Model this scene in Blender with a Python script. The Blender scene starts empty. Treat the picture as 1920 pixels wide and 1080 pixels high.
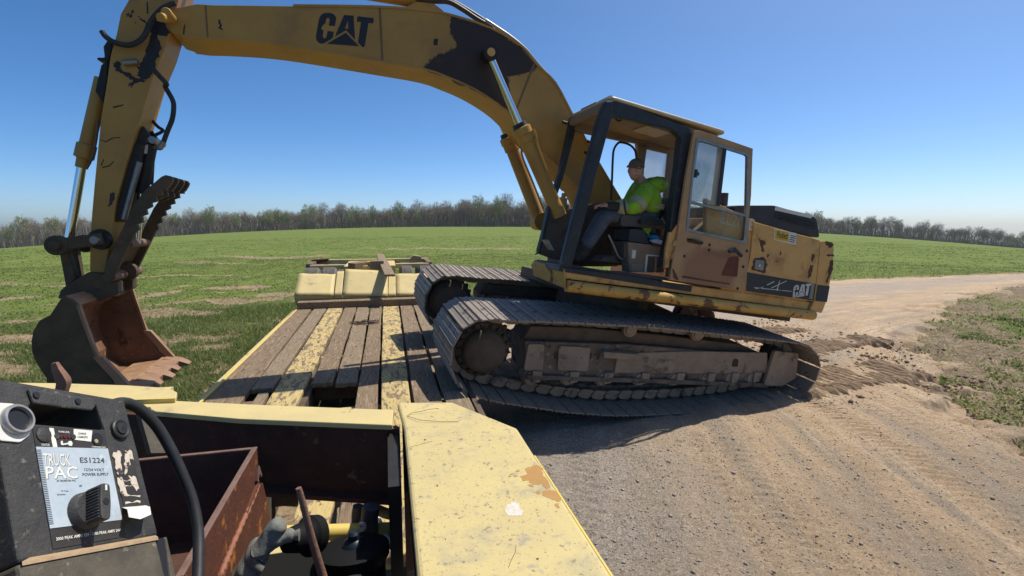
import bpy, bmesh, math, random
import numpy as np
from mathutils import Vector, Matrix
from math import sin, cos, pi, radians, sqrt

random.seed(7); RNG = np.random.default_rng(11)
scene = bpy.context.scene
COL = scene.collection

# ------------------------------------------------------------------ camera, sky, sun, exposure
cam_data = bpy.data.cameras.new('camera')
cam = bpy.data.objects.new('camera', cam_data); COL.objects.link(cam)
cam.location = (0, 0, 2.2); cam.rotation_euler = (radians(90 - 7.35), 0, 0)
cam_data.sensor_width = 36; cam_data.lens = 930 / 1920 * 36
cam_data.clip_start = 0.05; cam_data.clip_end = 3000
scene.camera = cam

SUN_AZ, SUN_EL = radians(53), radians(61)
world = bpy.data.worlds.new('World'); scene.world = world; world.use_nodes = True
wn = world.node_tree.nodes; wl = world.node_tree.links
sky = wn.new('ShaderNodeTexSky'); sky.sky_type = 'NISHITA'; sky.sun_disc = False
sky.sun_elevation = SUN_EL; sky.sun_rotation = SUN_AZ
sky.air_density = 0.5; sky.dust_density = 1.0; sky.ozone_density = 4.0; sky.altitude = 0
bg = wn['Background']; bg.inputs['Strength'].default_value = 0.122
sat = wn.new('ShaderNodeHueSaturation'); sat.inputs['Saturation'].default_value = 1.25
wl.new(sky.outputs['Color'], sat.inputs['Color'])
tint = wn.new('ShaderNodeMix'); tint.data_type = 'RGBA'; tint.blend_type = 'MULTIPLY'; tint.inputs['Factor'].default_value = 1.0; tint.inputs[7].default_value = (0.985, 1.02, 0.965, 1)   # white balance of the camera
wl.new(sat.outputs['Color'], tint.inputs[6]); wl.new(tint.outputs[2], bg.inputs['Color'])

sd = Vector((sin(SUN_AZ) * cos(SUN_EL), cos(SUN_AZ) * cos(SUN_EL), sin(SUN_EL)))
sun_data = bpy.data.lights.new('sun', 'SUN'); sun_data.energy = 3.75; sun_data.angle = radians(0.53)
sun_data.color = (1.0, 0.945, 0.85)
sun = bpy.data.objects.new('sun', sun_data); COL.objects.link(sun)
sun.rotation_euler = sd.to_track_quat('Z', 'Y').to_euler(); sun.location = (30, 20, 60)

scene.view_settings.view_transform = 'Standard'; scene.view_settings.look = 'None'
scene.view_settings.exposure = 0.56; scene.view_settings.gamma = 1.0
scene.view_settings.use_curve_mapping = False
scene.cycles.max_bounces = 6; scene.cycles.transparent_max_bounces = 10

# ------------------------------------------------------------------ frames of reference (metres)
M_EX = Matrix(((-0.93115,0.32557,0.16419,1.09520),(-0.32062,-0.94552,0.05653,6.71150),(0.17365,0.00000,0.98481,0.34070),(0,0,0,1)))        # excavator: x forward, y its left side, z up (tilted: it is climbing)
M_TR = Matrix(((0.96945,-0.24531,0.00000,0.00000),(0.24531,0.96945,0.00000,0.00000),(0.00000,0.00000,1.00000,0.00000),(0,0,0,1)))        # trailer: x right, y towards its tail, z up
M_TK = Matrix(((-0.93561,0.31819,0.15296,1.11842),(-0.32775,-0.94386,-0.04132,6.75165),(0.13122,-0.08879,0.98737,0.55800),(0,0,0,1)))        # undercarriage: turned a little against the upper body
M_JP = Matrix(((0.07144,-0.91157,-0.40490,-0.82349),(0.89096,-0.12418,0.43678,0.81279),(-0.44843,-0.39195,0.80330,1.85694),(0,0,0,1)))        # jump starter: x across its face, y into the case, z up its face

# ------------------------------------------------------------------ shape helpers: each gives (verts, faces)
def box(x0, x1, y0, y1, z0, z1):
    v = [(x0,y0,z0),(x1,y0,z0),(x1,y1,z0),(x0,y1,z0),(x0,y0,z1),(x1,y0,z1),(x1,y1,z1),(x0,y1,z1)]
    f = [(0,3,2,1),(4,5,6,7),(0,1,5,4),(1,2,6,5),(2,3,7,6),(3,0,4,7)]
    return v, f
def _put(p, ax, c):
    if ax == 'y': return (p[0], c, p[1])
    if ax == 'z': return (p[0], p[1], c)
    return (c, p[0], p[1])
def prism(pts, ax, a, b):
    n = len(pts)
    v = [_put(p, ax, a) for p in pts] + [_put(p, ax, b) for p in pts]
    f = [tuple(range(n))[::-1], tuple(range(n, 2*n))] + [(i, (i+1)%n, n+(i+1)%n, n+i) for i in range(n)]
    return v, f
def ring(outer, inner, ax, a, b):
    n = len(outer); v = []
    for c in (a, b):
        v += [_put(p, ax, c) for p in outer] + [_put(p, ax, c) for p in inner]
    f = []
    for i in range(n):
        j = (i+1) % n
        f += [(i, j, n+j, n+i), (2*n+i, 3*n+i, 3*n+j, 2*n+j), (i, 2*n+i, 2*n+j, j), (n+i, n+j, 3*n+j, 3*n+i)]
    return v, f
def loft(a, b):
    """hexa or prism between two loops of 3D points"""
    n = len(a); v = list(a) + list(b)
    f = [tuple(range(n))[::-1], tuple(range(n, 2*n))] + [(i, (i+1)%n, n+(i+1)%n, n+i) for i in range(n)]
    return v, f
def rnd(pts, r, n=3):
    out = []; m = len(pts)
    for i in range(m):
        p = Vector(pts[i]); a = Vector(pts[i-1]); b = Vector(pts[(i+1)%m])
        rr = min(r, (a-p).length*0.45, (b-p).length*0.45)
        s = p + (a-p).normalized()*rr; e = p + (b-p).normalized()*rr
        for k in range(n+1):
            t = k/n
            q = s*(1-t)**2 + p*2*t*(1-t) + e*t*t
            out.append(tuple(q))
    return out
def rag(pts, amp, n=4, seed=1):
    r = random.Random(seed); out = []; m = len(pts)
    for i in range(m):
        a = Vector(pts[i]); b = Vector(pts[(i+1) % m]); d = (b-a); nn = Vector((-d.y, d.x)).normalized() if d.length > 0 else Vector((0,0))
        for k in range(n):
            t = (k + r.uniform(-0.2, 0.2)*(k > 0))/n; out.append(tuple(a + d*t + nn*r.gauss(0, amp)*min(1, d.length/(amp*6))))
    return out
def rev(p0, p1, prof, seg=20):
    """solid of revolution about p0->p1; prof = [(distance along, radius), ...]"""
    p0, p1 = Vector(p0), Vector(p1); d = (p1-p0).normalized()
    u = d.orthogonal().normalized(); w = d.cross(u); v = []; f = []
    for (t, r) in prof:
        for k in range(seg):
            a = 2*pi*k/seg
            v.append(tuple(p0 + d*t + (u*cos(a) + w*sin(a))*r))
    for i in range(len(prof)-1):
        for k in range(seg):
            j = (k+1) % seg
            f.append((i*seg+k, i*seg+j, (i+1)*seg+j, (i+1)*seg+k))
    f.append(tuple(range(seg))[::-1]); m = (len(prof)-1)*seg
    f.append(tuple(range(m, m+seg)))
    return v, f
def cyl(p0, p1, r, r1=None, seg=16):
    L = (Vector(p1)-Vector(p0)).length
    return rev(p0, p1, [(0, r), (L, r if r1 is None else r1)], seg)
def smooth_path(pts, n=6):
    P = [Vector(p) for p in pts]; out = []
    for i in range(len(P)-1):
        a = P[max(i-1,0)]; b = P[i]; c = P[i+1]; d = P[min(i+2, len(P)-1)]
        for k in range(n):
            t = k/n
            out.append(0.5*((2*b) + (c-a)*t + (2*a-5*b+4*c-d)*t*t + (3*b-a-3*c+d)*t**3))
    out.append(P[-1]); return out
def tube(pts, r, seg=10, n=6):
    P = smooth_path(pts, n) if n else [Vector(p) for p in pts]
    R = r if isinstance(r, (list, tuple)) else [r]*len(pts)
    v = []; f = []; u = None
    for i, p in enumerate(P):
        t = (P[min(i+1, len(P)-1)] - P[max(i-1, 0)]).normalized()
        if u is None: u = t.orthogonal().normalized()
        u = (u - t*u.dot(t)).normalized(); w = t.cross(u)
        q = i/max(len(P)-1, 1)*(len(R)-1); k0 = int(min(q, len(R)-2)) if len(R) > 1 else 0
        rr = R[k0]*(1-(q-k0)) + R[k0+1]*(q-k0) if len(R) > 1 else R[0]
        for k in range(seg):
            a = 2*pi*k/seg; v.append(tuple(p + (u*cos(a) + w*sin(a))*rr))
    for i in range(len(P)-1):
        for k in range(seg):
            j = (k+1) % seg
            f.append((i*seg+k, i*seg+j, (i+1)*seg+j, (i+1)*seg+k))
    f.append(tuple(range(seg))[::-1]); m = (len(P)-1)*seg; f.append(tuple(range(m, m+seg)))
    return v, f
def xf(g, M): return [tuple(M @ Vector(p)) for p in g[0]], g[1]
def ball(c, r, seg=12, ringn=8, sx=1, sy=1, sz=1):
    v = [(c[0], c[1], c[2]+r*sz)]; f = []
    for i in range(1, ringn):
        th = pi*i/ringn
        for k in range(seg):
            a = 2*pi*k/seg
            v.append((c[0]+r*sx*sin(th)*cos(a), c[1]+r*sy*sin(th)*sin(a), c[2]+r*sz*cos(th)))
    v.append((c[0], c[1], c[2]-r*sz))
    for k in range(seg):
        f.append((0, 1+k, 1+(k+1)%seg)); m = 1+(ringn-2)*seg
        f.append((m+k, len(v)-1, m+(k+1)%seg))
    for i in range(ringn-2):
        for k in range(seg):
            a = 1+i*seg+k; b = 1+i*seg+(k+1)%seg
            f.append((a, a+seg, b+seg, b))
    return v, f

def add_mods(o, bevel):
    if bevel:
        m = o.modifiers.new('bevel', 'BEVEL'); m.width = bevel; m.segments = 2
        m.limit_method = 'ANGLE'; m.angle_limit = radians(35); m.harden_normals = False
def mesh_from(name, geoms, smooth=False):
    V = []; F = []
    for g in geoms:
        n = len(V); V += list(g[0]); F += [tuple(i+n for i in q) for q in g[1]]
    me = bpy.data.meshes.new(name); me.from_pydata([tuple(map(float, p)) for p in V], [], F)
    bm = bmesh.new(); bm.from_mesh(me); bmesh.ops.recalc_face_normals(bm, faces=bm.faces); bm.to_mesh(me); bm.free()
    if smooth: smooth_by_angle(me)
    return me
def smooth_by_angle(me, ang=40):
    me.polygons.foreach_set('use_smooth', [True]*len(me.polygons))
    bm = bmesh.new(); bm.from_mesh(me)
    for e in bm.edges:
        if len(e.link_faces) == 2 and e.calc_face_angle(0) > radians(ang): e.smooth = False
    bm.to_mesh(me); bm.free()
BASE = {}
def thing(name, label, cat, M=Matrix(), base=(0,0,0), group=None):
    o = bpy.data.objects.new(name, None); COL.objects.link(o); o.empty_display_size = 0.2
    o.matrix_world = M @ Matrix.Translation(base); BASE[o] = Vector(base)
    o['label'] = label; o['category'] = cat
    if group: o['group'] = group
    return o
def part(name, geoms, mat, parent, bevel=0, smooth=False, label=None, stuff=False, root=None):
    if isinstance(geoms, tuple): geoms = [geoms]
    top = root or parent
    while top.parent: top = top.parent
    b = BASE[top]
    if b.length > 0: geoms = [([tuple(Vector(p)-b) for p in g[0]], g[1]) for g in geoms]
    me = mesh_from(name, geoms, smooth); me.materials.append(mat)
    o = bpy.data.objects.new(name, me); COL.objects.link(o); o.parent = parent
    add_mods(o, bevel)
    if label: o['label'] = label
    if stuff: o['kind'] = 'stuff'
    return o
def copy_part(src, parent, M=None):
    o = src.copy(); COL.objects.link(o); o.parent = parent
    if M is not None: o.matrix_basis = M
    return o
_txt = {}
def text_geom(body, w, h, M, depth=0.0015, shear=0.0):
    """lettering of width w and height h, lower left corner at M's origin, in M's xy plane"""
    key = body
    if key not in _txt:
        cu = bpy.data.curves.new('lettering', 'FONT'); cu.body = body; cu.resolution_u = 2; cu.offset = 0.012
        ob = bpy.data.objects.new('lettering', cu); COL.objects.link(ob)
        dg = bpy.context.evaluated_depsgraph_get(); dg.update()
        me = bpy.data.meshes.new_from_object(ob.evaluated_get(dg))
        _txt[key] = ([tuple(v.co) for v in me.vertices], [tuple(p.vertices) for p in me.polygons])
        bpy.data.objects.remove(ob); bpy.data.curves.remove(cu); bpy.data.meshes.remove(me)
    v, f = _txt[key]
    xs = [p[0] for p in v]; ys = [p[1] for p in v]
    x0, x1, y0, y1 = min(xs), max(xs), min(ys), max(ys)
    out = []
    for p in v:
        a = (p[0]-x0)/(x1-x0)*w; b = (p[1]-y0)/(y1-y0)*h
        out.append(tuple(M @ Vector((a + shear*b, b, depth))))
    return out, f

# ------------------------------------------------------------------ materials
def nodes(name):
    m = bpy.data.materials.new(name); m.use_nodes = True
    nt = m.node_tree; b = nt.nodes['Principled BSDF']
    return m, nt, b
def _noise(nt, co, scale, detail=4, rough=0.6, stretch=None):
    n = nt.nodes.new('ShaderNodeTexNoise'); n.inputs['Scale'].default_value = scale
    n.inputs['Detail'].default_value = detail; n.inputs['Roughness'].default_value = rough
    if stretch:
        mp = nt.nodes.new('ShaderNodeMapping'); mp.inputs['Scale'].default_value = stretch
        nt.links.new(co, mp.inputs['Vector']); co = mp.outputs['Vector']
    nt.links.new(co, n.inputs['Vector']); return n.outputs['Fac']
def _ramp(nt, fac, a, b):
    r = nt.nodes.new('ShaderNodeMapRange'); r.inputs['From Min'].default_value = a; r.inputs['From Max'].default_value = b
    nt.links.new(fac, r.inputs['Value']); return r.outputs['Result']
def _mix(nt, fac, a, b):
    m = nt.nodes.new('ShaderNodeMix'); m.data_type = 'RGBA'
    nt.links.new(fac, m.inputs['Factor'])
    for k, c in ((6, a), (7, b)):
        if isinstance(c, (tuple, list)): m.inputs[k].default_value = (*c[:3], 1)
        else: nt.links.new(c, m.inputs[k])
    return m.outputs[2]
def surf(name, c1, c2=None, scale=6, rough=0.6, metal=0.0, bump=0.0, bscale=None, spots=(), stretch=None, coord='Object', spec=0.35, shift=(0,0,0), blobs=()):
    """base colour c1 varied to c2 by noise; spots = [(colour, noise scale, threshold, softness)] are chips, rust and stains"""
    m, nt, b = nodes(name)
    tc = nt.nodes.new('ShaderNodeTexCoord'); co = tc.outputs[coord]
    mp0 = nt.nodes.new('ShaderNodeMapping'); mp0.inputs['Location'].default_value = shift
    nt.links.new(co, mp0.inputs['Vector']); co = mp0.outputs['Vector']
    col = None
    if c2 is not None:
        f = _ramp(nt, _noise(nt, co, scale, 6, 0.65, stretch), 0.32, 0.68); col = _mix(nt, f, c1, c2)
    for (c, s, th, soft) in spots:
        f = _ramp(nt, _noise(nt, co, s, 7, 0.62, stretch), th, th+soft)
        col = _mix(nt, f, col if col is not None else c1, c)
    for (c, cen, rad, warp, soft) in blobs:          # one soft-edged stain at its own place on the thing
        off = nt.nodes.new('ShaderNodeVectorMath'); off.operation = 'SUBTRACT'; nt.links.new(tc.outputs[coord], off.inputs[0]); off.inputs[1].default_value = cen
        dv = nt.nodes.new('ShaderNodeVectorMath'); dv.operation = 'DIVIDE'; nt.links.new(off.outputs[0], dv.inputs[0]); dv.inputs[1].default_value = rad
        p4 = nt.nodes.new('ShaderNodeVectorMath'); p4.operation = 'MULTIPLY'; nt.links.new(dv.outputs[0], p4.inputs[0]); nt.links.new(dv.outputs[0], p4.inputs[1])
        ln = nt.nodes.new('ShaderNodeVectorMath'); ln.operation = 'LENGTH'; nt.links.new(p4.outputs[0], ln.inputs[0])
        ad = nt.nodes.new('ShaderNodeMath'); ad.operation = 'MULTIPLY_ADD'; nt.links.new(_noise(nt, co, 7, 6, 0.65), ad.inputs[0]); ad.inputs[1].default_value = warp; nt.links.new(ln.outputs['Value'], ad.inputs[2])
        f = _ramp(nt, ad.outputs[0], 1.0+warp*0.5+soft*0.5, 1.0+warp*0.5-soft*0.5); col = _mix(nt, f, col if col is not None else c1, c)
    if col is not None: nt.links.new(col, b.inputs['Base Color'])
    else: b.inputs['Base Color'].default_value = (*c1, 1)
    b.inputs['Roughness'].default_value = rough; b.inputs['Metallic'].default_value = metal
    b.inputs['Specular IOR Level'].default_value = spec
    if bump:
        bn = nt.nodes.new('ShaderNodeBump'); bn.inputs['Strength'].default_value = bump; bn.inputs['Distance'].default_value = 0.01
        nt.links.new(_noise(nt, co, bscale or scale*6, 6, 0.7, stretch), bn.inputs['Height']); nt.links.new(bn.outputs['Normal'], b.inputs['Normal'])
    return m
RUST = (0.10, 0.04, 0.018); GRIME = (0.035, 0.028, 0.02)
M = {}
M['cat'] = surf('worn_yellow_paint', (0.649,0.367,0.109), (0.502,0.28,0.0861), 2.5, 0.5, bump=0.08, bscale=30,
                spots=[((0.286,0.181,0.0935),1.6,0.50,0.25),((0.356,0.187,0.0574),5,0.535,0.14),(GRIME,9,0.70,0.04),(RUST,17,0.71,0.02)])
M['boom'] = surf('boom_yellow_paint', (0.42,0.235,0.0495), (0.331,0.178,0.0379), 1.6, 0.48, bump=0.06, bscale=30,
                spots=[((0.208,0.12,0.0459),1.1,0.50,0.28),((0.318,0.15,0.0456),2.2,0.56,0.14),(GRIME,14,0.715,0.02),(GRIME,5,0.74,0.03)])
M['chipped'] = surf('chipped_yellow_paint', (0.557,0.339,0.0802), (0.466,0.252,0.0519), 3, 0.55, bump=0.15, bscale=40,
                spots=[((0.156,0.0691,0.0302),4.5,0.56,0.02),((0.0906,0.0502,0.0283),14,0.64,0.03)])
M['door'] = surf('faded_door_paint', (0.345,0.196,0.092), (0.414,0.253,0.115), 5, 0.6, bump=0.1, bscale=40,
                spots=[((0.149,0.0633,0.0345),6,0.64,0.12),(RUST,18,0.70,0.03)],
                blobs=[((0.149,0.0575,0.0368),(-0.57,1.4,1.49),(0.25,1,0.185),0.8,0.9),((0.27,0.135,0.07),(-0.50,1.4,1.40),(0.36,1,0.25),1.0,0.7)])
M['cabblack'] = surf('scuffed_black_cab_paint', (0.014,0.016,0.02), (0.035,0.036,0.04), 9, 0.45, bump=0.1, bscale=40, spots=[((0.09,0.08,0.07),14,0.68,0.05)])
M['tan'] = surf('tan_cab_trim', (0.27,0.19,0.125), (0.20,0.14,0.09), 6, 0.75, bump=0.05)
M['headliner'] = surf('headliner', (0.33,0.24,0.16), (0.25,0.18,0.12), 4, 0.85)
M['roof'] = surf('cream_roof_paint', (0.52,0.42,0.28), (0.42,0.33,0.21), 6, 0.45, spots=[((0.2,0.13,0.07),8,0.66,0.06)])
M['black'] = surf('black_metal', (0.012,0.011,0.010), (0.028,0.024,0.02), 12, 0.55, bump=0.1, bscale=50)
M['hood'] = surf('dark_grey_hood', (0.025,0.027,0.032), (0.04,0.042,0.046), 5, 0.6, bump=0.05)
M['blackband'] = surf('scratched_black_band', (0.028,0.028,0.03), (0.045,0.043,0.042), 6, 0.55, spots=[((0.25,0.23,0.2),26,0.72,0.03)], stretch=(1,1,6))
M['track'] = surf('dusty_track_steel', (0.20,0.155,0.115), (0.115,0.085,0.06), 5, 0.8, metal=0.05, bump=0.5, bscale=50,
                spots=[((0.05,0.04,0.032),7,0.54,0.08),((0.30,0.235,0.17),11,0.59,0.08)])
M['shoe'] = surf('worn_track_shoe', (0.22,0.187,0.154), (0.297,0.237,0.182), 7, 0.62, metal=0.15, bump=0.4, bscale=40,
                spots=[((0.0935,0.088,0.0825),6,0.53,0.08),((0.363,0.286,0.209),11,0.57,0.08)])
M['mud'] = surf('dried_mud', (0.34,0.265,0.19), (0.235,0.175,0.12), 4, 0.92, bump=0.6, bscale=35, spots=[((0.055,0.04,0.03),11,0.645,0.03),((0.15,0.11,0.075),5,0.57,0.08)])
M['mudshade'] = surf('oily_dirt_and_shade', (0.0675,0.0513,0.0378), (0.135,0.0972,0.0675), 5, 0.8, bump=0.4, bscale=30)  # oily dirt, and the shade painted on the right deck rail
M['grease'] = surf('grease_smear', (0.012,0.009,0.007), (0.03,0.02,0.013), 12, 0.35, bump=0.3, bscale=60)
M['fade'] = surf('browned_paint', (0.17,0.105,0.04), (0.12,0.07,0.03), 6, 0.55)
M['primer'] = surf('dark_brown_stain', (0.042,0.024,0.017), (0.028,0.019,0.016), 4, 0.55, bump=0.1, spots=[((0.075,0.04,0.02),7,0.62,0.08)])
M['rustpatch'] = surf('rust_patch', (0.15,0.05,0.028), (0.085,0.03,0.022), 7, 0.8, bump=0.3, bscale=50, spots=[((0.20,0.10,0.05),5,0.58,0.1)])
M['chip'] = surf('bare_rusted_chip', (0.075,0.035,0.02), (0.12,0.055,0.03), 14, 0.8, bump=0.2)
M['chrome'] = surf('chrome_rod', (0.75,0.75,0.75), None, rough=0.16, metal=1.0)
M['ringsteel'] = surf('worn_plated_ring', (0.55,0.53,0.50), (0.35,0.33,0.30), 60, 0.4, metal=0.6)
M['steel'] = surf('grey_steel', (0.28,0.27,0.26), (0.2,0.19,0.18), 10, 0.4, metal=0.7)
M['rubber'] = surf('black_rubber', (0.018,0.018,0.019), (0.03,0.03,0.03), 20, 0.5, bump=0.05)
M['bucket'] = surf('dark_bucket_steel', (0.0562,0.0405,0.0248), (0.116,0.078,0.0432), 5, 0.6, metal=0.2, bump=0.4, bscale=25, spots=[((0.179,0.075,0.0281),6,0.62,0.1)])
M['bucketin'] = surf('rusty_bucket_inside', (0.223,0.115,0.0575), (0.121,0.0546,0.0287), 4, 0.75, bump=0.4, bscale=30, spots=[((0.0506,0.0273,0.0172),6,0.6,0.08),((0.344,0.229,0.138),8,0.64,0.08)])
M['bucketlip'] = surf('polished_bucket_lip', (0.34,0.205,0.12), (0.22,0.12,0.065), 5, 0.6, bump=0.3, bscale=30)
M['tyel'] = surf('pale_yellow_trailer_paint', (0.551,0.442,0.19), (0.484,0.389,0.18), 5, 0.6, bump=0.22, bscale=45,
                spots=[((0.38,0.323,0.19),6,0.53,0.16),((0.342,0.294,0.199),17,0.58,0.10),((0.228,0.185,0.119),42,0.615,0.04),((0.152,0.114,0.076),75,0.655,0.02),((0.209,0.162,0.095),130,0.63,0.03),((0.285,0.123,0.0475),23,0.735,0.01)])
M['tyel2'] = surf('pale_yellow_frame_paint', (0.58,0.46,0.20), (0.50,0.40,0.19), 4, 0.6, bump=0.15, bscale=40,
                spots=[((0.34,0.28,0.15),5,0.58,0.1),((0.12,0.08,0.05),11,0.69,0.03)], shift=(3,1,7))
M['yedge'] = surf('bright_yellow_edge', (0.68,0.50,0.10), (0.58,0.45,0.14), 10, 0.55, bump=0.1)
M['ochre'] = surf('exposed_ochre_paint', (0.42,0.235,0.065), (0.36,0.195,0.06), 12, 0.6)
M['whitespot'] = surf('white_splatter', (0.62,0.58,0.52), (0.5,0.43,0.34), 60, 0.7)
M['redrust'] = surf('rusted_box_steel', (0.125,0.038,0.018), (0.075,0.026,0.015), 8, 0.75, bump=0.5, bscale=60, spots=[((0.36,0.13,0.02),14,0.585,0.06),((0.03,0.015,0.01),25,0.68,0.03)])
M['rustedge'] = surf('worn_steel_edge', (0.20,0.115,0.085), (0.13,0.075,0.055), 18, 0.65, bump=0.3)
M['weld'] = surf('weld_bead', (0.33,0.15,0.095), (0.24,0.09,0.05), 30, 0.6, bump=0.6, bscale=90)
M['webrust'] = surf('dark_rusted_web', (0.096,0.04,0.0256), (0.048,0.0256,0.0192), 8, 0.85, bump=0.5, bscale=40, spots=[((0.176,0.096,0.056),10,0.65,0.05)])
M['wood'] = surf('weathered_plank', (0.246,0.177,0.107), (0.148,0.0976,0.0583), 7, 0.85, bump=0.8, bscale=22, stretch=(6,0.7,6), spots=[((0.322,0.235,0.146),6,0.54,0.12),((0.0537,0.033,0.0194),13,0.60,0.05),((0.0447,0.0274,0.0181),3,0.64,0.12)])
M['wood2'] = surf('grey_weathered_plank', (0.277,0.208,0.131), (0.17,0.122,0.0759), 7, 0.85, bump=0.8, bscale=22, stretch=(6,0.7,6), spots=[((0.349,0.262,0.171),6,0.57,0.12),((0.0537,0.033,0.0197),15,0.60,0.05),((0.0626,0.0392,0.023),3.5,0.63,0.12)], shift=(4,9,2))
M['woody'] = surf('yellow_painted_plank', (0.52,0.395,0.16), (0.45,0.335,0.14), 7, 0.8, bump=0.7, bscale=25, stretch=(3,0.8,3), spots=[((0.34,0.26,0.13),4,0.50,0.16),((0.22,0.155,0.095),5,0.535,0.03),((0.11,0.07,0.045),14,0.57,0.04),((0.16,0.12,0.08),2.2,0.60,0.05)])
M['tyre'] = surf('dusty_tyre', (0.19,0.167,0.14), (0.114,0.102,0.09), 12, 0.85, bump=0.1)
M['jblack'] = surf('scuffed_black_plastic', (0.0319,0.0319,0.0333), (0.058,0.0551,0.0508), 30, 0.5, bump=0.35, bscale=160,
                spots=[((0.174,0.152,0.123),45,0.63,0.08),((0.507,0.478,0.435),170,0.72,0.03)])
M['jdirty'] = surf('dusty_black_plastic', (0.0625,0.055,0.0425), (0.112,0.0938,0.0688), 22, 0.65, bump=0.3, bscale=120, spots=[((0.25,0.206,0.144),40,0.62,0.08),((0.5,0.475,0.413),150,0.73,0.03)])
M['jdust'] = surf('tan_dust_ledge', (0.42,0.30,0.175), (0.32,0.22,0.13), 60, 0.9, bump=0.2, bscale=200)
M['jsilver'] = surf('silver_blue_label', (0.50,0.56,0.60), (0.38,0.44,0.49), 18, 0.42, metal=0.1, spots=[((0.62,0.68,0.62),14,0.6,0.1),((0.3,0.28,0.22),60,0.72,0.03)])
M['jink'] = surf('black_label_print', (0.03,0.027,0.027), (0.045,0.04,0.038), 40, 0.5, spots=[((0.2,0.16,0.11),70,0.68,0.05)])
M['worncream'] = surf('worn_cream_print', (0.60,0.52,0.42), (0.5,0.42,0.33), 60, 0.7, spots=[((0.05,0.045,0.04),55,0.56,0.04)])
M['jtext'] = surf('dark_lettering', (0.05,0.055,0.065), None, rough=0.6)
M['jwhite'] = surf('white_lettering', (0.72,0.71,0.64), (0.6,0.58,0.5), 60, 0.6)
M['jled'] = surf('red_indicator', (0.12,0.02,0.02), None, rough=0.3)
M['ink'] = surf('navy_black_decal', (0.014,0.015,0.02), (0.022,0.022,0.027), 10, 0.5)
M['logowhite'] = surf('chalky_white_decal', (0.62,0.60,0.55), (0.45,0.43,0.39), 14, 0.6, spots=[((0.04,0.04,0.04),22,0.6,0.05)])
M['stickery'] = surf('yellow_sticker', (0.62,0.37,0.02), None, rough=0.5)
M['whitepaint'] = surf('white_sticker', (0.7,0.68,0.62), (0.6,0.58,0.52), 25, 0.6)
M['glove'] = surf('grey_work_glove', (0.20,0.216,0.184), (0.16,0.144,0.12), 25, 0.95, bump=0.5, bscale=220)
M['rod'] = surf('rusty_rod', (0.24,0.13,0.085), (0.16,0.085,0.06), 20, 0.65, bump=0.4, bscale=90)
M['shadeblack'] = surf('shaded_black_rubber', (0.008,0.008,0.008), None, rough=0.7, spec=0.15)  # black rubber, darkened further to paint in the shade of the gap
M['blue'] = surf('blue_fitting', (0.008,0.016,0.026), (0.012,0.022,0.034), 20, 0.4)
M['hose'] = surf('grey_air_hose', (0.085,0.08,0.09), (0.06,0.055,0.06), 20, 0.5)
M['skin'] = surf('skin', (0.52,0.31,0.23), (0.46,0.25,0.18), 12, 0.6)
M['jacket'] = surf('hi_vis_green_jacket', (0.28,0.50,0.03), (0.20,0.39,0.03), 9, 0.8, bump=1.0, bscale=11, spots=[((0.06,0.09,0.025),6,0.55,0.14),((0.03,0.04,0.02),11,0.62,0.08)])
M['band'] = surf('reflective_band', (0.42,0.39,0.25), (0.33,0.30,0.18), 15, 0.5)
M['jeans'] = surf('grey_blue_jeans', (0.11,0.115,0.13), (0.07,0.073,0.085), 14, 0.9, bump=0.4, bscale=30)
M['cuff'] = surf('dark_cuff', (0.03,0.03,0.028), (0.05,0.045,0.04), 20, 0.9)
M['boot'] = surf('brown_work_boot', (0.06,0.035,0.02), (0.035,0.022,0.015), 20, 0.8)
M['cap'] = surf('camouflage_cap', (0.17,0.13,0.085), (0.085,0.065,0.045), 18, 0.9, spots=[((0.28,0.22,0.15),22,0.58,0.05)])
M['capmesh'] = surf('dark_cap_mesh', (0.03,0.022,0.018), (0.045,0.035,0.03), 40, 0.9)
M['hair'] = surf('brown_hair', (0.05,0.028,0.015), (0.03,0.018,0.01), 30, 0.8)
M['eye'] = surf('eye', (0.03,0.025,0.02), None, rough=0.3)
M['lip'] = surf('lip', (0.28,0.11,0.09), None, rough=0.5)
M['seatfab'] = surf('brown_vinyl_seat', (0.06,0.048,0.04), (0.09,0.075,0.06), 14, 0.45)
M['bagblue'] = surf('blue_rag', (0.03,0.22,0.42), (0.05,0.3,0.5), 25, 0.6)
M['bagwhite'] = surf('white_plastic_bag', (0.62,0.64,0.66), (0.5,0.52,0.55), 20, 0.4)
M['chainm'] = surf('rusty_chain', (0.10,0.06,0.04), (0.06,0.04,0.03), 40, 0.7)

def glass(name, tint, opaque, colour):
    m, nt, b = nodes(name)
    b.inputs['Base Color'].default_value = (*colour, 1); b.inputs['Roughness'].default_value = 0.25
    tr = nt.nodes.new('ShaderNodeBsdfTransparent'); tr.inputs['Color'].default_value = (*tint, 1)
    tc = nt.nodes.new('ShaderNodeTexCoord'); f = _noise(nt, tc.outputs['Object'], 5, 5, 0.6)
    mr = nt.nodes.new('ShaderNodeMapRange'); mr.inputs['From Min'].default_value = 0.3; mr.inputs['From Max'].default_value = 0.7
    mr.inputs['To Min'].default_value = opaque-0.06; mr.inputs['To Max'].default_value = opaque+0.06
    nt.links.new(f, mr.inputs['Value'])
    tl = nt.nodes.new('ShaderNodeBsdfTranslucent'); tl.inputs['Color'].default_value = (*colour, 1)
    dm = nt.nodes.new('ShaderNodeMixShader'); dm.inputs['Fac'].default_value = 0.55
    nt.links.new(b.outputs[0], dm.inputs[1]); nt.links.new(tl.outputs[0], dm.inputs[2])
    mx = nt.nodes.new('ShaderNodeMixShader'); nt.links.new(mr.outputs[0], mx.inputs['Fac'])
    nt.links.new(tr.outputs[0], mx.inputs[1]); nt.links.new(dm.outputs[0], mx.inputs[2])
    nt.links.new(mx.outputs[0], nt.nodes['Material Output'].inputs['Surface'])
    return m
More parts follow.
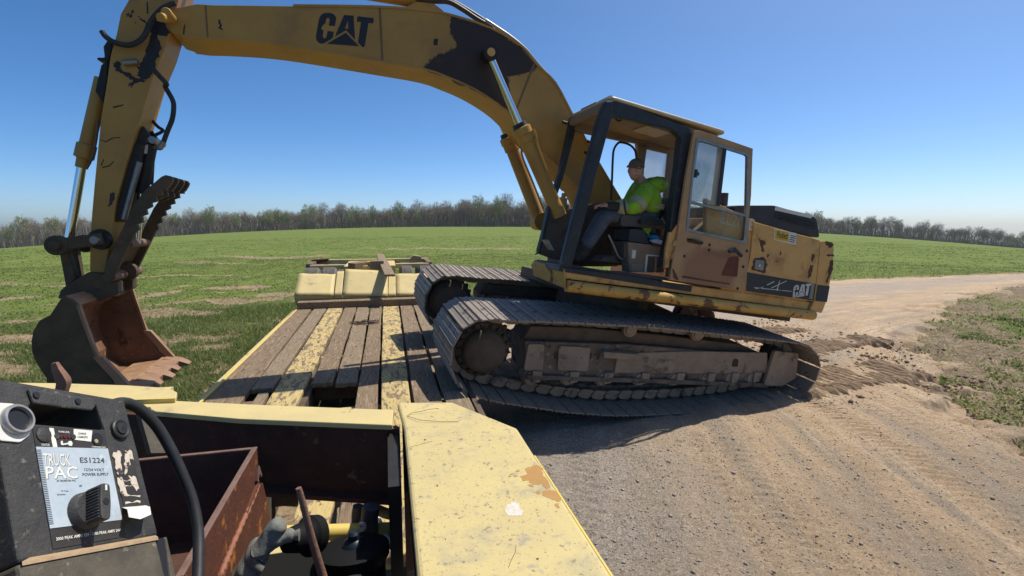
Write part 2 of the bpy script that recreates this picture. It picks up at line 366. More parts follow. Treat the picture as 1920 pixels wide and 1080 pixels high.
M['glass'] = glass('dusty_clear_glass', (0.92,0.94,0.92), 0.16, (0.42,0.38,0.30))
M['glassdusty'] = glass('dusty_sliding_glass', (0.85,0.87,0.86), 0.50, (0.48,0.47,0.43))
M['glasswhite'] = glass('white_frosted_glass', (0.92,0.95,0.98), 0.45, (0.80,0.82,0.84))

# ------------------------------------------------------------------ terrain
def vnoise(x, y, seed=0):
    xi = np.floor(x).astype(np.int64); yi = np.floor(y).astype(np.int64); fx = x-xi; fy = y-yi
    fx = fx*fx*(3-2*fx); fy = fy*fy*(3-2*fy)
    def hsh(a, b):
        n = (a*374761393 + b*668265263 + seed*974634777) & 0xffffffff
        n = ((n ^ (n >> 13))*1274126177) & 0xffffffff
        return ((n ^ (n >> 16)) & 0xffff)/65535.0
    return (hsh(xi,yi)*(1-fx)+hsh(xi+1,yi)*fx)*(1-fy) + (hsh(xi,yi+1)*(1-fx)+hsh(xi+1,yi+1)*fx)*fy
def fbm(x, y, o=4, seed=0):
    s = 0; a = 0.5; t = 0
    for k in range(o):
        s = s + a*vnoise(x*2**k, y*2**k, seed+k); t += a; a *= 0.55
    return s/t
def sstep(a, b, x):
    t = np.clip((x-a)/(b-a), 0, 1); return t*t*(3-2*t)
def height(x, y):
    x = np.asarray(x, float); y = np.asarray(y, float)
    yy = np.maximum(y, 0)
    lat = np.maximum(np.abs(x)-22, 0)
    return 0.0045*np.maximum(yy-30, 0)*1.12 - 40*np.tanh(0.054*lat**2/np.sqrt(yy**2+60**2)/40)
EXO = Vector((1.0952, 6.7115)); TAILD = Vector((sin(radians(71)), cos(radians(71)))); LATD = Vector((sin(radians(161)), cos(radians(161))))
TA = radians(-14.2); TV = Vector((cos(TA), -sin(TA))); TU = Vector((sin(TA), cos(TA)))

ROAD_R = [(2.6,-14),(3.4,-4),(4.25,1.5),(5.14,4.79),(5.75,6.2),(6.5,7.5),(7.7,9.3),(10.3,12.0),(13.7,14.8),(17.6,17.4),(26,21.5),(40,26),(70,36)]
ROAD_L = [(-3.6,-14),(-2.7,-4),(-1.9,1.5),(-1.3,6.0),(-0.9,9.0),(0.2,12.2),(2.6,15.2),(6.6,17.6),(11.2,19.2),(17.2,20.9),(25,23.2),(39,28.5),(69,39)]
def resample(P, n):
    P = smooth_path([(a, b, 0) for a, b in P], 12); P = np.array([(p.x, p.y) for p in P])
    d = np.concatenate([[0], np.cumsum(np.hypot(*np.diff(P, axis=0).T))])
    return P, d
_pl, _dl = resample(ROAD_L, 0); _pr, _dr = resample(ROAD_R, 0)
def edge(P, d, n):
    k = np.concatenate([np.linspace(0, 14, 60, endpoint=False), np.linspace(14, 58, 900, endpoint=False), np.linspace(58, 84, 160, endpoint=False), np.linspace(84, len(P)-1, 120)])
    return np.stack([np.interp(k, np.arange(len(P)), P[:, 0]), np.interp(k, np.arange(len(P)), P[:, 1])], 1)
    # parameter by control point index so that both edges advance together
    k = np.linspace(0, len(P)-1, n)
    return np.stack([np.interp(k, np.arange(len(P)), P[:, 0]), np.interp(k, np.arange(len(P)), P[:, 1])], 1)
NS = 420
EL = edge(_pl, _dl, NS); ER = edge(_pr, _dr, NS)
_tn = np.gradient(ER, axis=0); _tn /= np.linalg.norm(_tn, axis=1, keepdims=True); ER2 = ER + np.stack([_tn[:, 1], -_tn[:, 0]], 1)*1.0      # the dirt frays out past the edge
ROADPOLY = np.concatenate([EL[::8], ER[::-8]])
def inside(px, py, poly):
    res = np.zeros(px.shape, bool); n = len(poly); j = n-1
    for i in range(n):
        xi, yi = poly[i]; xj, yj = poly[j]
        c = ((yi > py) != (yj > py)) & (px < (xj-xi)*(py-yi)/((yj-yi) if yj != yi else 1e-9) + xi)
        res ^= c; j = i
    return res
# worn, washed-out or straw-covered patches of the field: centre x, y, half length, half width, heading in degrees, strength
BARE = [(c[0][0], c[0][1], a, b, r, s) for (c, a, b, r, s) in [
    ([(-9.6092,17.8097)], 0.9, 0.75, 20, 1.0), ([(-8.2816,14.3685)], 1.6, 0.45, 12, 0.9), ([(-8.6139,11.9546)], 1.7, 0.6, 25, 0.7), ([(-7.4241,15.3603)], 1.1, 0.5, 0, 0.8),
    ([(-9.5524,9.3478)], 1.3, 0.28, 8, 1.0), ([(-7.5595,7.4212)], 1.1, 0.3, -30, 0.85), ([(-6.1516,9.1726)], 1.0, 0.35, 30, 0.7), ([(-5.3813,8.5689)], 0.5, 0.3, 0, 0.6),
    ([(-14.898,14.5778)], 1.0, 0.5, 0, 0.75), ([(-18.4919,18.9829)], 4.0, 0.5, 5, 0.5), ([(-17.1843,33.2865)], 6.5, 1.0, 8, 0.55), ([(-16.6458,28.6215)], 4, 0.8, -14, 0.5),
    ([(-13.8736,36.8859)], 5, 0.8, 6, 0.42), ([(-8.5024,44.0094)], 6, 1.6, -6, 0.52), ([(-1.3875,43.0859)], 6, 1.4, 8, 0.5), ([(-14.7164,21.6205)], 3, 0.5, 10, 0.7)]]
def bare(x, y, parts=False):
    x = np.asarray(x, float); y = np.asarray(y, float)
    wx = x + (fbm(x*0.9, y*0.9, 3, 5)-0.5)*1.8 + (fbm(x*0.25, y*0.25, 2, 6)-0.5)*3*sstep(12, 25, y); wy = y + (fbm(x*0.9, y*0.9, 3, 9)-0.5)*1.6 + (fbm(x*0.3, y*0.3, 3, 7)-0.5)*5*sstep(12, 25, y)
    b = np.zeros_like(x)
    for (cx, cy, a, w, r, s) in BARE:
        c, q = cos(radians(r)), sin(radians(r))
        u = ((wx-cx)*c + (wy-cy)*q)/a; v = (-(wx-cx)*q + (wy-cy)*c)/w
        b = np.maximum(b, s*(1-sstep(0.55, 1.25, np.sqrt(u*u+v*v))))
    n = fbm(x*1.7, y*1.7, 4, 21)
    b = np.maximum(b, 0.65*sstep(0.62, 0.74, n)*(1-sstep(14, 30, y)))
    b = b*(0.55+0.8*fbm(x*5, y*5, 3, 2))
    # the worn verge on the right of the road
    rx = np.interp(y, ER[::6, 1], ER[::6, 0]); d = x - rx
    verge = (1-sstep(0.9, 3.6, d + (fbm(x*1.1, y*1.1, 3, 31)-0.5)*3.4))*(d > -1.5)*(y > 0)*(y < 22)
    verge = verge*(0.35 + 0.9*sstep(0.35, 0.6, fbm(x*2.1, y*2.1, 3, 44)))
    lx = np.interp(y, EL[:, 1], EL[:, 0])
    vl = (1-sstep(0.1, 0.7, lx - x))*(x < lx)*(y < 40)
    if parts: return np.clip(verge, 0, 1)
    return np.clip(np.maximum(np.maximum(b, verge), vl), 0, 1)
def grid_mesh(name, X, Y, Z, mat, col=None, uv=None):
    ny, nx = X.shape
    V = np.stack([X, Y, Z], -1).reshape(-1, 3)
    idx = np.arange(nx*ny).reshape(ny, nx)
    F = np.stack([idx[:-1,:-1], idx[:-1,1:], idx[1:,1:], idx[1:,:-1]], -1).reshape(-1, 4)
    me = bpy.data.meshes.new(name); me.vertices.add(len(V)); me.vertices.foreach_set('co', V.ravel())
    me.loops.add(F.size); me.loops.foreach_set('vertex_index', F.ravel())
    me.polygons.add(len(F)); me.polygons.foreach_set('loop_start', np.arange(0, F.size, 4)); me.polygons.foreach_set('loop_total', np.full(len(F), 4))
    me.polygons.foreach_set('use_smooth', np.ones(len(F), bool))
    if col is not None:
        a = me.color_attributes.new('cover', 'FLOAT_COLOR', 'POINT')
        c = np.ones((len(V), 4)); c[:, :3] = col.reshape(-1, 3); a.data.foreach_set('color', c.ravel())
    if uv is not None:
        l = me.uv_layers.new(name='UVMap'); l.data.foreach_set('uv', uv.reshape(-1, 2)[F.ravel()].ravel())
    me.update(); me.validate(); me.materials.append(mat)
    o = bpy.data.objects.new(name, me); COL.objects.link(o); return o

def _madd(nt, a, k, b):
    m = nt.nodes.new('ShaderNodeMath'); m.operation = 'MULTIPLY_ADD'; nt.links.new(a, m.inputs[0]); m.inputs[1].default_value = k; nt.links.new(b, m.inputs[2]); return m.outputs[0]
def field_material():
    m, nt, b = nodes('field_cover')
    tc = nt.nodes.new('ShaderNodeTexCoord'); co = tc.outputs['Object']
    at = nt.nodes.new('ShaderNodeAttribute'); at.attribute_name = 'cover'
    sp = nt.nodes.new('ShaderNodeSeparateColor'); nt.links.new(at.outputs['Color'], sp.inputs[0])
    g = _mix(nt, _ramp(nt, _noise(nt, co, 0.22, 6, 0.65), 0.35, 0.65), (0.125,0.165,0.036), (0.165,0.198,0.045))
    g = _mix(nt, _ramp(nt, _noise(nt, co, 1.1, 7, 0.75, (1,0.5,1)), 0.46, 0.66), g, (0.085,0.125,0.03))
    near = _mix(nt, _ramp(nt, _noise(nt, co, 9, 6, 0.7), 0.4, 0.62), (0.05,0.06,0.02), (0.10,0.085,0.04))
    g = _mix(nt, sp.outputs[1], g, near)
    d = _mix(nt, _ramp(nt, _noise(nt, co, 3.5, 8, 0.7), 0.38, 0.62), (0.36,0.27,0.17), (0.20,0.145,0.09))
    d = _mix(nt, _ramp(nt, _noise(nt, co, 14, 6, 0.7), 0.52, 0.66), d, (0.12,0.085,0.055))
    d = _mix(nt, _ramp(nt, _noise(nt, co, 40, 4, 0.7, (1,0.4,1)), 0.60, 0.68), d, (0.46,0.37,0.23))
    vg = _mix(nt, _ramp(nt, _noise(nt, co, 6, 8, 0.75), 0.38, 0.60), (0.29,0.22,0.15), (0.145,0.105,0.07))
    vg = _mix(nt, _ramp(nt, _noise(nt, co, 28, 5, 0.8), 0.52, 0.62), vg, (0.085,0.062,0.042)); vg = _mix(nt, _ramp(nt, _noise(nt, co, 42, 4, 0.8, (1,0.35,1)), 0.58, 0.66), vg, (0.46,0.38,0.27))
    d = _mix(nt, _ramp(nt, sp.outputs[2], 0.1, 0.4), d, vg)
    f = _ramp(nt, _madd(nt, _noise(nt, co, 2.6, 8, 0.8), 0.9, sp.outputs[0]), 0.68, 0.92)
    nt.links.new(_mix(nt, f, g, d), b.inputs['Base Color']); b.inputs['Roughness'].default_value = 0.95; b.inputs['Specular IOR Level'].default_value = 0.1
    bp = nt.nodes.new('ShaderNodeBump'); bp.inputs['Strength'].default_value = 0.9; bp.inputs['Distance'].default_value = 0.06
    nt.links.new(_noise(nt, co, 7, 8, 0.75), bp.inputs['Height']); nt.links.new(bp.outputs[0], b.inputs['Normal'])
    return m
def road_material():
    m, nt, b = nodes('dirt_and_gravel')
    tc = nt.nodes.new('ShaderNodeTexCoord'); co = tc.outputs['Object']; uv = tc.outputs['UV']
    c = _mix(nt, _ramp(nt, _noise(nt, co, 1.3, 7, 0.7), 0.35, 0.65), (0.528,0.38,0.236), (0.415,0.297,0.189))
    # gravel lies in streaks along the wheel paths
    st = _noise(nt, uv, 2.6, 5, 0.6, (1.0,0.10,1)); c = _mix(nt, _ramp(nt, st, 0.45, 0.62), c, (0.324,0.264,0.2))
    st2 = _noise(nt, uv, 7.0, 4, 0.6, (1.0,0.05,1)); c = _mix(nt, _ramp(nt, st2, 0.54, 0.70), c, (0.618,0.464,0.303))
    at = nt.nodes.new('ShaderNodeAttribute'); at.attribute_name = 'cover'
    sp = nt.nodes.new('ShaderNodeSeparateColor'); nt.links.new(at.outputs['Color'], sp.inputs[0])
    gr = _mix(nt, _ramp(nt, _noise(nt, co, 60, 3, 0.8), 0.4, 0.6), (0.17,0.15,0.13), (0.50,0.45,0.39))
    c = _mix(nt, sp.outputs[0], c, gr)
    vg = _mix(nt, _ramp(nt, _noise(nt, co, 9, 6, 0.7), 0.4, 0.6), (0.422,0.312,0.189), (0.241,0.174,0.108)); c = _mix(nt, sp.outputs[1], c, vg)
    fine = _noise(nt, co, 30, 8, 0.9); c = _mix(nt, _ramp(nt, fine, 0.50, 0.62), c, (0.256,0.181,0.115)); c = _mix(nt, _ramp(nt, _noise(nt, co, 55, 5, 0.9), 0.54, 0.64), c, (0.648,0.5,0.344))
    c = _mix(nt, _ramp(nt, _noise(nt, co, 110, 3, 0.8), 0.58, 0.68), c, (0.694,0.58,0.445))
    nt.links.new(c, b.inputs['Base Color']); b.inputs['Roughness'].default_value = 0.95; b.inputs['Specular IOR Level'].default_value = 0.12
    bp = nt.nodes.new('ShaderNodeBump'); bp.inputs['Strength'].default_value = 1.0; bp.inputs['Distance'].default_value = 0.03
    nt.links.new(_noise(nt, co, 34, 9, 0.85), bp.inputs['Height'])
    bp2 = nt.nodes.new('ShaderNodeBump'); bp2.inputs['Strength'].default_value = 0.6; bp2.inputs['Distance'].default_value = 0.03
    nt.links.new(_noise(nt, uv, 9, 4, 0.6, (1.0,0.12,1)), bp2.inputs['Height']); nt.links.new(bp.outputs[0], bp2.inputs['Normal'])
    nt.links.new(bp2.outputs[0], b.inputs['Normal'])
    return m
M['field'] = field_material(); M['road'] = road_material()
M['churn'] = surf('churned_soil', (0.30,0.215,0.14), (0.21,0.15,0.10), 4, 0.95, bump=0.9, bscale=26, spots=[((0.10,0.07,0.048),6,0.56,0.1),((0.36,0.265,0.18),9,0.60,0.06)], spec=0.1)
M['gravel'] = surf('gravel_stone', (0.40,0.35,0.29), (0.24,0.20,0.165), 3.7, 0.9, spots=[((0.5,0.46,0.4),5.3,0.62,0.03),((0.09,0.07,0.055),4.1,0.64,0.03)])

def axis_coords(lo, hi, fine_lo, fine_hi, step, growth=1.09):
    mid = list(np.arange(fine_lo, fine_hi+1e-6, step)); a = []; s = step; p = fine_lo
    while p > lo: s *= growth; p -= s; a.append(p)
    b = []; s = step; p = fine_hi
    while p < hi: s *= growth; p += s; b.append(p)
    return np.array(a[::-1] + mid + b)
gx = axis_coords(-520, 520, -12, 16, 0.22); gy = axis_coords(-40, 620, 2, 24, 0.22)
X, Y = np.meshgrid(gx, gy)
onroad = inside(X, Y, ROADPOLY)
BR = bare(X, Y)
Z = height(X, Y) + (fbm(X*0.7, Y*0.7, 4, 3)-0.5)*0.14*(np.hypot(X, Y) < 120) - 0.05*sstep(0.4, 0.9, BR)
Z = Z + (fbm(X*3, Y*3, 3, 8)-0.5)*0.07*sstep(0.2, 0.6, BR)
Z = np.where(onroad, height(X, Y) - 0.12, Z)
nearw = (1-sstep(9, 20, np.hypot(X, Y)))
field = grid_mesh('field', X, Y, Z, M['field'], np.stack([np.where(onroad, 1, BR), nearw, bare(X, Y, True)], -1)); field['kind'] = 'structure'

# the dirt road: a sheet between its two edges, its rim sunk into the ground
NT = 170
t = np.linspace(0, 1, NT)[None, :]
RX = EL[:, :1]*(1-t) + ER2[:, :1]*t; RY = EL[:, 1:]*(1-t) + ER2[:, 1:]*t
wd = np.hypot(ER2[:, 0]-EL[:, 0], ER2[:, 1]-EL[:, 1])[:, None]
sl = np.concatenate([[0], np.cumsum(np.hypot(*np.diff((EL+ER)/2, axis=0).T))])[:, None]
de = np.minimum(t, 1-t)*wd + (fbm(RX*1.4, RY*1.4, 4, 13)-0.5)*0.7 + ((fbm(RX*1.6, RY*1.6, 5, 14)-0.5)*2.6 - 0.75)*sstep(0.6, 0.85, t)
RZ = height(RX, RY) - 0.10 + 0.13*sstep(0.0, 0.55, de) + (fbm(RX*2.2, RY*2.2, 4, 17)-0.5)*0.045 + (fbm(RX*9, RY*9, 3, 27)-0.5)*0.022 + (fbm(RX*26, RY*26, 2, 28)-0.5)*0.014
cs = t*wd
RZ = RZ + (fbm(cs*2.4, sl*0.10, 3, 51)-0.5)*0.06*sstep(0.2, 0.9, de)            # ruts run along the road
for c0, w0 in ((3.55, 0.17), (3.25, 0.06), (5.15, 0.2), (2.05, 0.2)):
    q = cs - c0 - 0.25*np.sin(sl*0.16)
    RZ = RZ - np.exp(-(q/w0)**4)*(0.010 + 0.014*sstep(-0.2, 0.5, np.sin(sl*2*pi/0.11 + np.abs(q)*26))*sstep(0.35, 0.6, fbm(cs*0.8, sl*0.5, 2, 61)))
GR = np.exp(-(((cs-1.9)/1.15)**2))*1.0*(sl > 10)*(1-sstep(24, 30, sl)) + 0.75*np.exp(-((cs/wd-0.42)/0.16)**2)*sstep(22, 27, sl)
GR = np.clip(GR*(0.5+1.0*fbm(RX*1.2, RY*1.2, 3, 71)), 0, 0.95)
VG = (1-sstep(0.1, 1.0, (1-t)*wd + (fbm(RX*1.3, RY*1.3, 3, 91)-0.5)*1.2))
road = grid_mesh('dirt_road', RX, RY, RZ, M['road'], np.stack([GR, VG, 0*GR], -1), np.stack([cs+0*sl, sl+0*cs], -1)); road['kind'] = 'structure'

# soil torn up by the tracks: bands of grouser marks behind the machine
def churn(name, s0, s1, l0, l1, amp, pitch, seed, head=0.0, pile=0.0, step=0.02):
    """a strip of ground pressed into parallel bars by the grousers, with a heap of pushed-up soil at its far end"""
    s = np.arange(s0, s1, step); l = np.arange(l0, l1, step); S, L = np.meshgrid(s, l)
    c, q = cos(radians(head)), sin(radians(head)); S2 = s0 + (S-s0)*c - (L-l0)*q; L2 = l0 + (S-s0)*q + (L-l0)*c
    x = EXO.x + S2*TAILD.x + L2*LATD.x; y = EXO.y + S2*TAILD.y + L2*LATD.y
    e = np.minimum(np.minimum(S-s0, s1-S), np.minimum(L-l0, l1-L)) + (fbm(x*2.2, y*2.2, 4, seed)-0.5)*0.7
    ph = (S + 0.03*(fbm(x*1.1, y*1.1, 2, seed+3)-0.5) + 0.008*(fbm(x*9, y*9, 2, seed+4)-0.5))/pitch
    saw = np.abs((ph % 1.0)*2-1); bar = sstep(0.35, 0.75, saw)
    brk = 0.25 + 0.75*sstep(0.30, 0.46, fbm(x*2.1, y*2.1, 3, seed+7))
    k = sstep(0.02, 0.22, e)
    z = height(x, y) - 0.07 + 0.078*k + amp*bar*brk*k
    z = z + (fbm(x*11, y*11, 4, seed+9)-0.5)*0.026*k + pile*sstep(s1-0.9, s1-0.35, S)*(0.2+0.9*fbm(x*6, y*6, 4, seed+2))*sstep(0, 0.3, e)
    z = z + 0.03*k*np.exp(-((L-l1+0.22)/0.10)**2)*fbm(x*5, y*5, 3, seed+12)
    o = grid_mesh(name, x, y, z, M['churn']); o['kind'] = 'structure'; return o
churn('churned_soil', 2.1, 4.9, 0.45, 1.65, 0.06, 0.115, 3, 0, 0.05)
churn('churned_soil', 3.0, 6.2, -0.55, 0.45, 0.06, 0.115, 23, -9, 0.05)
churn('churned_soil', 2.7, 5.9, -2.3, -1.25, 0.06, 0.115, 43, 0, 0.05)

# ------------------------------------------------------------------ loose gravel and clods
def scatter_stones(name, P, R, mat, seed):
    rng = np.random.default_rng(seed); n = len(P)
    base = np.array([(1,0,0),(-1,0,0),(0,1,0),(0,-1,0),(0,0,1),(0,0,-1)], float)
    tri = np.array([(0,2,4),(2,1,4),(1,3,4),(3,0,4),(2,0,5),(1,2,5),(3,1,5),(0,3,5)])
    V = base[None]*(0.6+0.8*rng.random((n,6,1)))*R[:,None,None]*np.array([1,1,0.7])
    a = rng.random(n)*2*pi; ca, sa = np.cos(a)[:,None], np.sin(a)[:,None]
    V = np.stack([V[...,0]*ca-V[...,1]*sa, V[...,0]*sa+V[...,1]*ca, V[...,2]], -1) + P[:,None,:]
    F = (tri[None]+np.arange(n)[:,None,None]*6).reshape(-1,3)
    me = bpy.data.meshes.new(name); V = V.reshape(-1,3)
    me.vertices.add(len(V)); me.vertices.foreach_set('co', V.ravel()); me.loops.add(F.size); me.loops.foreach_set('vertex_index', F.ravel())
    me.polygons.add(len(F)); me.polygons.foreach_set('loop_start', np.arange(0,F.size,3)); me.polygons.foreach_set('loop_total', np.full(len(F),3))
    me.update(); me.validate(); me.materials.append(mat)
    o = bpy.data.objects.new(name, me); COL.objects.link(o); o['kind'] = 'stuff'; return o
from mathutils.bvhtree import BVHTree
def surface_z(objs):
    trees = []
    for o in objs:
        me = o.data; n = len(me.vertices); co = np.empty(n*3); me.vertices.foreach_get('co', co); co = co.reshape(-1,3)
        trees.append(BVHTree.FromPolygons([Vector(c) for c in co], [tuple(p.vertices) for p in me.polygons]))
    def f(x, y):
        best = None
        for tr in trees:
            h = tr.ray_cast(Vector((x, y, 5)), Vector((0, 0, -1)))
            if h[0] is not None and (best is None or h[0].z > best): best = h[0].z
        return best
    return f
zroad = surface_z([road])
P = []; R = []
while len(P) < 30000:
    y = 2.2 + 9*random.random()**1.6; x = random.uniform(-1.0, 9.5)
    if random.random() > 0.45 + 0.55*math.exp(-((x-1.0-0.1*y)/1.6)**2): continue
    z = zroad(x, y)
    if z is None or z < height(x, y) - 0.03: continue
    r = 0.003 + 0.008*random.random()**3 + (0.014*random.random() if random.random() < 0.02 else 0)
    P.append((x, y, z + r*0.2)); R.append(r)
scatter_stones('gravel', np.array(P), np.array(R), M['gravel'], 5)
P = []; R = []
for k in range(1500):
    s0_, s1_, la, lb = random.choice(((2.1, 5.2, 0.3, 1.8), (3.0, 6.6, -0.8, 0.6), (2.7, 6.2, -2.5, -1.1)))
    s = s0_ + (s1_-s0_)*random.random()**0.7; l = random.uniform(la, lb) if random.random() < 0.6 else random.choice((la, lb)) + random.gauss(0, 0.08)
    x = EXO.x + s*TAILD.x + l*LATD.x; y = EXO.y + s*TAILD.y + l*LATD.y
    r = 0.008 + 0.034*random.random()**4
    P.append((x, y, float(height(x, y)) + 0.03 + r*0.3)); R.append(r)
scatter_stones('soil_clods', np.array(P), np.array(R), M['churn'], 6)

# ------------------------------------------------------------------ grass and ground cover
def leaf_material(name, a, b, c):
    m, nt, bs = nodes(name)
    at = nt.nodes.new('ShaderNodeAttribute'); at.attribute_name = 'cover'
    sp = nt.nodes.new('ShaderNodeSeparateColor'); nt.links.new(at.outputs['Color'], sp.inputs[0])
    col = _mix(nt, sp.outputs[0], a, b); col = _mix(nt, sp.outputs[1], col, c)
    nt.links.new(col, bs.inputs['Base Color']); bs.inputs['Roughness'].default_value = 0.55; bs.inputs['Specular IOR Level'].default_value = 0.25
    tl = nt.nodes.new('ShaderNodeBsdfTranslucent'); nt.links.new(col, tl.inputs['Color'])
    mx = nt.nodes.new('ShaderNodeMixShader'); mx.inputs['Fac'].default_value = 0.45
    nt.links.new(bs.outputs[0], mx.inputs[1]); nt.links.new(tl.outputs[0], mx.inputs[2])
    nt.links.new(mx.outputs[0], nt.nodes['Material Output'].inputs['Surface'])
    return m
M['grass'] = leaf_material('grass_blade', (0.115,0.165,0.04), (0.205,0.25,0.072), (0.42,0.34,0.19))
def blades(name, x, y, hgt, wid, straw, lean, mat, seed):
    rng = np.random.default_rng(seed); n = len(x); z = height(x, y) + (fbm(x*0.7, y*0.7, 4, 3)-0.5)*0.14 - 0.05*sstep(0.4, 0.9, bare(x, y)) - 0.015
    a = rng.random(n)*2*pi; la = rng.random(n)*2*pi; ln = lean*(0.3+rng.random(n))
    dx, dy = np.cos(a)*wid/2, np.sin(a)*wid/2
    tx, ty = np.cos(la)*ln*hgt, np.sin(la)*ln*hgt
    V = np.zeros((n, 5, 3))
    V[:,0] = np.stack([x-dx, y-dy, z], -1); V[:,1] = np.stack([x+dx, y+dy, z], -1)
    mx, my, mz = x+tx*0.35, y+ty*0.35, z+hgt*0.6
    V[:,2] = np.stack([mx+dx*0.9, my+dy*0.9, mz], -1); V[:,3] = np.stack([mx-dx*0.9, my-dy*0.9, mz], -1)
    V[:,4] = np.stack([x+tx, y+ty, z+hgt*(1-0.35*ln)], -1)
    F1 = np.array([0,1,2,3]); base = np.arange(n)*5
    loops = np.concatenate([(base[:,None]+np.array([0,1,2,3])), (base[:,None]+np.array([3,2,4]))], 1).ravel()
    me = bpy.data.meshes.new(name); me.vertices.add(n*5); me.vertices.foreach_set('co', V.ravel())
    me.loops.add(len(loops)); me.loops.foreach_set('vertex_index', loops)
    tot = np.tile([4,3], n); st = np.concatenate([[0], np.cumsum(tot)[:-1]])
    me.polygons.add(2*n); me.polygons.foreach_set('loop_start', st); me.polygons.foreach_set('loop_total', tot)
    c = np.ones((n,5,4)); c[:,:,0] = np.clip(rng.random(n)*0.7 + 0.5*(fbm(x*0.5,y*0.5,3,4)-0.3), 0, 1)[:,None]; c[:,:,1] = straw[:,None]; c[:,:,2] = 0
    at = me.color_attributes.new('cover', 'FLOAT_COLOR', 'POINT'); at.data.foreach_set('color', c.ravel())
    me.update(); me.validate(); me.materials.append(mat)
    o = bpy.data.objects.new(name, me); COL.objects.link(o); o['kind'] = 'stuff'; return o
def grass_points(n, r0, r1, az0, az1, power, seed):
    rng = np.random.default_rng(seed)
    r = r0 + (r1-r0)*rng.random(n)**power; a = np.radians(az0 + (az1-az0)*rng.random(n))
    x, y = r*np.sin(a), r*np.cos(a)
    keep = ~inside(x, y, ROADPOLY)
    v = x*TV.x + y*TV.y; u = x*TU.x + y*TU.y
    keep &= ~((v > -1.45) & (v < 0.9) & (u > -3) & (u < 12.6))
    lxx = np.interp(y, EL[:,1], EL[:,0]); keep &= ~((x < lxx) & (x > lxx-0.15))
    b = bare(x, y); keep &= rng.random(n) > np.clip(b*1.25, 0, 0.985 if seed != 7 else 0.72)
    # clumps
    keep &= rng.random(n) < 0.25 + 1.1*sstep(0.3, 0.55, fbm(x*1.3, y*1.3, 3, 77))
    return x[keep], y[keep], b[keep], rng
x, y, b, rng = grass_points(120000, 4.2, 15, -62, 5, 0.75, 1)
hh = (0.05 + 0.10*rng.random(len(x)))*(0.75+0.6*fbm(x*0.8, y*0.8, 3, 66)); st = (rng.random(len(x)) < 0.10+0.5*b)*rng.random(len(x))
blades('grass', x, y, hh, 0.007+0.008*rng.random(len(x)), st, 0.9, M['grass'], 2)
x, y, b, rng = grass_points(170000, 11, 36, -62, 62, 0.7, 3)
blades('ground_cover', x, y, 0.03+0.05*rng.random(len(x)), 0.018+0.028*rng.random(len(x)), (rng.random(len(x)) < 0.06)*0.8, 1.5, M['grass'], 4)
x, y, b, rng = grass_points(60000, 30, 80, -60, 60, 0.8, 5)
blades('ground_cover', x, y, 0.035+0.04*rng.random(len(x)), 0.05+0.06*rng.random(len(x)), (rng.random(len(x)) < 0.04)*0.7, 1.6, M['grass'], 6)
x, y, b, rng = grass_points(260000, 5, 20, 24, 62, 0.8, 7)      # thin weeds and straw on the right-hand verge
k = rng.random(len(x)) < 0.025 + 1.0*sstep(0.53, 0.63, fbm(x*0.75, y*0.75, 5, 123)) + 0.8*sstep(3.0, 6.0, x - np.interp(y, ER[::6, 1], ER[::6, 0])); x, y, b = x[k], y[k], b[k]
blades('verge_weeds', x, y, 0.04+0.10*rng.random(len(x))*fbm(x*0.8, y*0.8, 2, 9)*1.5, 0.012+0.022*rng.random(len(x)), (rng.random(len(x)) < 0.12+0.4*b)*(0.4+0.6*rng.random(len(x))), 1.2, M['grass'], 8)
# flattened straw and dead stalks
rng = np.random.default_rng(9); n = 16000
x = np.concatenate([rng.uniform(-13,-2,n), rng.uniform(5,15,n)]); y = np.concatenate([rng.uniform(4.5,15,n), rng.uniform(3.5,15,n)])
bb = bare(x, y); k = (~inside(x, y, ROADPOLY)) & (rng.random(2*n) < bb*1.1) & ~((x*TV.x+y*TV.y > -1.5) & (x*TV.x+y*TV.y < 1) & (x*TU.x+y*TU.y < 12.6))
x, y = x[k], y[k]
blades('dead_straw', x, y, 0.06+0.12*rng.random(len(x)), 0.007+0.010*rng.random(len(x)), 0.7+0.3*rng.random(len(x)), 2.2, M['grass'], 10)

# ------------------------------------------------------------------ the wood beyond the field
M['bark'] = surf('grey_bark', (0.21,0.18,0.155), (0.14,0.12,0.10), 3, 0.9)
def twig_material(name, a, b):
    m, nt, bs = nodes(name)
    tc = nt.nodes.new('ShaderNodeTexCoord'); oi = nt.nodes.new('ShaderNodeObjectInfo')
    f = _ramp(nt, _noise(nt, tc.outputs['Object'], 0.5, 4, 0.6), 0.35, 0.65)
    mix = nt.nodes.new('ShaderNodeMath'); mix.operation = 'MULTIPLY_ADD'; mix.inputs[1].default_value = 0.55; nt.links.new(oi.outputs['Random'], mix.inputs[0])
    sc = nt.nodes.new('ShaderNodeMath'); sc.operation = 'MULTIPLY'; sc.inputs[1].default_value = 0.45; nt.links.new(f, sc.inputs[0]); nt.links.new(sc.outputs[0], mix.inputs[2])
    nt.links.new(_mix(nt, mix.outputs[0], a, b), bs.inputs['Base Color']); bs.inputs['Roughness'].default_value = 0.9; bs.inputs['Specular IOR Level'].default_value = 0.1
    return m
M['twig'] = twig_material('bare_twigs', (0.33,0.265,0.20), (0.25,0.205,0.14))
M['bud'] = twig_material('budding_twigs', (0.31,0.31,0.145), (0.25,0.28,0.115))
M['woodmass'] = twig_material('undergrowth_twigs', (0.25,0.20,0.15), (0.19,0.165,0.11))
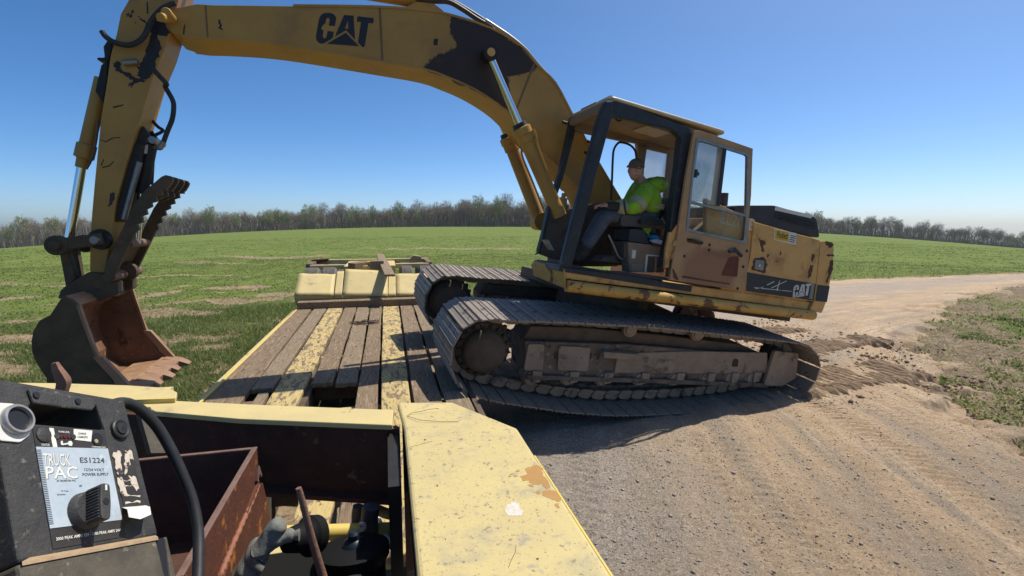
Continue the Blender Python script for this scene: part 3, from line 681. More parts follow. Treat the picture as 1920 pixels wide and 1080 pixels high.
def make_tree(seed, H, spread, leafy):
    """bare broadleaf tree: a trunk that forks into steep limbs, and a rounded crown of fine twigs"""
    q_ = random.Random(seed); TV_, TF, CV, CF = [], [], [], []
    def limb(p, q, r0, r1, sg=4):
        d = (q-p).normalized(); u = d.orthogonal().normalized(); w = d.cross(u); n0 = len(TV_)
        for (c, rr) in ((p, r0), (q, r1)):
            for k in range(sg): a = 2*pi*k/sg; TV_.append(tuple(c+(u*cos(a)+w*sin(a))*rr))
        for k in range(sg): TF.append((n0+k, n0+(k+1) % sg, n0+sg+(k+1) % sg, n0+sg+k))
    def twig(p, q, w):
        d = (q-p).normalized(); s = d.orthogonal().normalized(); s.rotate(Matrix.Rotation(q_.random()*6.28, 3, d)); n0 = len(CV)
        CV.extend([tuple(p-s*w/2), tuple(p+s*w/2), tuple(q)]); CF.append((n0, n0+1, n0+2))
    cx, cy = q_.gauss(0, 0.2), q_.gauss(0, 0.2); zc = H*q_.uniform(0.60, 0.68); rx = H*0.30*spread; rz = H-zc
    fork = Vector((cx*0.4, cy*0.4, H*q_.uniform(0.26, 0.42))); r = 0.012*H+0.05
    limb(Vector((0,0,-0.6)), fork, r*1.15, r*0.8, 6)
    limbs = []
    for k in range(q_.randint(5, 7)):
        a = 2*pi*(k+q_.random()*0.7)/6; e = Vector((cx+cos(a)*rx*q_.uniform(0.25, 0.7), cy+sin(a)*rx*q_.uniform(0.25, 0.7), zc+rz*q_.uniform(0.1, 0.75)))
        m = fork.lerp(e, 0.5)+Vector((q_.gauss(0,0.25), q_.gauss(0,0.25), 0)); limb(fork, m, r*0.55, r*0.34); limb(m, e, r*0.34, 0.03); limbs += [(fork, m), (m, e), (m, e)]
    for k in range(210):
        while True:
            v = Vector((q_.uniform(-1,1), q_.uniform(-1,1), q_.uniform(-1,1)))
            if 0.25 < v.length < 1: break
        v = v.normalized()*(v.length**0.6)
        lump = 1+0.22*sin(v.x*5+seed)*cos(v.y*4.5+seed*2)
        p = Vector((cx+v.x*rx*lump, cy+v.y*rx*lump, zc+v.z*rz*lump*(1.0 if v.z > 0 else 0.85)))
        A, B = q_.choice(limbs); s = A.lerp(B, q_.random()); s = s.lerp(p, 0.25)
        twig(s, p, 0.07)
        for j in range(10):
            d = Vector((v.x*0.6+q_.gauss(0,0.55), v.y*0.6+q_.gauss(0,0.55), 0.35+q_.gauss(0,0.5))).normalized(); L = H*q_.uniform(0.035, 0.085)
            b0 = p.lerp(s, q_.random()*0.45); twig(b0, b0+d*L, q_.uniform(0.04, 0.07) if not leafy else q_.uniform(0.07, 0.16))
    def mk(nm, V, F, mat):
        me = bpy.data.meshes.new(nm); me.from_pydata(V, [], F); me.materials.append(mat); return me
    return mk('trunk', TV_, TF, M['bark']), mk('crown', CV, CF, M['bud'] if leafy else M['twig'])
KINDS = [make_tree(100+i, 11+0.9*(i % 4), 0.85+0.14*(i % 3), i in (2, 6, 9)) for i in range(10)]
GROUPT = 'trees of the bare wood beyond the field'
def tree_at(x, y, s, k, rz):
    leafy = k in (2, 6, 9)
    t = bpy.data.objects.new('tree', None); COL.objects.link(t); t.location = (x, y, float(height(x, y))-0.1); t.scale = (s, s, s*random.uniform(0.9, 1.1)); t.rotation_euler = (0, 0, rz)
    az = math.degrees(math.atan2(x, y)); where = 'left of the bucket arm' if az < -38 else 'between bucket arm and cab' if az < 10 else 'right of the cab'
    t['label'] = ('pale green budding tree' if leafy else 'bare grey-brown tree') + ' in the far wood edge ' + where
    t['category'] = 'tree'; t['group'] = ('budding ' if leafy else 'bare ') + 'trees of the far wood edge ' + where
    for nm, me in (('trunk', KINDS[k][0]), ('crown', KINDS[k][1])):
        o = bpy.data.objects.new(nm, me); COL.objects.link(o); o.parent = t
def wood_dist(az):          # the wood edge is nearer on the left, farther on the right
    return float(np.interp(az, [-50,-38,-25,-10,5,20,32,50], [200,205,225,232,222,262,292,300]))
def wood_scale(az):
    return float(np.interp(az, [-50,-42,-36,-25,-14,-8,3,8,25,32,38,50], [1.0,0.95,0.82,0.84,0.84,1.02,1.08,0.98,0.98,0.98,0.92,0.80]))
for row, (n, dd) in enumerate(((125, 0), (110, 12), (60, 24))):
    for i in range(n):
        az = -49 + 98*(i + random.random()*0.9)/n; d = wood_dist(az) + dd + random.uniform(-4, 5)
        x = d*sin(radians(az))/cos(radians(az)) ; y = d
        tree_at(x, y, wood_scale(az)*random.choice((random.uniform(0.62, 0.85), random.uniform(0.85, 1.02), random.uniform(0.9, 1.14))), random.choice((0,1,3,4,5,7,8,0,3,5,2,6,9)), random.random()*6.28)
# the depth of the wood: trunks and brush that nobody could count
rng = np.random.default_rng(3); n = 60000
az = rng.uniform(-50, 50, n); dist = np.array([wood_dist(a) for a in az]) + rng.uniform(-3, 45, n); sc = np.array([wood_scale(a) for a in az])
x = dist*np.tan(np.radians(az)); y = dist; z = height(x, y)-0.2
hgt = np.where(rng.random(n) < 0.30, rng.uniform(6.5, 11.0, n), rng.uniform(0.8, 3.6, n))*sc; wdt = np.where(hgt > 4.2, rng.uniform(0.12, 0.26, n), rng.uniform(0.10, 0.35, n))
base = np.where(hgt > 4.2, 0, rng.uniform(0, 7.5, n)*sc*(rng.random(n) < 0.75))
a = rng.random(n)*2*pi; lx, ly = rng.normal(0, 0.16, n)*hgt, rng.normal(0, 0.16, n)*hgt
V = np.zeros((n,3,3)); V[:,0] = np.stack([x-np.cos(a)*wdt/2, y-np.sin(a)*wdt/2, z+base], -1); V[:,1] = np.stack([x+np.cos(a)*wdt/2, y+np.sin(a)*wdt/2, z+base], -1); V[:,2] = np.stack([x+lx, y+ly, z+base+hgt], -1)
me = bpy.data.meshes.new('wood'); me.vertices.add(3*n); me.vertices.foreach_set('co', V.ravel()); me.loops.add(3*n); me.loops.foreach_set('vertex_index', np.arange(3*n))
me.polygons.add(n); me.polygons.foreach_set('loop_start', np.arange(0,3*n,3)); me.polygons.foreach_set('loop_total', np.full(n,3)); me.update(); me.validate(); me.materials.append(M['woodmass'])
wood = bpy.data.objects.new('wood', me); COL.objects.link(wood); wood['kind'] = 'stuff'

# thin spring haze over the fields: one even box of air
hz = bpy.data.meshes.new('haze'); v_, f_ = box(-560, 560, -60, 640, -43.0, 34.0); hz.from_pydata(v_, [], f_)
hm = bpy.data.materials.new('haze_air'); hm.use_nodes = True; hn = hm.node_tree.nodes; hn.clear()
ho = hn.new('ShaderNodeOutputMaterial'); hv = hn.new('ShaderNodeVolumePrincipled'); hv.inputs['Color'].default_value = (0.80, 0.88, 1.0, 1); hv.inputs['Density'].default_value = 0.0002
hm.node_tree.links.new(hv.outputs[0], ho.inputs['Volume']); hz.materials.append(hm)
haze = bpy.data.objects.new('haze', hz); COL.objects.link(haze); haze['kind'] = 'stuff'

# ------------------------------------------------------------------ the excavator
EX = thing('excavator', 'large worn yellow tracked excavator climbing over the edge of the low trailer', 'excavator', M_EX)
X_ = Vector((1,0,0)); 
def P3(p2, y): return (p2[0], y, p2[1])

# --- tracks: a closed run of steel shoes, a chain inside it, a frame with rollers
TRK = [(1.66,0.6409),(1.2403,0.6588),(0.6851,0.6678),(0.1407,0.674),(-0.5183,0.6541),(-1.1444,0.6402),(-1.6489,0.6225),(-2.0231,0.602),(-2.247,0.5302),(-2.4103,0.3823),(-2.4435,0.1831),(-2.3543,-0.0429),(-2.1332,-0.2051),(-1.8599,-0.1649),(-1.3194,-0.2748),(-0.7492,-0.3384),(-0.0919,-0.3785),(0.4562,-0.3909),(1.0227,-0.3539),(1.5012,-0.2903),(1.8362,-0.241),(2.1102,-0.1713),(2.25,-0.0858),(2.358,0.0946),(2.3855,0.3366),(2.2473,0.564),(2.0213,0.637)]
def closed_run(P, n, inset):
    P = [Vector((a, b)) for a, b in P]; m = len(P); Q = []
    for i in range(m):
        t = (P[(i+1) % m]-P[i-1]).normalized(); nrm_ = Vector((-t.y, t.x))
        Q.append(P[i] + nrm_*inset)
    c = sum(P, Vector((0,0)))/m
    if sum(((q-c).length for q in Q)) > sum(((p-c).length for p in P)) and inset > 0:
        Q = [P[i]*2-Q[i] for i in range(m)]
    d = [0]
    for i in range(m): d.append(d[-1] + (Q[(i+1) % m]-Q[i]).length)
    out = []
    for k in range(n):
        s = d[-1]*k/n; i = max(j for j in range(m) if d[j] <= s+1e-9)
        f = (s-d[i])/(d[i+1]-d[i]); out.append(Q[i].lerp(Q[(i+1) % m], f))
    return out, d[-1]
run, RL = closed_run(TRK, 400, 0.0)
NSH = int(round(RL/0.19)); PITCH = RL/NSH
cen = sum(run, Vector((0,0)))/len(run)
def shoe_geom(w):
    h = PITCH*0.5-0.008; g = [box(-h, h, -w/2, w/2, 0, 0.014)]
    for gx_ in (-h+0.006, -0.01, h-0.03):            # three grouser bars
        pts = [(gx_-0.008, 0.014), (gx_+0.014, 0.014), (gx_+0.008, 0.024), (gx_-0.001, 0.024)]
        g.append(prism(pts, 'y', -w/2, w/2))
    return g
SW = 0.95
shoe_src = None
def track_frames(n, inset):
    pts, L = closed_run(TRK, n, inset); out = []
    for i in range(n):
        t = (pts[(i+1) % n]-pts[i-1]).normalized(); nn = Vector((-t.y, t.x))
        if nn.dot(pts[i]-cen) < 0: nn = -nn
        out.append((pts[i], t, nn))
    return out
def shoe_matrix(p, t, nn, yc):
    ex = Vector((t.x, 0, t.y)); ez = Vector((nn.x, 0, nn.y)); ey = ez.cross(ex)
    R = Matrix((ex, ey, ez)).transposed().to_4x4(); return Matrix.Translation((p.x, yc, p.y)) @ R
LINKG = []; LINKH = []
for (p, t, nn) in track_frames(NSH, 0.10):
    for s in (-0.10, 0.06):
        m = shoe_matrix(p, t, nn, 0)
        prof = [(-0.086, -0.045), (-0.05, -0.055), (0.05, -0.055), (0.088, -0.04), (0.088, 0.03), (0.055, 0.052), (-0.03, 0.052), (-0.06, 0.03), (-0.086, 0.02)]
        LINKG.append(xf(prism(prof, 'y', s-0.022, s+0.022), m))
        LINKG.append(xf(cyl((0.085, s-0.045, 0), (0.085, s+0.045, 0), 0.033, seg=8), m))
        if s > 0: LINKH += [xf(cyl((hx, s+0.020, 0.0), (hx, s+0.0235, 0.0), 0.026, seg=8), m) for hx in (-0.045, 0.028)]
HUB = Vector([(1.9449,0.2035)][0]); IDL = Vector([(-2.3133,0.2783)][0])
REL = M_EX.inverted() @ M_TK
def build_track(yc, side, dx=0.0, dz=0.0):
    RM = REL @ Matrix.Translation((dx, 0, dz))
    tr = part('track_chain', LINKG_at(yc-0.02), M['mud'], EX); tr.matrix_basis = RM
    part('link_hole', [([(a, b+yc-0.02, c) for a, b, c in g[0]], g[1]) for g in LINKH], M['black'], tr, stuff=True)
    global shoe_src
    for (p, t, nn) in track_frames(NSH, 0.03):
        m = shoe_matrix(p, t, nn, yc)
        if shoe_src is None:
            o = part('track_shoe', shoe_geom(SW), M['shoe'], tr); shoe_src = o; o.matrix_basis = m
        else: copy_part(shoe_src, tr, m)
    # frame
    y0, y1 = (yc-0.26, yc+0.22)
    body = [(1.5282,0.344),(0.2666,0.3741),(-1.8099,0.3248),(-1.9226,-0.0329),(-0.7357,-0.0479),(0.1781,-0.0188),(1.4665,-0.019)]
    top = [(1.5282,0.344),(1.4635,0.4928),(0.8394,0.5141),(-0.213,0.4894),(-1.4263,0.4337),(-1.8099,0.3248)]
    fr = part('track_frame', [prism(body, 'y', y0, y1)], M['track'], EX, bevel=0.012); fr.matrix_basis = RM
    out = y1 if side > 0 else y0; dr = 1 if side > 0 else -1
    part('frame_top', prism([body[0]] + top[1:-1] + [body[2], body[1]], 'y', yc-0.22, yc+0.15), M['mudshade'], fr, bevel=0.01)
    def yr(a, b): return (out+dr*a, out+dr*b) if dr > 0 else (out-b, out-a)
    if side > 0:
        for q in ([(1.5002,0.3269),(1.3171,0.3308),(1.2816,0.0306),(1.5035,0.0348)], [(1.1457,0.3223),(0.7625,0.3241),(0.7455,0.0484),(1.1132,0.048)]):
            part('mud_plate', prism(rnd(q, 0.03), 'y', *yr(0.0, 0.03)), M['mud'], fr, bevel=0.008)
        part('step_bar', prism([(0.6278,0.3008),(0.1673,0.292),(0.1504,0.2182),(0.6128,0.2291)], 'y', *yr(0.0, 0.09)), M['mud'], fr, bevel=0.01)
        part('frame_flange', prism([(1.4685,-0.0071),(0.181,-0.0059),(-1.8284,-0.0206),(-1.8442,-0.0713),(0.1694,-0.0575),(1.4604,-0.0547)], 'y', *yr(0, 0.06)), M['track'], fr, bevel=0.006)
        part('mud_plate', prism([(0.4026,0.2693),(-0.4431,0.3318),(-0.7778,0.3476),(-1.7627,0.3768),(-1.8483,0.1039),(-0.8545,0.0643),(0.4031,0.0406)], 'y', *yr(0.0, 0.022)), M['mud'], fr, bevel=0.01)
        part('access_hole', prism(rnd([(-1.2428,0.2767),(-1.3139,0.2763),(-1.333,0.1764),(-1.2415,0.1764)], 0.02), 'y', *yr(0.022, 0.03)), M['black'], fr)
        part('idler_guard', prism(rnd([(-1.8243,0.4207),(-2.2362,0.4056),(-2.3026,0.0725),(-2.0952,-0.0485),(-1.7856,-0.0381)], 0.03), 'y', *yr(0.02, 0.07)), M['mud'], fr, bevel=0.012)
    # bottom rollers, each in its bracket
    for px_ in [(1.3872,-0.0546),(0.9446,-0.0483),(0.5155,-0.0451),(0.0296,-0.032)] + [(-0.4587,-0.0208),(-0.9133,-0.0086),(-1.2777,0.0097),(-1.6255,0.0279)]:
        r = 0.088; c = (px_[0]+0.02, px_[1]+0.005)
        a, b = (out-0.16*dr, out+0.03*dr)
        ro = part('roller', [rev(P3(c, a), P3(c, b), [(0, r*0.8), (0.05, r), (0.16, r), (0.17, r*0.85), (0.19, r*0.8)], 16)], M['mud'], fr, smooth=True)
        part('roller_bracket', [prism(rnd([(c[0]-0.10, c[1]-0.03), (c[0]-0.01, c[1]-0.05), (c[0]+0.005, c[1]+0.09), (c[0]-0.11, c[1]+0.09)], 0.015), 'y', min(b, b+0.025*dr), max(b, b+0.025*dr))], M['mud'], ro, bevel=0.006)
    for px_ in [(0.2963,0.5462),(-0.6374,0.5517)]:
        part('carrier_roller', [rev(P3(px_, out-0.3*dr), P3(px_, out+0.04*dr), [(0, 0.06), (0.22, 0.06), (0.25, 0.085), (0.31, 0.085), (0.32, 0.07), (0.34, 0.065)], 16)], M['mud'], fr, smooth=True)
    # final drive and sprocket at the front, idler wheel at the rear
    def star(c, r0, r1, n):
        return [(c[0]+(r1 if k % 2 else r0)*cos(pi*2*(k//2+0.5*(k % 2)+0.0)/n + (0.12 if k % 2 else 0)), c[1]+(r1 if k % 2 else r0)*sin(pi*2*(k//2+0.5*(k % 2))/n)) for k in range(2*n)]
    sp_ = part('drive_sprocket', [prism(star(HUB, 0.36, 0.30, 21), 'y', yc-0.03, yc+0.03)], M['mudshade'], EX, bevel=0.005); sp_.matrix_basis = RM
    hub = [(0, 0.30), (0.14, 0.30), (0.16, 0.285), (0.17, 0.235), (0.23, 0.235), (0.27, 0.21), (0.30, 0.15), (0.31, 0.02)]
    hs = yc-0.02 if side > 0 else yc+0.02
    part('final_drive', [rev(P3(HUB, hs), P3(HUB, hs+dr), [(t_*0.95, r_*0.98) for t_, r_ in hub], 28)], M['mudshade'], sp_, smooth=True)
    if side < 0:
        part('final_drive', [rev(P3(HUB, yc), P3(HUB, yc+1), [(0, 0.31), (0.22, 0.30), (0.25, 0.27), (0.28, 0.24), (0.29, 0.10)], 28)], M['mudshade'], sp_, smooth=True)
    for k in range(18):
        a = 2*pi*k/18; c = (HUB[0]+0.258*cos(a), HUB[1]+0.258*sin(a)); b0 = hs+dr*0.155
        part('hub_bolt', [cyl(P3(c, b0), P3(c, b0+dr*0.03), 0.02, seg=6)], M['black'], sp_)
    iw = part('idler_wheel', [rev((IDL[0]+0.08, yc-0.1, IDL[1]-0.01), (IDL[0]+0.08, yc+0.1, IDL[1]-0.01), [(0, 0.23), (0.06, 0.23), (0.06, 0.275), (0.14, 0.275), (0.14, 0.23), (0.2, 0.23)], 28)], M['mudshade'], EX, smooth=True); iw.matrix_basis = RM
def LINKG_at(yc): return [([(a, b+yc, c) for a, b, c in g[0]], g[1]) for g in LINKG]
build_track(1.03, 1)
build_track(-0.95, -1, -0.05, 0.05)
part('undercarriage', [prism([(-0.85,0.34),(0.85,0.34),(0.8,0.66),(-0.8,0.66)], 'y', -0.9, 0.8), cyl((0,0,0.6),(0,0,0.95),0.62, seg=28)], M['mudshade'], EX, bevel=0.02)

# --- upper body
YB = 1.35
deckpoly = [(1.2841,1.1805),(0.7609,1.1988),(-0.0326,1.2325),(-1.1256,1.2593),(-2.2272,1.2787),(-2.2106,1.1731),(-1.1449,1.1514),(-0.0553,1.1322),(0.7425,1.109),(1.2495,1.0961)]
part('platform_frame', [prism(deckpoly, 'y', 0.40, YB-0.035)], M['cat'], EX, bevel=0.012)
part('platform_deck', [box(-2.2, 0.45, -1.30, 0.38, 1.0, 1.14)], M['cat'], EX, bevel=0.012)
inner = [(p[0], p[1]-0.02) for p in [(0.9419,1.0596),(-2.4385,1.2153),(-2.2891,1.0511),(0.7835,0.9462)]]
part('platform_underside', [prism([(0.9,0.95),(0.9,1.1),(-2.2,1.15),(-2.2,0.98)], 'y', -0.9, 1.1)], M['mudshade'], EX)
# half-round sill rail along the bottom
A = [(1.214,1.33,1.0257),(0.6495,1.33,1.0374),(-0.2636,1.33,1.064),(-1.207,1.33,1.0841),(-2.2979,1.33,1.1175)]
part('sill_rail', [tube(A, 0.062, 14)], M['chipped'], EX, smooth=True)
part('corner_plate', [loft([Vector(p) for p in [(1.2862,1.35,1.1913),(1.2306,1.35,0.9977)]] + [Vector(p) for p in [(1.2614,0.5,1.0436),(1.3002,0.5,1.2183)]],
     [Vector(p)-Vector((0.03,0.03,0)) for p in [(1.2862,1.35,1.1913),(1.2306,1.35,0.9977)]] + [Vector(p)-Vector((0.03,0.03,0)) for p in [(1.2614,0.5,1.0436),(1.3002,0.5,1.2183)]])], M['chipped'], EX, bevel=0.006)
part('base_frame', [box(0.45, 0.95, -0.10, 0.40, 0.98, 1.16)], M['mudshade'], EX, bevel=0.015)
# engine housing
side = [(-1.0429,2.0984),(-2.1324,2.0608),(-2.2174,1.5158),(-2.2308,1.2958),(-1.1284,1.2741),(-1.08,1.5096),(-1.0876,1.6958)]
h_ = part('side_panel', [prism(side, 'y', YB-0.04, YB)], M['cat'], EX, bevel=0.006)
part('black_band', [prism([(-1.0854,1.5042),(-2.2088,1.5146),(-2.229,1.3022),(-1.1307,1.2807)], 'y', YB, YB+0.003)], M['blackband'], h_)
tail = [(-2.1508,2.059),(-2.3866,2.0585),(-2.4548,1.7415),(-2.4562,1.5249),(-2.4597,1.3075),(-2.4287,1.1609),(-2.2107,1.1772),(-2.2569,1.2991),(-2.2313,1.5144)]
tl_ = part('counterweight', [prism(rnd(tail, 0.03), 'y', -1.25, YB-0.005)], M['cat'], EX, bevel=0.02)
part('black_band', [prism([(-2.2468,1.5094),(-2.4632,1.5187),(-2.4706,1.3116),(-2.2653,1.3029)], 'y', YB-0.005, YB-0.002)], M['blackband'], tl_)
part('side_panel', [prism([(-0.3253,2.2367),(-1.0486,2.1175),(-1.1922,1.2718),(-0.5574,1.2707)], 'y', 1.26, 1.33)], M['cat'], EX, bevel=0.006)
top = [(-1.0439,2.108),(-2.1926,2.0709)]
body_top = [(top[0][0]+0.25, 1.15), (top[0][0]+0.25, top[0][1]-0.0), (top[1][0], top[1][1]-0.005), (top[1][0], 1.15)]
part('engine_housing', [prism(body_top, 'y', -1.25, YB-0.045)], M['cat'], EX, bevel=0.015)
hoodp = [(-0.8453,2.2606),(-1.4448,2.3738),(-2.1705,2.3558),(-2.303,2.1096),(-1.1912,2.1192),(-0.8807,2.1196)]
hd = part('engine_hood', [prism(rnd(hoodp, 0.05), 'y', -0.6, 1.20)], M['hood'], EX, bevel=0.008)
l0, l1 = [Vector(p) for p in [(-1.4645,1.2,2.3394),(-2.0818,1.2,2.3496)]]
for k in range(26):
    c = l0.lerp(l1, (k+0.5)/26); o = box(c.x-0.010, c.x+0.010, 1.20, 1.206, c.z-0.022, c.z+0.022)
    if k == 0: perf = part('vent_slot', [([(p[0]-c.x, p[1], p[2]-c.z) for p in o[0]], o[1])], M['whitepaint'], hd); perf.location = (c.x, 0, c.z)
    else: copy_part(perf, hd, Matrix.Translation((c.x, 0, c.z)))
for k, q in enumerate(([(-1.4806,2.2948),(-2.1577,2.2973),(-2.1631,2.2784),(-1.4855,2.2766)], [(-1.4904,2.2584),(-2.1676,2.2627),(-2.173,2.2438),(-1.4953,2.2401)], [(-1.5576,2.229),(-2.1775,2.228),(-2.182,2.2122),(-1.5617,2.2137)])):
    part('louvre', [prism(q, 'y', 1.20, 1.212)], M['black'], hd, bevel=0.003)
part('exhaust_stack', [cyl([(-1.2966,0.5,2.3636)][0], [(-1.2733,0.5,2.5324)][0], 0.055, seg=16)], M['rustedge'], EX, smooth=True)
# sticker, latch, chips on the side panel
stk = part('dealer_sticker', [prism([(-1.361,2.0744),(-1.7215,2.0784),(-1.7471,1.9398),(-1.3964,1.9421)], 'y', YB, YB+0.003)], M['whitepaint'], h_)
part('yellow_field', [prism([(-1.3751,2.0629),(-1.6007,2.0657),(-1.6232,1.9529),(-1.403,1.9511)], 'y', YB+0.003, YB+0.005)], M['stickery'], h_)
def ex_text(px2, frame_y, body, w, h, out=0.006, shear=0.0, slope=0.0):
    o = Vector((px2[0], frame_y, px2[1]))
    R = Matrix(((-1,0,0),(0,0,1),(0,1,0))).to_4x4()
    return text_geom(body, w, h, Matrix.Translation(o) @ Matrix.Rotation(slope, 4, 'Y') @ R, out, shear)
q0, q1 = [(-1.4201,1.9789),(-1.593,1.9858)]
part('lettering', [ex_text(q0, YB, 'Puckett', abs(q0[0]-q1[0]), 0.075, 0.0065, 0, -0.0)], M['ink'], h_)
a_, b_ = [(-1.632,2.0364),(-1.7194,1.9656)]
for k in range(4):
    z_ = a_[1] + (b_[1]-a_[1])*k/3; part('fine_print', [box(b_[0], a_[0], YB+0.003, YB+0.0045, z_-0.006, z_+0.004)], M['hood'], h_)
part('latch_surround', [prism(rag([(-1.1566,1.6833),(-1.2948,1.7092),(-1.3628,1.6446),(-1.3632,1.527),(-1.21,1.5315),(-1.1413,1.5495),(-1.1432,1.6349)], 0.008, 4, 2), 'y', YB, YB+0.0025)], M['chip'], h_)
lt_ = part('latch', [prism(rnd([(-1.1604,1.6685),(-1.3039,1.6748),(-1.3148,1.556),(-1.1798,1.5551)], 0.01), 'y', YB, YB+0.012)], M['steel'], h_, bevel=0.003)
part('latch_button', [cyl(P3([(-1.2361,1.6077)][0], YB+0.012), P3([(-1.2361,1.6077)][0], YB+0.02), 0.014)], M['whitepaint'], h_)
CH = [[(-1.1544,1.9143),(-1.2044,1.8995),(-1.2674,1.913),(-1.2799,1.8809),(-1.2567,1.8307),(-1.286,1.781),(-1.258,1.7719),(-1.2181,1.809),(-1.1929,1.8667)], [(-2.0425,1.8631),(-2.084,1.8728),(-2.101,1.8446),(-2.0867,1.7855),(-2.0614,1.7735),(-2.0417,1.8192)], [(-2.0534,1.7235),(-2.0937,1.7376),(-2.1135,1.6916),(-2.1081,1.6091),(-2.0852,1.5567),(-2.0466,1.5759),(-2.0458,1.6491)],
      [(-1.5119,1.8277),(-1.5408,1.8133),(-1.5539,1.7807),(-1.5351,1.773)], [(-1.3252,1.7482),(-1.3624,1.7618),(-1.3657,1.7264),(-1.3437,1.7167)], [(-1.4934,1.7114),(-1.5154,1.7069),(-1.5175,1.6835),(-1.5007,1.6841)]]
for c in CH: part('rust_chip', [prism(rag(c, 0.007, 4, 5), 'y', YB, YB+0.002)], M['chip'], h_)
for c in ([(-2.2158,2.0582),(-2.3561,2.0599),(-2.3726,2.0429),(-2.3295,1.9948),(-2.2553,2.0156)], [(-2.3737,1.8285),(-2.4218,1.8524),(-2.4502,1.7404),(-2.4207,1.6446),(-2.4197,1.5694),(-2.3878,1.5451),(-2.3897,1.6485),(-2.375,1.7459)], [(-2.293,1.9019),(-2.4252,1.9192),(-2.428,1.9097),(-2.301,1.89)]):
    part('rust_chip', [prism(rag(c, 0.007, 4, 6), 'y', YB-0.005, YB-0.002)], M['chip'], tl_)
for c in ([(-1.4179,1.3975),(-1.5167,1.4538),(-1.5308,1.4478),(-1.4299,1.3912)], [(-1.5858,1.3516),(-1.6053,1.474),(-1.6155,1.4754),(-1.6033,1.3491)], [(-1.2391,1.3419),(-1.835,1.3731),(-1.8367,1.3669),(-1.2414,1.3328)], [(-1.4971,1.3717),(-1.7174,1.4895),(-1.7232,1.4839),(-1.5071,1.3651)], [(-1.2617,1.3324),(-1.3748,1.3664),(-1.38,1.3624),(-1.2676,1.3253)]):
    part('scratch', [prism(c, 'y', YB+0.003, YB+0.0045)], M['logowhite'], h_)

# --- the maker's mark, drawn once on the boom and once on the side panel
MARK = [[(3.895,3.0771),(3.9241,3.0685),(3.9486,3.0748),(3.9685,3.0959),(3.9744,3.1254),(3.9681,3.2925),(3.9622,3.33),(3.9443,3.3578),(3.917,3.3788),(3.8798,3.3914),(3.8453,3.3932),(3.8218,3.3803),(3.8076,3.3555),(3.8108,3.2802),(3.8678,3.2673),(3.8677,3.3324),(3.8774,3.3406),(3.8941,3.3355),(3.9025,3.3172),(3.9039,3.2787),(3.926,3.2496),(3.9354,3.2222),(3.9293,3.2083),(3.9113,3.2026),(3.9123,3.1439),(3.9041,3.1306),(3.8911,3.13),(3.8776,3.143),(3.8754,3.1594),(3.8734,3.2104),(3.8137,3.2198),(3.8151,3.1639),(3.8296,3.1415)],
        [(3.7385,3.413),(3.6913,3.4241),(3.6942,3.3702),(3.712,3.2817),(3.697,3.2858),(3.6986,3.2713),(3.797,3.176)], [(3.6913,3.4241),(3.6461,3.435),(3.5987,3.203),(3.6986,3.2713),(3.697,3.2858),(3.6786,3.2909),(3.6942,3.3702)],
        [(3.6981,3.2442),(3.5509,3.1505),(3.8634,3.0841)], [(3.6067,3.4413),(3.4446,3.4723),(3.4427,3.42),(3.4912,3.4074),(3.4954,3.1759),(3.5036,3.1527),(3.5195,3.1527),(3.5672,3.1871),(3.5645,3.3964),(3.6061,3.3882)]]
mx0 = max(p[0] for q in MARK for p in q); mx1 = min(p[0] for q in MARK for p in q)
mz0 = min(p[1] for q in MARK for p in q); mz1 = max(p[1] for q in MARK for p in q)
HQ = [(-1.8695,1.2937),(-2.1375,1.3079),(-2.1332,1.5114),(-1.8388,1.4986)]      # bl br tr tl on the side panel
def remap(p):
    # straighten the boom's slope first, then set into the panel's parallelogram
    u = (mx0-p[0])/(mx0-mx1); v = (p[1]-mz0)/(mz1-mz0)
    v2 = (v - (1-u)*0.07)/0.86; v2 = v
    a = Vector(HQ[0]).lerp(Vector(HQ[1]), u); b = Vector(HQ[3]).lerp(Vector(HQ[2]), u)
    return tuple(a.lerp(b, v2))
for q in MARK: part('maker_mark', [prism([remap(p) for p in q], 'y', YB+0.003, YB+0.0055)], M['logowhite'], h_)
part('torn_decal', [prism([(-2.1375,1.5119),(-2.1866,1.5121),(-2.2087,1.3169),(-2.1443,1.3154)], 'y', YB+0.003, YB+0.005)], M['steel'], h_)

# --- boom
BOOM = [(5.2623,2.9057),(5.2486,2.9836),(5.1884,3.0296),(5.0349,3.1154),(4.904,3.1471),(4.2178,3.3547),(3.4288,3.594),(2.9578,3.709),(2.6606,3.7505),(2.1991,3.7517),(1.7889,3.6625),(1.5634,3.5108),(1.2987,3.3727),(1.0172,3.0759),(0.666,2.7039),(0.3058,2.3534),(0.0442,2.1056),(-0.0016,1.8885),(0.4023,1.8173),(0.7364,2.2122),(1.1163,2.4456),(1.3493,2.5761),(1.7966,2.8696),(2.0553,2.9833),(2.3182,3.054),(2.5799,3.0908),(2.8241,3.1058),(3.3086,3.0619),(4.1459,2.9751),(4.5163,2.919),(4.871,2.8397),(4.9982,2.807),(5.129,2.788),(5.2212,2.7951)]
bm_ = part('boom', [prism(BOOM, 'y', -0.25, 0.25)], M['boom'], EX, bevel=0.006)
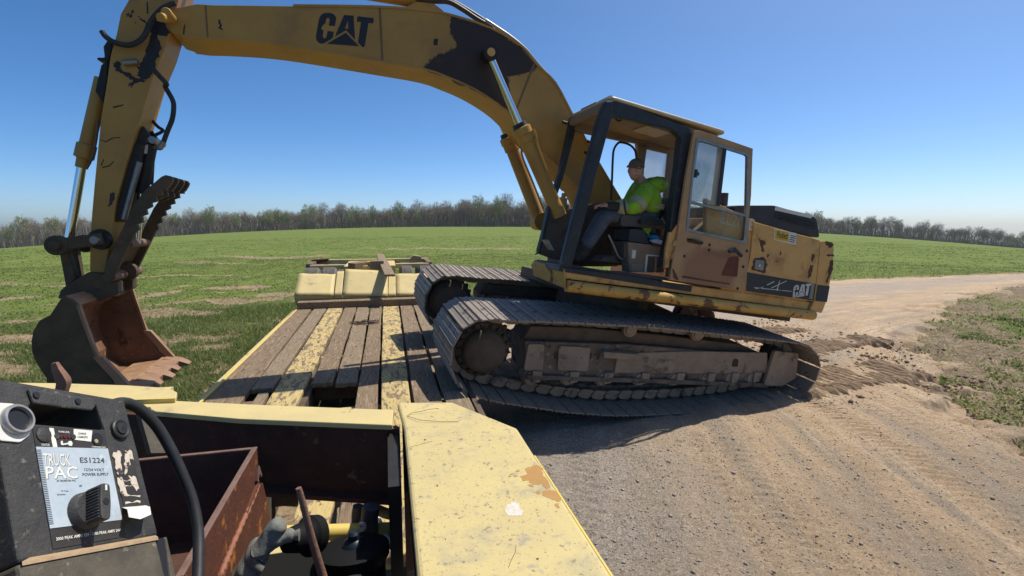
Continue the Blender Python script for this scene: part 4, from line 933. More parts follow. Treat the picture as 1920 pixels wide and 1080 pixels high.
# top and bottom plates stand a little proud of the webs
def strip(P, y0, y1, w, name, mat, par):
    P = smooth_path([(a, 0, b) for a, b in P], 3); g = []
    lo = []
    for i, p in enumerate(P):
        t = (P[min(i+1, len(P)-1)]-P[max(i-1, 0)]).normalized(); n = Vector((-t.z, 0, t.x)); lo.append((p, n))
    V = []; F = []
    for (p, n) in lo:
        for (yy_, s) in ((y0, -w), (y1, -w), (y1, w), (y0, w)): q = p+n*s; V.append((q.x, yy_, q.z))
    for i in range(len(lo)-1):
        for k in range(4): F.append((4*i+k, 4*i+(k+1) % 4, 4*i+4+(k+1) % 4, 4*i+4+k))
    F.append((0,1,2,3)); F.append(tuple(range(len(V)-4, len(V))))
    return part(name, [(V, F)], mat, par)
strip(BOOM[5:17], -0.262, 0.262, 0.012, 'flange', M['boom'], bm_)
strip(BOOM[19:33][::-1], -0.258, 0.258, 0.010, 'flange', M['boom'], bm_)
for q in MARK: part('maker_mark', [prism(q, 'y', 0.25, 0.2535)], M['ink'], bm_)
stain = [(2.6459,3.7318),(2.5444,3.7542),(2.3498,3.7546),(2.1984,3.7406),(2.0426,3.7173),(1.9175,3.6789)] + [(1.7892,3.6554),(1.6413,3.5336),(1.5536,3.5007),(1.6206,3.4198),(1.7826,3.3386),(1.8983,3.291),(1.8803,3.2162),(1.8074,2.9142),(1.9647,2.9661),(2.2412,3.0344),(2.5535,3.0969),(2.8358,3.1105)] + [(2.853,3.1371),(2.8018,3.1968),(2.7599,3.2586),(2.7023,3.3114),(2.6409,3.3427),(2.5995,3.382),(2.5395,3.4269),(2.5427,3.4764),(2.5786,3.5206),(2.6235,3.5619),(2.6464,3.6457)]
sc0_ = sum((Vector(p) for p in stain), Vector((0, 0)))/len(stain)
part('stain_edge', [prism(rag([tuple(sc0_ + (Vector(p)-sc0_)*1.035) for p in stain if True][6:-1], 0.012, 5, 12), 'y', 0.25, 0.2512)], M['fade'], bm_)
for q in ([(3.4115,3.5884),(3.3903,3.5951),(3.2894,3.0843),(3.311,3.0782)], [(4.9731,3.1201),(4.9601,3.1242),(4.9116,2.8378),(4.9247,2.8339)], [(1.6136,3.5216),(1.5907,3.5094),(1.7284,2.9053),(1.7501,2.9124)]):
    part('weld_seam', [prism(q, 'y', 0.25, 0.254)], M['fade'], bm_, bevel=0.001)
part('stain', [prism(rag(stain, 0.006, 5, 3), 'y', 0.25, 0.2525)], M['primer'], bm_)
for c in ([(2.7951,3.4546),(2.7493,3.4609),(2.7507,3.3918),(2.7938,3.3864)],): part('square_hole', [prism(c, 'y', 0.25, 0.253)], M['grease'], bm_)
part('paint_gouge', [prism([(4.8454,3.0286),(4.8325,3.0286),(4.8275,3.0023),(4.8117,2.9832),(4.8176,2.9575),(4.798,2.9434),(4.8046,2.9374),(4.8415,2.9462),(4.828,2.9742),(4.8445,2.9931)], 'y', 0.25, 0.252)], M['grease'], bm_)
part('paint_gouge', [prism([(5.1181,2.8975),(5.1112,2.8981),(5.1106,2.7902),(5.12,2.7874),(5.1235,2.849)], 'y', 0.25, 0.252)], M['grease'], bm_)
def boss(name, px_, ya, yb, r, mat, par, M0=None): return part(name, [rev(P3(px_, ya), P3(px_, yb), [(0, r), (abs(yb-ya)-0.01, r), (abs(yb-ya), r*0.85)], 20)], mat, par, smooth=True)
TIP = [(5.2229,2.9111)][0]
pn = boss('tip_pin', TIP, -0.42, 0.42, 0.045, M['boom'], bm_)
part('pin_sleeve', [cyl([(5.2478,0.46,2.8418)][0], [(5.2276,0.3,2.902)][0], 0.038, 0.045, seg=14)], M['boom'], bm_, smooth=True)
part('boom_foot_mount', [prism([(0.7882,1.8838),(0.3832,1.9718),(0.1086,1.7993),(0.009,1.3221),(0.7707,1.2095)], 'y', -0.32, 0.30)], M['mudshade'], EX, bevel=0.02)
# lift cylinders
def ram(name, a, b, c, d, y, par, r=0.075, rr=0.042):
    """barrel from a to b, rod from b to c"""
    o = part(name, [rev(P3(a, y), P3(b, y), [(0, r*1.05), (0.10, r*1.05), (0.12, r), ((Vector(b)-Vector(a)).length-0.20, r), ((Vector(b)-Vector(a)).length-0.19, r*1.17), ((Vector(b)-Vector(a)).length-0.11, r*1.17), ((Vector(b)-Vector(a)).length-0.10, r*1.3), ((Vector(b)-Vector(a)).length-0.02, r*1.3), ((Vector(b)-Vector(a)).length, r*0.8)], 24)], M['boom'], par, smooth=True)
    part('rod', [cyl(P3(b, y), P3(c, y), rr, seg=20)], M['chrome'], o, smooth=True)
    part('gland', [cyl(P3(Vector(b).lerp(Vector(a), 0.05), y), P3(Vector(b).lerp(Vector(a), -0.035), y), r*1.12, r*0.95, seg=20)], M['black'], o, smooth=True)
    return o
a_ = [(1.0132,1.8078)][0]; b_ = [(1.6929,2.7277)][0]; c_ = [(2.1918,3.4078)][0]
rm = ram('lift_cylinder', a_, b_, c_, None, 0.40, EX, 0.086, 0.046)
part('rod_eye', [rev(P3(c_, 0.33), P3(c_, 0.47), [(0, 0.085), (0.14, 0.085)], 20)], M['grease'], rm, smooth=True)
part('rod_pin', [cyl(P3(c_, 0.25), P3(c_, 0.49), 0.045)], M['cat'], rm, smooth=True)
part('pipe', [tube([(1.5605,0.47,2.7155),(1.5144,0.47,2.6513),(1.4857,0.47,2.57),(1.4458,0.47,2.5034),(1.338,0.47,2.3366),(1.21,0.47,2.1448),(1.1112,0.47,2.0019)], 0.02, 8)], M['boom'], rm, smooth=True)
part('pipe', [tube([(1.6001,0.3,2.4924),(1.5621,0.3,2.3977),(1.3893,0.3,2.1474),(1.2001,0.3,1.8662)], 0.013, 8)], M['boom'], rm, smooth=True)
a_ = [(0.9331,1.756)][0]; b_ = [(1.5912,2.7705)][0]; c_ = [(2.0355,3.3831)][0]
rm = ram('lift_cylinder', a_, b_, c_, None, -0.40, EX, 0.088, 0.046)
part('cylinder_eye', [rev(P3(a_, -0.5), P3(a_, -0.3), [(0, 0.12), (0.2, 0.12)], 20)], M['boom'], rm, smooth=True)
part('swing_frame', [prism([(1.1265,1.852),(0.9354,1.8604),(0.803,1.8779),(0.7761,1.5825),(0.8848,1.3595),(1.1825,1.3264),(1.1551,1.6129)], 'y', 0.22, 0.34)], M['mudshade'], EX, bevel=0.03)
part('swing_motor', [rev([(0.8705,0.1,1.8703)][0], tuple(Vector([(0.8705,0.1,1.8703)][0])+Vector((0,0,0.3))), [(0, 0.09), (0.12, 0.09), (0.12, 0.06), (0.2, 0.055), (0.2, 0.03), (0.26, 0.03)], 14)], M['cat'], EX, smooth=True)
# stick cylinder above the boom
sc0 = [(2.9084,3.924)][0]; sc1 = [(3.8139,3.7851)][0]
stc = part('stick_cylinder', [rev(P3(sc0, 0), P3(sc1, 0), [(0, 0.09), (0.1, 0.115), (0.16, 0.115), (0.17, 0.09), (0.9, 0.09), (0.92, 0.11), (1.0, 0.11)], 20)], M['boom'], EX, smooth=True)
part('rod', [cyl(P3(sc1, 0), P3([(5.4422,3.4353)][0], 0), 0.045)], M['chrome'], stc, smooth=True)
part('cylinder_bracket', [prism([(3.1491,3.7197),(2.969,3.8982),(2.8837,3.8907),(2.715,3.827),(2.8994,3.7575)], 'y', -0.12, 0.12)], M['boom'], bm_, bevel=0.01)
part('hydraulic_hose', [tube([(3.037,0.12,3.8564),(2.834,0.12,3.8984),(2.675,0.12,3.9376),(2.508,0.12,3.9078),(2.3275,0.12,3.8565),(2.1593,0.12,3.8233)], 0.028, 10)], M['rubber'], bm_, smooth=True)
part('hydraulic_hose', [tube([(3.031,-0,3.9317),(2.8222,0,3.9634),(2.6421,-0,4.0093),(2.4652,0,3.981),(2.2888,-0,3.9385),(2.1,-0,3.8851)], 0.026, 10)], M['rubber'], bm_, smooth=True)
for yy_ in (0.12, 0.0): part('steel_pipe', [tube([(p[0], yy_, p[2]+0.025) for p in [(2.2293,0.12,3.8505),(2.0916,0.12,3.8133),(1.8939,0.12,3.7555),(1.6936,0.12,3.6704),(1.5096,0.12,3.5452),(1.3337,0.12,3.446)]], 0.02, 10)], M['steel'], bm_, smooth=True)

# --- stick
STK = [(5.5246,3.231),(5.5896,2.9928),(5.6386,2.8519),(5.6529,2.6686),(5.6815,2.4611),(5.6879,2.2102),(5.7037,1.8763),(5.7008,1.3234),(5.6965,0.9855),(5.6902,0.7674),(5.6664,0.4417),(5.6109,0.3822),(5.5471,0.4277),(5.5331,0.6538),(5.514,1.1525),(5.4694,1.5039),(5.4096,1.8727),(5.342,2.3382),(5.274,2.6176),(5.2447,2.8059),(5.2132,3.0145),(5.1812,3.3463)]
st_ = part('stick', [prism(STK, 'y', -0.20, 0.20)], M['boom'], EX, bevel=0.008)
smear = [(5.4045,2.8672),(5.334,2.9044),(5.2827,2.8657),(5.2427,2.8074),(5.2722,2.7594),(5.3463,2.7529),(5.3682,2.7697),(5.3133,2.6924),(5.2941,2.6353),(5.3183,2.5341),(5.3351,2.4271),(5.3607,2.3413),(5.4119,2.3117),(5.4677,2.3357),(5.4604,2.4002),(5.4387,2.4531),(5.4082,2.5554),(5.4052,2.6653),(5.3929,2.7467),(5.4045,2.7975)]
part('grease_smear', [prism(rag(smear, 0.007, 4, 8), 'y', 0.20, 0.2025)], M['grease'], st_)
for q in ([(5.6524,2.3778),(5.6329,2.414),(5.5751,2.3529),(5.508,2.3403),(5.4656,2.3129),(5.3849,2.3112),(5.3966,2.2923),(5.4616,2.2709),(5.4902,2.2201),(5.5269,2.2221),(5.4894,2.2829),(5.5303,2.2953),(5.5858,2.3267),(5.6332,2.3446)], [(5.5113,2.8726),(5.4835,2.8582),(5.4215,2.8349),(5.4294,2.8132),(5.4753,2.8415)], [(5.6396,2.416),(5.6015,2.4267),(5.597,2.3778),(5.6295,2.3765)],
          [(5.571,1.1978),(5.5337,1.2135),(5.5445,1.0936),(5.5772,1.0739)], [(5.5935,2.8394),(5.581,2.8814),(5.5695,2.8622),(5.5481,2.9146),(5.5379,2.9102),(5.5561,2.8587),(5.5122,2.811),(5.5147,2.8025),(5.5649,2.8483)]):
    part('grease_smear', [prism(rag(q, 0.006, 4, 9), 'y', 0.20, 0.2025)], M['grease'], st_)
for q in ([(5.6905,1.6854),(5.6476,1.677),(5.6007,1.7215),(5.5384,1.7412),(5.5377,1.7331),(5.5958,1.7145),(5.6451,1.6674),(5.6898,1.6774)], [(5.6557,1.4332),(5.6029,1.4599),(5.569,1.5104),(5.5658,1.5039),(5.5978,1.4507),(5.6507,1.424)], [(5.6678,1.4459),(5.6497,1.5092),(5.6444,1.5063),(5.6591,1.4427)], [(5.6238,2.0051),(5.5426,2.0478),(5.5416,2.037),(5.615,1.9927)], [(5.4508,3.0193),(5.4416,3.0222),(5.4255,2.9188),(5.438,2.9185)]):
    part('paint_scratch', [prism(q, 'y', 0.20, 0.202)], M['grease'], st_)
part('hose_fitting', [cyl([(5.5605,0.24,2.4147)][0], [(5.4528,0.24,2.4566)][0], 0.028)], M['steel'], st_, smooth=True)
part('hydraulic_hose', [tube([(5.1984,0.28,3.0584),(5.2427,0.28,3.0289),(5.3036,0.28,2.9676),(5.3545,0.28,2.8753),(5.3809,0.28,2.8061),(5.4102,0.28,2.698),(5.4557,0.28,2.6235),(5.5167,0.28,2.5789),(5.5865,0.28,2.566),(5.651,0.28,2.5735),(5.7043,0.28,2.6027),(5.7326,0.28,2.639)], 0.024, 10)], M['rubber'], st_, smooth=True)
part('hydraulic_hose', [tube([(5.3224,0.24,2.4191),(5.2703,0.24,2.3707),(5.2103,0.24,2.3159)] + [(5.2331,0.18,2.2953),(5.1639,0.18,2.1886),(5.1469,0.18,2.1093),(5.15,0.18,2.0036),(5.1752,0.18,1.8924),(5.1995,0.18,1.7709)], 0.022, 10)], M['rubber'], st_, smooth=True)
part('hose_fitting', [cyl([(5.1982,0.18,1.7765)][0], [(5.2204,0.18,1.7082)][0], 0.024), cyl([(5.2204,0.18,1.7082)][0], [(5.2837,0.12,1.713)][0], 0.02)], M['steel'], st_, smooth=True)
part('hydraulic_hose', [tube([(5.3944,-0.1,1.9877),(5.343,-0.1,1.94),(5.2985,-0.1,1.9178),(5.3102,-0.1,1.893),(5.3536,-0.1,1.8553)], 0.016, 8)], M['rubber'], st_, smooth=True)
part('hydraulic_hose', [tube([(5.3689,-0.15,1.6159),(5.3609,-0.15,1.4837),(5.3557,-0.15,1.3503)], 0.016, 8)], M['rubber'], st_, smooth=True)
part('hose_bracket', [prism([(5.7748,2.5439),(5.7452,2.6145),(5.7106,2.5937),(5.7088,2.5008),(5.7277,2.4175),(5.8117,2.4093),(5.8137,2.432),(5.7566,2.4482)], 'y', -0.1, 0.12)], M['black'], st_, bevel=0.01)
part('cylinder_pivot', [prism([(5.7295,2.4373),(5.7771,2.3692),(5.8016,2.1247),(5.7322,2.0323),(5.7164,2.2025)], 'y', -0.12, 0.12)], M['black'], st_, bevel=0.01)
# bucket cylinder
a_ = [(5.7973,2.2682)][0]; b_ = [(5.8907,1.3954)][0]; c_ = [(5.9273,0.6861)][0]
L_ = (Vector(b_)-Vector(a_)).length
bc = part('bucket_cylinder', [rev(P3(a_, 0), P3(b_, 0), [(0, 0.065), (L_-0.24, 0.062), (L_-0.23, 0.08), (L_-0.10, 0.08), (L_-0.09, 0.055), (L_, 0.05)], 20)], M['boom'], EX, smooth=True)
part('rod', [cyl(P3(b_, 0), P3(c_, 0), 0.038)], M['chrome'], bc, smooth=True)
part('pipe', [tube([(5.7672,0.09,1.8627),(5.7634,0.09,1.6954),(5.7824,0.09,1.5032),(5.8124,0.09,1.4026)], 0.012, 8)], M['rustedge'], bc, smooth=True)
# bucket linkage
B0 = [(5.8969,0.6491)][0]; B1 = [(5.6092,0.7474)][0]
for yy_ in (0.25, -0.29):
    d_ = (Vector(B1)-Vector(B0)).normalized(); n_ = Vector((-d_.y, d_.x))
    arm = [Vector(B0)+n_*0.055-d_*0.03, Vector(B1)+n_*0.05+d_*0.05, Vector(B1)-n_*0.06+d_*0.05, Vector(B0)-n_*0.06-d_*0.03]
    ar = part('linkage_arm', [prism([tuple(p) for p in arm], 'y', yy_, yy_+0.05), cyl(P3(B0, yy_-0.01), P3(B0, yy_+0.06), 0.092, seg=20)], M['bucket'], EX, bevel=0.008)
boss('linkage_pin', B1, -0.32, 0.335, 0.04, M['steel'], ar); boss('linkage_pin', B0, -0.33, 0.35, 0.045, M['bucket'], ar)
part('pin_boss', [rev(P3([(5.6053,0.7512)][0], 0.20), P3([(5.6053,0.7512)][0], 0.25), [(0, 0.10), (0.05, 0.09)], 20)], M['black'], st_, smooth=True)
part('linkage_strut', [prism([(5.9494,0.5761),(5.8788,0.5997),(5.7911,0.335),(5.8682,0.2371)], 'y', 0.04, 0.12)], M['bucket'], EX, bevel=0.01)
part('linkage_strut', [prism([(5.9696,0.5961),(5.903,0.6118),(5.8425,0.325),(5.884,0.2889)], 'y', -0.18, -0.10)], M['bucket'], EX, bevel=0.01)
# thumb: four toothed plates on one pivot
TH = [(5.117,1.4615),(5.0718,1.4583),(5.0537,1.439),(5.0579,1.4087),(5.0831,1.3458),(5.0958,1.338),(5.0894,1.3183),(5.1377,1.3087),(5.1247,1.2672),(5.1756,1.2405),(5.1624,1.1969),(5.2064,1.1749),(5.1969,1.14),(5.2422,1.1054),(5.2291,1.0606),(5.2723,1.0339),(5.2567,0.9802)] + [(5.301,0.9516),(5.2805,0.9028),(5.3027,0.8846),(5.4531,0.3744),(5.4829,0.3589),(5.5146,0.366),(5.5073,0.5475),(5.4071,0.9045)] + [(5.3476,1.1117),(5.2755,1.2709),(5.1975,1.375),(5.1502,1.4368)]
THt = TH[:10] + [(5.1831,1.2265),(5.2418,1.1942),(5.3049,1.2132)] + TH[-3:]
th = None
for yy_, pl in ((0.25, TH), (0.08, THt), (-0.12, THt), (-0.30, TH)):
    o = part('thumb_plate', [prism(pl, 'y', yy_, yy_+0.05)], M['bucket'], EX, bevel=0.004)
    th = th or o
def th_bar(c, r, y0=-0.27, y1=0.27, mat='bucket', name='thumb_bar'): part(name, [cyl(P3(c, y0), P3(c, y1), r)], M[mat], EX, smooth=True)
th_bar([(5.4774,0.4138)][0], 0.05, -0.42, 0.28, 'rustedge', 'thumb_pivot')
th_bar([(5.3745,0.7475)][0], 0.04, -0.24, 0.24, 'rustedge', 'thumb_pin')
part('thumb_web', [prism([(5.4573,0.6938),(5.4089,0.7117),(5.4673,0.5313),(5.5105,0.5047)], 'y', -0.25, 0.25)], M['bucket'], EX, bevel=0.01)
part('pivot_ring', [rev([(5.4492,-0.02,0.4413)][0], tuple(Vector([(5.4492,-0.02,0.4413)][0])+Vector((0,-1,0))), [(0, 0.09), (0.04, 0.095), (0.08, 0.09)], 20)], M['bucket'], EX, smooth=True)
tc_ = part('thumb_cylinder', [cyl([(5.3451,0.03,1.7389)][0], [(5.3804,0.03,1.2451)][0], 0.058, seg=18), ], M['black'], EX, smooth=True)
part('rod', [cyl([(5.3804,0.03,1.2451)][0], [(5.3651,0.03,0.7501)][0], 0.03)], M['chrome'], tc_, smooth=True)
part('cylinder_tag', [prism([(5.3751,1.7231),(5.3469,1.7296),(5.3493,1.6418),(5.3758,1.6359)], 'y', 0.085, 0.093)], M['whitepaint'], tc_)
for yy_ in (0.10, -0.14): part('cylinder_lug', [prism([(5.3909,1.8936),(5.3197,1.8053),(5.3236,1.7516),(5.4073,1.6902),(5.4589,1.7205),(5.4382,1.83)], 'y', yy_, yy_+0.04)], M['black'], st_, bevel=0.005)
part('lug_pin', [cyl([(5.3035,0.15,1.7779)][0], tuple(Vector([(5.3035,0.15,1.7779)][0])+Vector((0,-0.3,0))), 0.035)], M['steel'], st_, smooth=True)
part('guard_plate', [prism([(5.4584,1.7144),(5.3711,1.724),(5.3754,1.5343),(5.4464,1.0129),(5.5424,0.9109),(5.5166,1.2528),(5.4767,1.5333)], 'y', -0.16, 0.16)], M['black'], st_, bevel=0.01)
part('guard_tube', [cyl([(5.3775,0.17,1.5432)][0], [(5.4499,0.17,0.9736)][0], 0.026)], M['steel'], st_, smooth=True)
# bucket
PROF = [(5.5657,0.18),(5.6142,0.2223),(5.6799,0.246),(5.7068,0.1867),(5.754,0.0693),(5.8246,0.0134),(5.8603,-0.0859),(5.8653,-0.1821),(5.8518,-0.2768),(5.8209,-0.3545),(5.7773,-0.4318),(5.734,-0.5017)] + [(5.72,-0.62),(5.58,-0.72),(5.38,-0.72),(5.10,-0.61)]
def shell(P, th_, y0, y1):
    V = []; F = []; m = len(P); c = Vector((5.5,-0.2))
    for i, p in enumerate(P):
        t = (Vector(P[min(i+1, m-1)])-Vector(P[max(i-1, 0)])).normalized(); n = Vector((-t.y, t.x))
        if n.dot(c-Vector(p)) < 0: n = -n
        q = Vector(p)+n*th_
        V += [(p[0], y0, p[1]), (p[0], y1, p[1]), (q.x, y1, q.y), (q.x, y0, q.y)]
    for i in range(m-1):
        for k in range(4): F.append((4*i+k, 4*i+(k+1) % 4, 4*i+4+(k+1) % 4, 4*i+4+k))
    F += [(0,1,2,3), tuple(range(4*m-4, 4*m))]
    return V, F
BP = PROF[2:]      # from the hinge corner round the back to the lip
BK = part('bucket', [shell(BP, 0.03, -0.585, 0.585)], M['bucketin'], EX)
mouth = [(5.5657,0.18),(5.5234,0.0633),(5.3889,-0.2769),(5.3262,-0.3802),(5.2395,-0.517)]
sidep = PROF[:3] + PROF[3:] + [PROF[-1]] 
SIDE = [PROF[0], PROF[1]] + PROF[2:] + [mouth[4], mouth[2], mouth[1]]
part('side_plate', [prism(SIDE, 'y', 0.585, 0.625)], M['bucket'], BK, bevel=0.004)
part('side_plate', [prism(SIDE, 'y', -0.625, -0.585)], M['bucketin'], BK, bevel=0.004)
for yy_ in (0.583, -0.627):
    m_ = [mouth[0], mouth[1], mouth[2]]; 
    part('side_edge', [prism([(p[0]-0.012, p[1]) for p in m_] + [(p[0]+0.012, p[1]) for p in m_[::-1]], 'y', yy_, yy_+0.044)], M['bucketlip'], BK)
    e0, e1 = Vector(mouth[2]), Vector(PROF[-1])
    part('side_cutter', [prism([tuple(e0+Vector((0.03,0))), tuple(e0+Vector((-0.05,0.0))), tuple(e1+Vector((-0.02,0.05))), tuple(e1+Vector((0.05,0.02)))], 'y', yy_-0.006, yy_+0.05)], M['bucketlip'], BK, bevel=0.004)
lip = Vector(PROF[-1]); f0 = Vector(PROF[-2])
part('floor_plate', [loft([(lip.x+0.01,-0.58,lip.y+0.032), (5.45,-0.58,-0.655), (5.45,0.58,-0.655), (lip.x+0.01,0.58,lip.y+0.032)], [(lip.x+0.01,-0.58,lip.y+0.036), (5.45,-0.58,-0.651), (5.45,0.58,-0.651), (lip.x+0.01,0.58,lip.y+0.036)])], M['bucketlip'], BK)
part('cutting_edge', [box(lip.x-0.10, lip.x+0.10, -0.62, 0.62, lip.y-0.02, lip.y+0.045)], M['bucketlip'], BK, bevel=0.008)
for k in range(5):
    yc = -0.54 + 1.08*k/4; wr = (0.0, 0.035, 0.015, 0.05, 0.02)[k]
    tooth = [(lip.x+0.06, lip.y+0.055), (lip.x-0.09, lip.y+0.045), (lip.x-0.20+wr, lip.y+0.01), (lip.x-0.195+wr, lip.y-0.012), (lip.x-0.10, lip.y-0.035), (lip.x+0.06, lip.y-0.03)]
    w1, w2 = 0.085, 0.055
    g = loft([(a, yc-w1, b) if a > lip.x-0.15 else (a, yc-w2, b) for a, b in tooth], [(a, yc+w1, b) if a > lip.x-0.15 else (a, yc+w2, b) for a, b in tooth])
    part('bucket_tooth', [g], M['bucketlip'], BK, bevel=0.008)
part('hinge_beam', [prism([PROF[0], PROF[1], PROF[2], (PROF[2][0]-0.02, PROF[2][1]-0.09), (PROF[0][0]+0.02, PROF[0][1]-0.02)], 'y', -0.585, 0.585)], M['bucketlip'], BK, bevel=0.006)
EAR = [(5.8358,0.2584),(5.7195,0.3746),(5.6587,0.4311),(5.5576,0.4361),(5.4805,0.3694),(5.4205,0.3679),(5.4068,0.2619),(5.5449,0.1563),(5.669,0.1891),(5.8718,0.1442),(5.8592,0.222)]
for yy_ in (0.12, -0.24): part('hinge_plate', [prism(EAR, 'y', yy_, yy_+0.12)], M['bucket'], BK, bevel=0.01)
part('hinge_block', [prism([(5.7389,0.3715),(5.4838,0.3472),(5.4619,0.198),(5.6537,0.1331),(5.743,0.2317)], 'y', -0.14, 0.14)], M['bucket'], BK, bevel=0.01)
for q in (P3(PROF[1], 0),):
    part('hinge_cap', [box(q[0]-0.06, q[0]+0.06, -0.35, -0.29, q[2]-0.0, q[2]+0.06)], M['bucketlip'], BK)

# --- cab: posts, rails, roof, floor and what is inside it
YF = 0.40                                   # the cab's far side
cab = part('cab', [prism([(1.24, YF), (1.325, 1.33), (-0.36, 1.33), (-0.36, YF)], 'z', 1.165, 1.235), prism([(1.3242,1.2014),(-0.0196,1.2488),(-0.0252,1.289),(0.0033,1.285),(0.5271,1.271),(1.2636,1.2103),(1.3222,1.23)], 'y', 1.25, 1.331)], M['cabblack'], EX, bevel=0.006)
floor_z = 1.235
part('cab_floor', [box(0.0, 1.22, YF+0.02, 1.26, 1.20, 1.245)], M['mudshade'], cab)
part('cab_post', [prism([(1.1338,2.9535),(1.0502,2.975),(1.0321,2.7958),(1.1689,1.4154),(1.1922,1.2162),(1.3141,1.2094),(1.3006,1.3944),(1.1815,2.7591)], 'y', 1.25, 1.33)], M['cabblack'], cab, bevel=0.014)
part('cab_post', [prism([(1.0858,2.9882),(1.0254,2.9795),(1.01,2.8179),(1.0626,2.2591),(1.1425,1.812),(1.1935,1.3204),(1.2461,1.2928),(1.2139,1.3172),(1.1861,1.8759),(1.1166,2.3194)], 'y', YF-0.05, YF+0.03)], M['cabblack'], cab, bevel=0.01)
part('cab_post', [prism([(0.1657,2.8749),(0.0259,2.8909),(-0.0092,2.4654),(-0.0385,1.9438),(0.0537,1.7838),(-0.0107,1.3822),(0.0952,1.3779),(0.0772,1.7467),(0.1295,2.5227)], 'y', 1.22, 1.33)], M['cabblack'], cab, bevel=0.012)
part('side_rail', [prism([(1.1236,2.9607),(1.0407,2.9875),(0.0546,2.9357),(0.0262,2.8146),(0.1607,2.8065),(0.28,2.8646),(0.9578,2.8344),(1.0215,2.8024),(1.0652,2.7373),(1.1565,2.753)], 'y', 1.24, 1.325)], M['cabblack'], cab, bevel=0.012)
rl = [Vector(p) for p in [(1.0758,1.33,2.973),(-0.4601,1.33,2.9632)]]
ru = [Vector(p) for p in [(1.0744,1.33,3.0274),(-0.4374,1.33,3.0236)]]
zr = ru[0].z; x0, x1 = ru[0].x-0.02, ru[1].x
roofpts = [(x0+0.03, YF-0.03), (x0+0.03, 1.32), (x1, 1.32), (x1, YF-0.03)]
o = part('roof', [prism(rnd(roofpts, 0.07), 'z', rl[0].z+0.012, zr+0.0)], M['roof'], cab, bevel=0.03)
o.modifiers['bevel'].segments = 3
part('roof_patch', [box(x0-0.25, x0+0.01, 1.0, 1.27, zr, zr+0.014)], M['black'], cab, bevel=0.004)
part('roof_patch', [box(x0-0.10, x0+0.02, 0.62, 0.98, zr-0.004, zr+0.012)], M['black'], cab, bevel=0.004)
part('headliner', [box(x1+0.05, x0-0.0, YF, 1.24, rl[0].z-0.04, rl[0].z+0.0)], M['headliner'], cab)
part('ceiling_lamp', [box(x0-0.95, x0-0.62, 0.75, 1.05, rl[0].z-0.06, rl[0].z-0.041)], M['roof'], cab, bevel=0.006)
part('header', [prism([(x0-0.02, rl[0].z), (x0+0.045, rl[0].z), (x0+0.035, rl[0].z-0.09), (x0-0.02, rl[0].z-0.09)], 'y', YF, 1.25)], M['tan'], cab, bevel=0.01)
part('grab_handle', [tube([(0.9432,1.2,2.8647),(0.8926,1.2,2.8353),(0.8671,1.2,2.8415),(0.8184,1.2,2.8878),(0.8551,1.2,2.9131)], 0.009, 8)], M['rubber'], cab, smooth=True)
part('grab_handle', [tube([(0.2754,1.2,2.9227),(0.2382,1.2,2.9079),(0.1501,1.2,2.9066),(0.1049,1.2,2.9237)], 0.009, 8)], M['rubber'], cab, smooth=True)
# far wall: rails and posts round its openings
part('header', [prism([(1.0604,2.9945),(0.1129,3.0299),(-0.6826,3.0626),(-0.7407,2.8152),(-0.5113,2.838),(-0.3794,2.8654),(-0.0146,2.8547),(0.0729,2.8449),(0.1412,2.8867),(0.3984,2.8645),(1.0289,2.8324)], 'y', YF-0.03, YF+0.03)], M['tan'], cab, bevel=0.008)
part('cab_post', [prism([(0.1575,2.9078),(-0.0174,2.9105),(-0.013,2.8343),(-0.0228,2.6098),(-0.0977,2.1673),(-0.1424,1.9185),(-0.0115,1.8954),(0.0632,2.4404),(0.112,2.8062)], 'y', YF-0.03, YF+0.03)], M['tan'], cab, bevel=0.008)
part('cab_post', [prism([(-0.3469,2.871),(-0.5207,2.8659),(-0.5482,2.566),(-0.5611,2.2028),(-0.611,1.8425),(-0.4584,1.8168),(-0.4137,2.2273)], 'y', YF-0.03, YF+0.03)], M['tan'], cab, bevel=0.008)
part('cab_wall', [prism([(1.219,1.3164),(1.1763,1.8658),(1.0545,1.8523),(0.5977,2.0354),(-0.0897,2.2042),(-0.5421,2.1468),(-0.611,1.8425),(-0.5862,1.3861),(0.9995,1.2773)], 'y', YF-0.03, YF+0.02)], M['mudshade'], cab)
part('frosted_window', [prism(rnd([(-0.0255,2.8636),(-0.3744,2.8656),(-0.4297,2.2307),(-0.1041,2.1689),(-0.0244,2.6618)], 0.03), 'y', YF-0.012, YF-0.004)], M['glasswhite'], cab)
part('quarter_panel', [prism([(-0.4471,1.9979),(-0.5627,1.9998),(-0.6668,1.2502),(-0.0822,1.2459),(-0.061,1.5966)], 'y', 1.18, 1.25)], M['tan'], cab)
rear_x = [(-0.4533,2.8534),(-0.7189,1.251)]
part('cab_panel', [prism([(YF, rear_x[1][1]), (1.22, rear_x[1][1]), (1.22, rear_x[1][1]+0.75), (YF, rear_x[1][1]+0.75)], 'x', rear_x[1][0]-0.05, rear_x[1][0])], M['tan'], cab)
part('cab_post', [prism([(-0.4423,2.8463),(-0.4825,2.9493),(-0.4869,2.8161),(-0.5535,2.1965),(-0.4959,2.197)], 'y', 1.2, 1.29)], M['cabblack'], cab, bevel=0.008)
part('control_hose', [tube([(0.4764,0.62,2.098),(0.5105,0.62,2.3303),(0.547,0.62,2.5599),(0.5569,0.62,2.6875),(0.5146,0.62,2.7749)] + [(0.4495,0.62,2.7946),(0.35,0.62,2.7865),(0.2696,0.62,2.7403),(0.2309,0.62,2.6529)], 0.014, 8)], M['rubber'], cab, smooth=True)
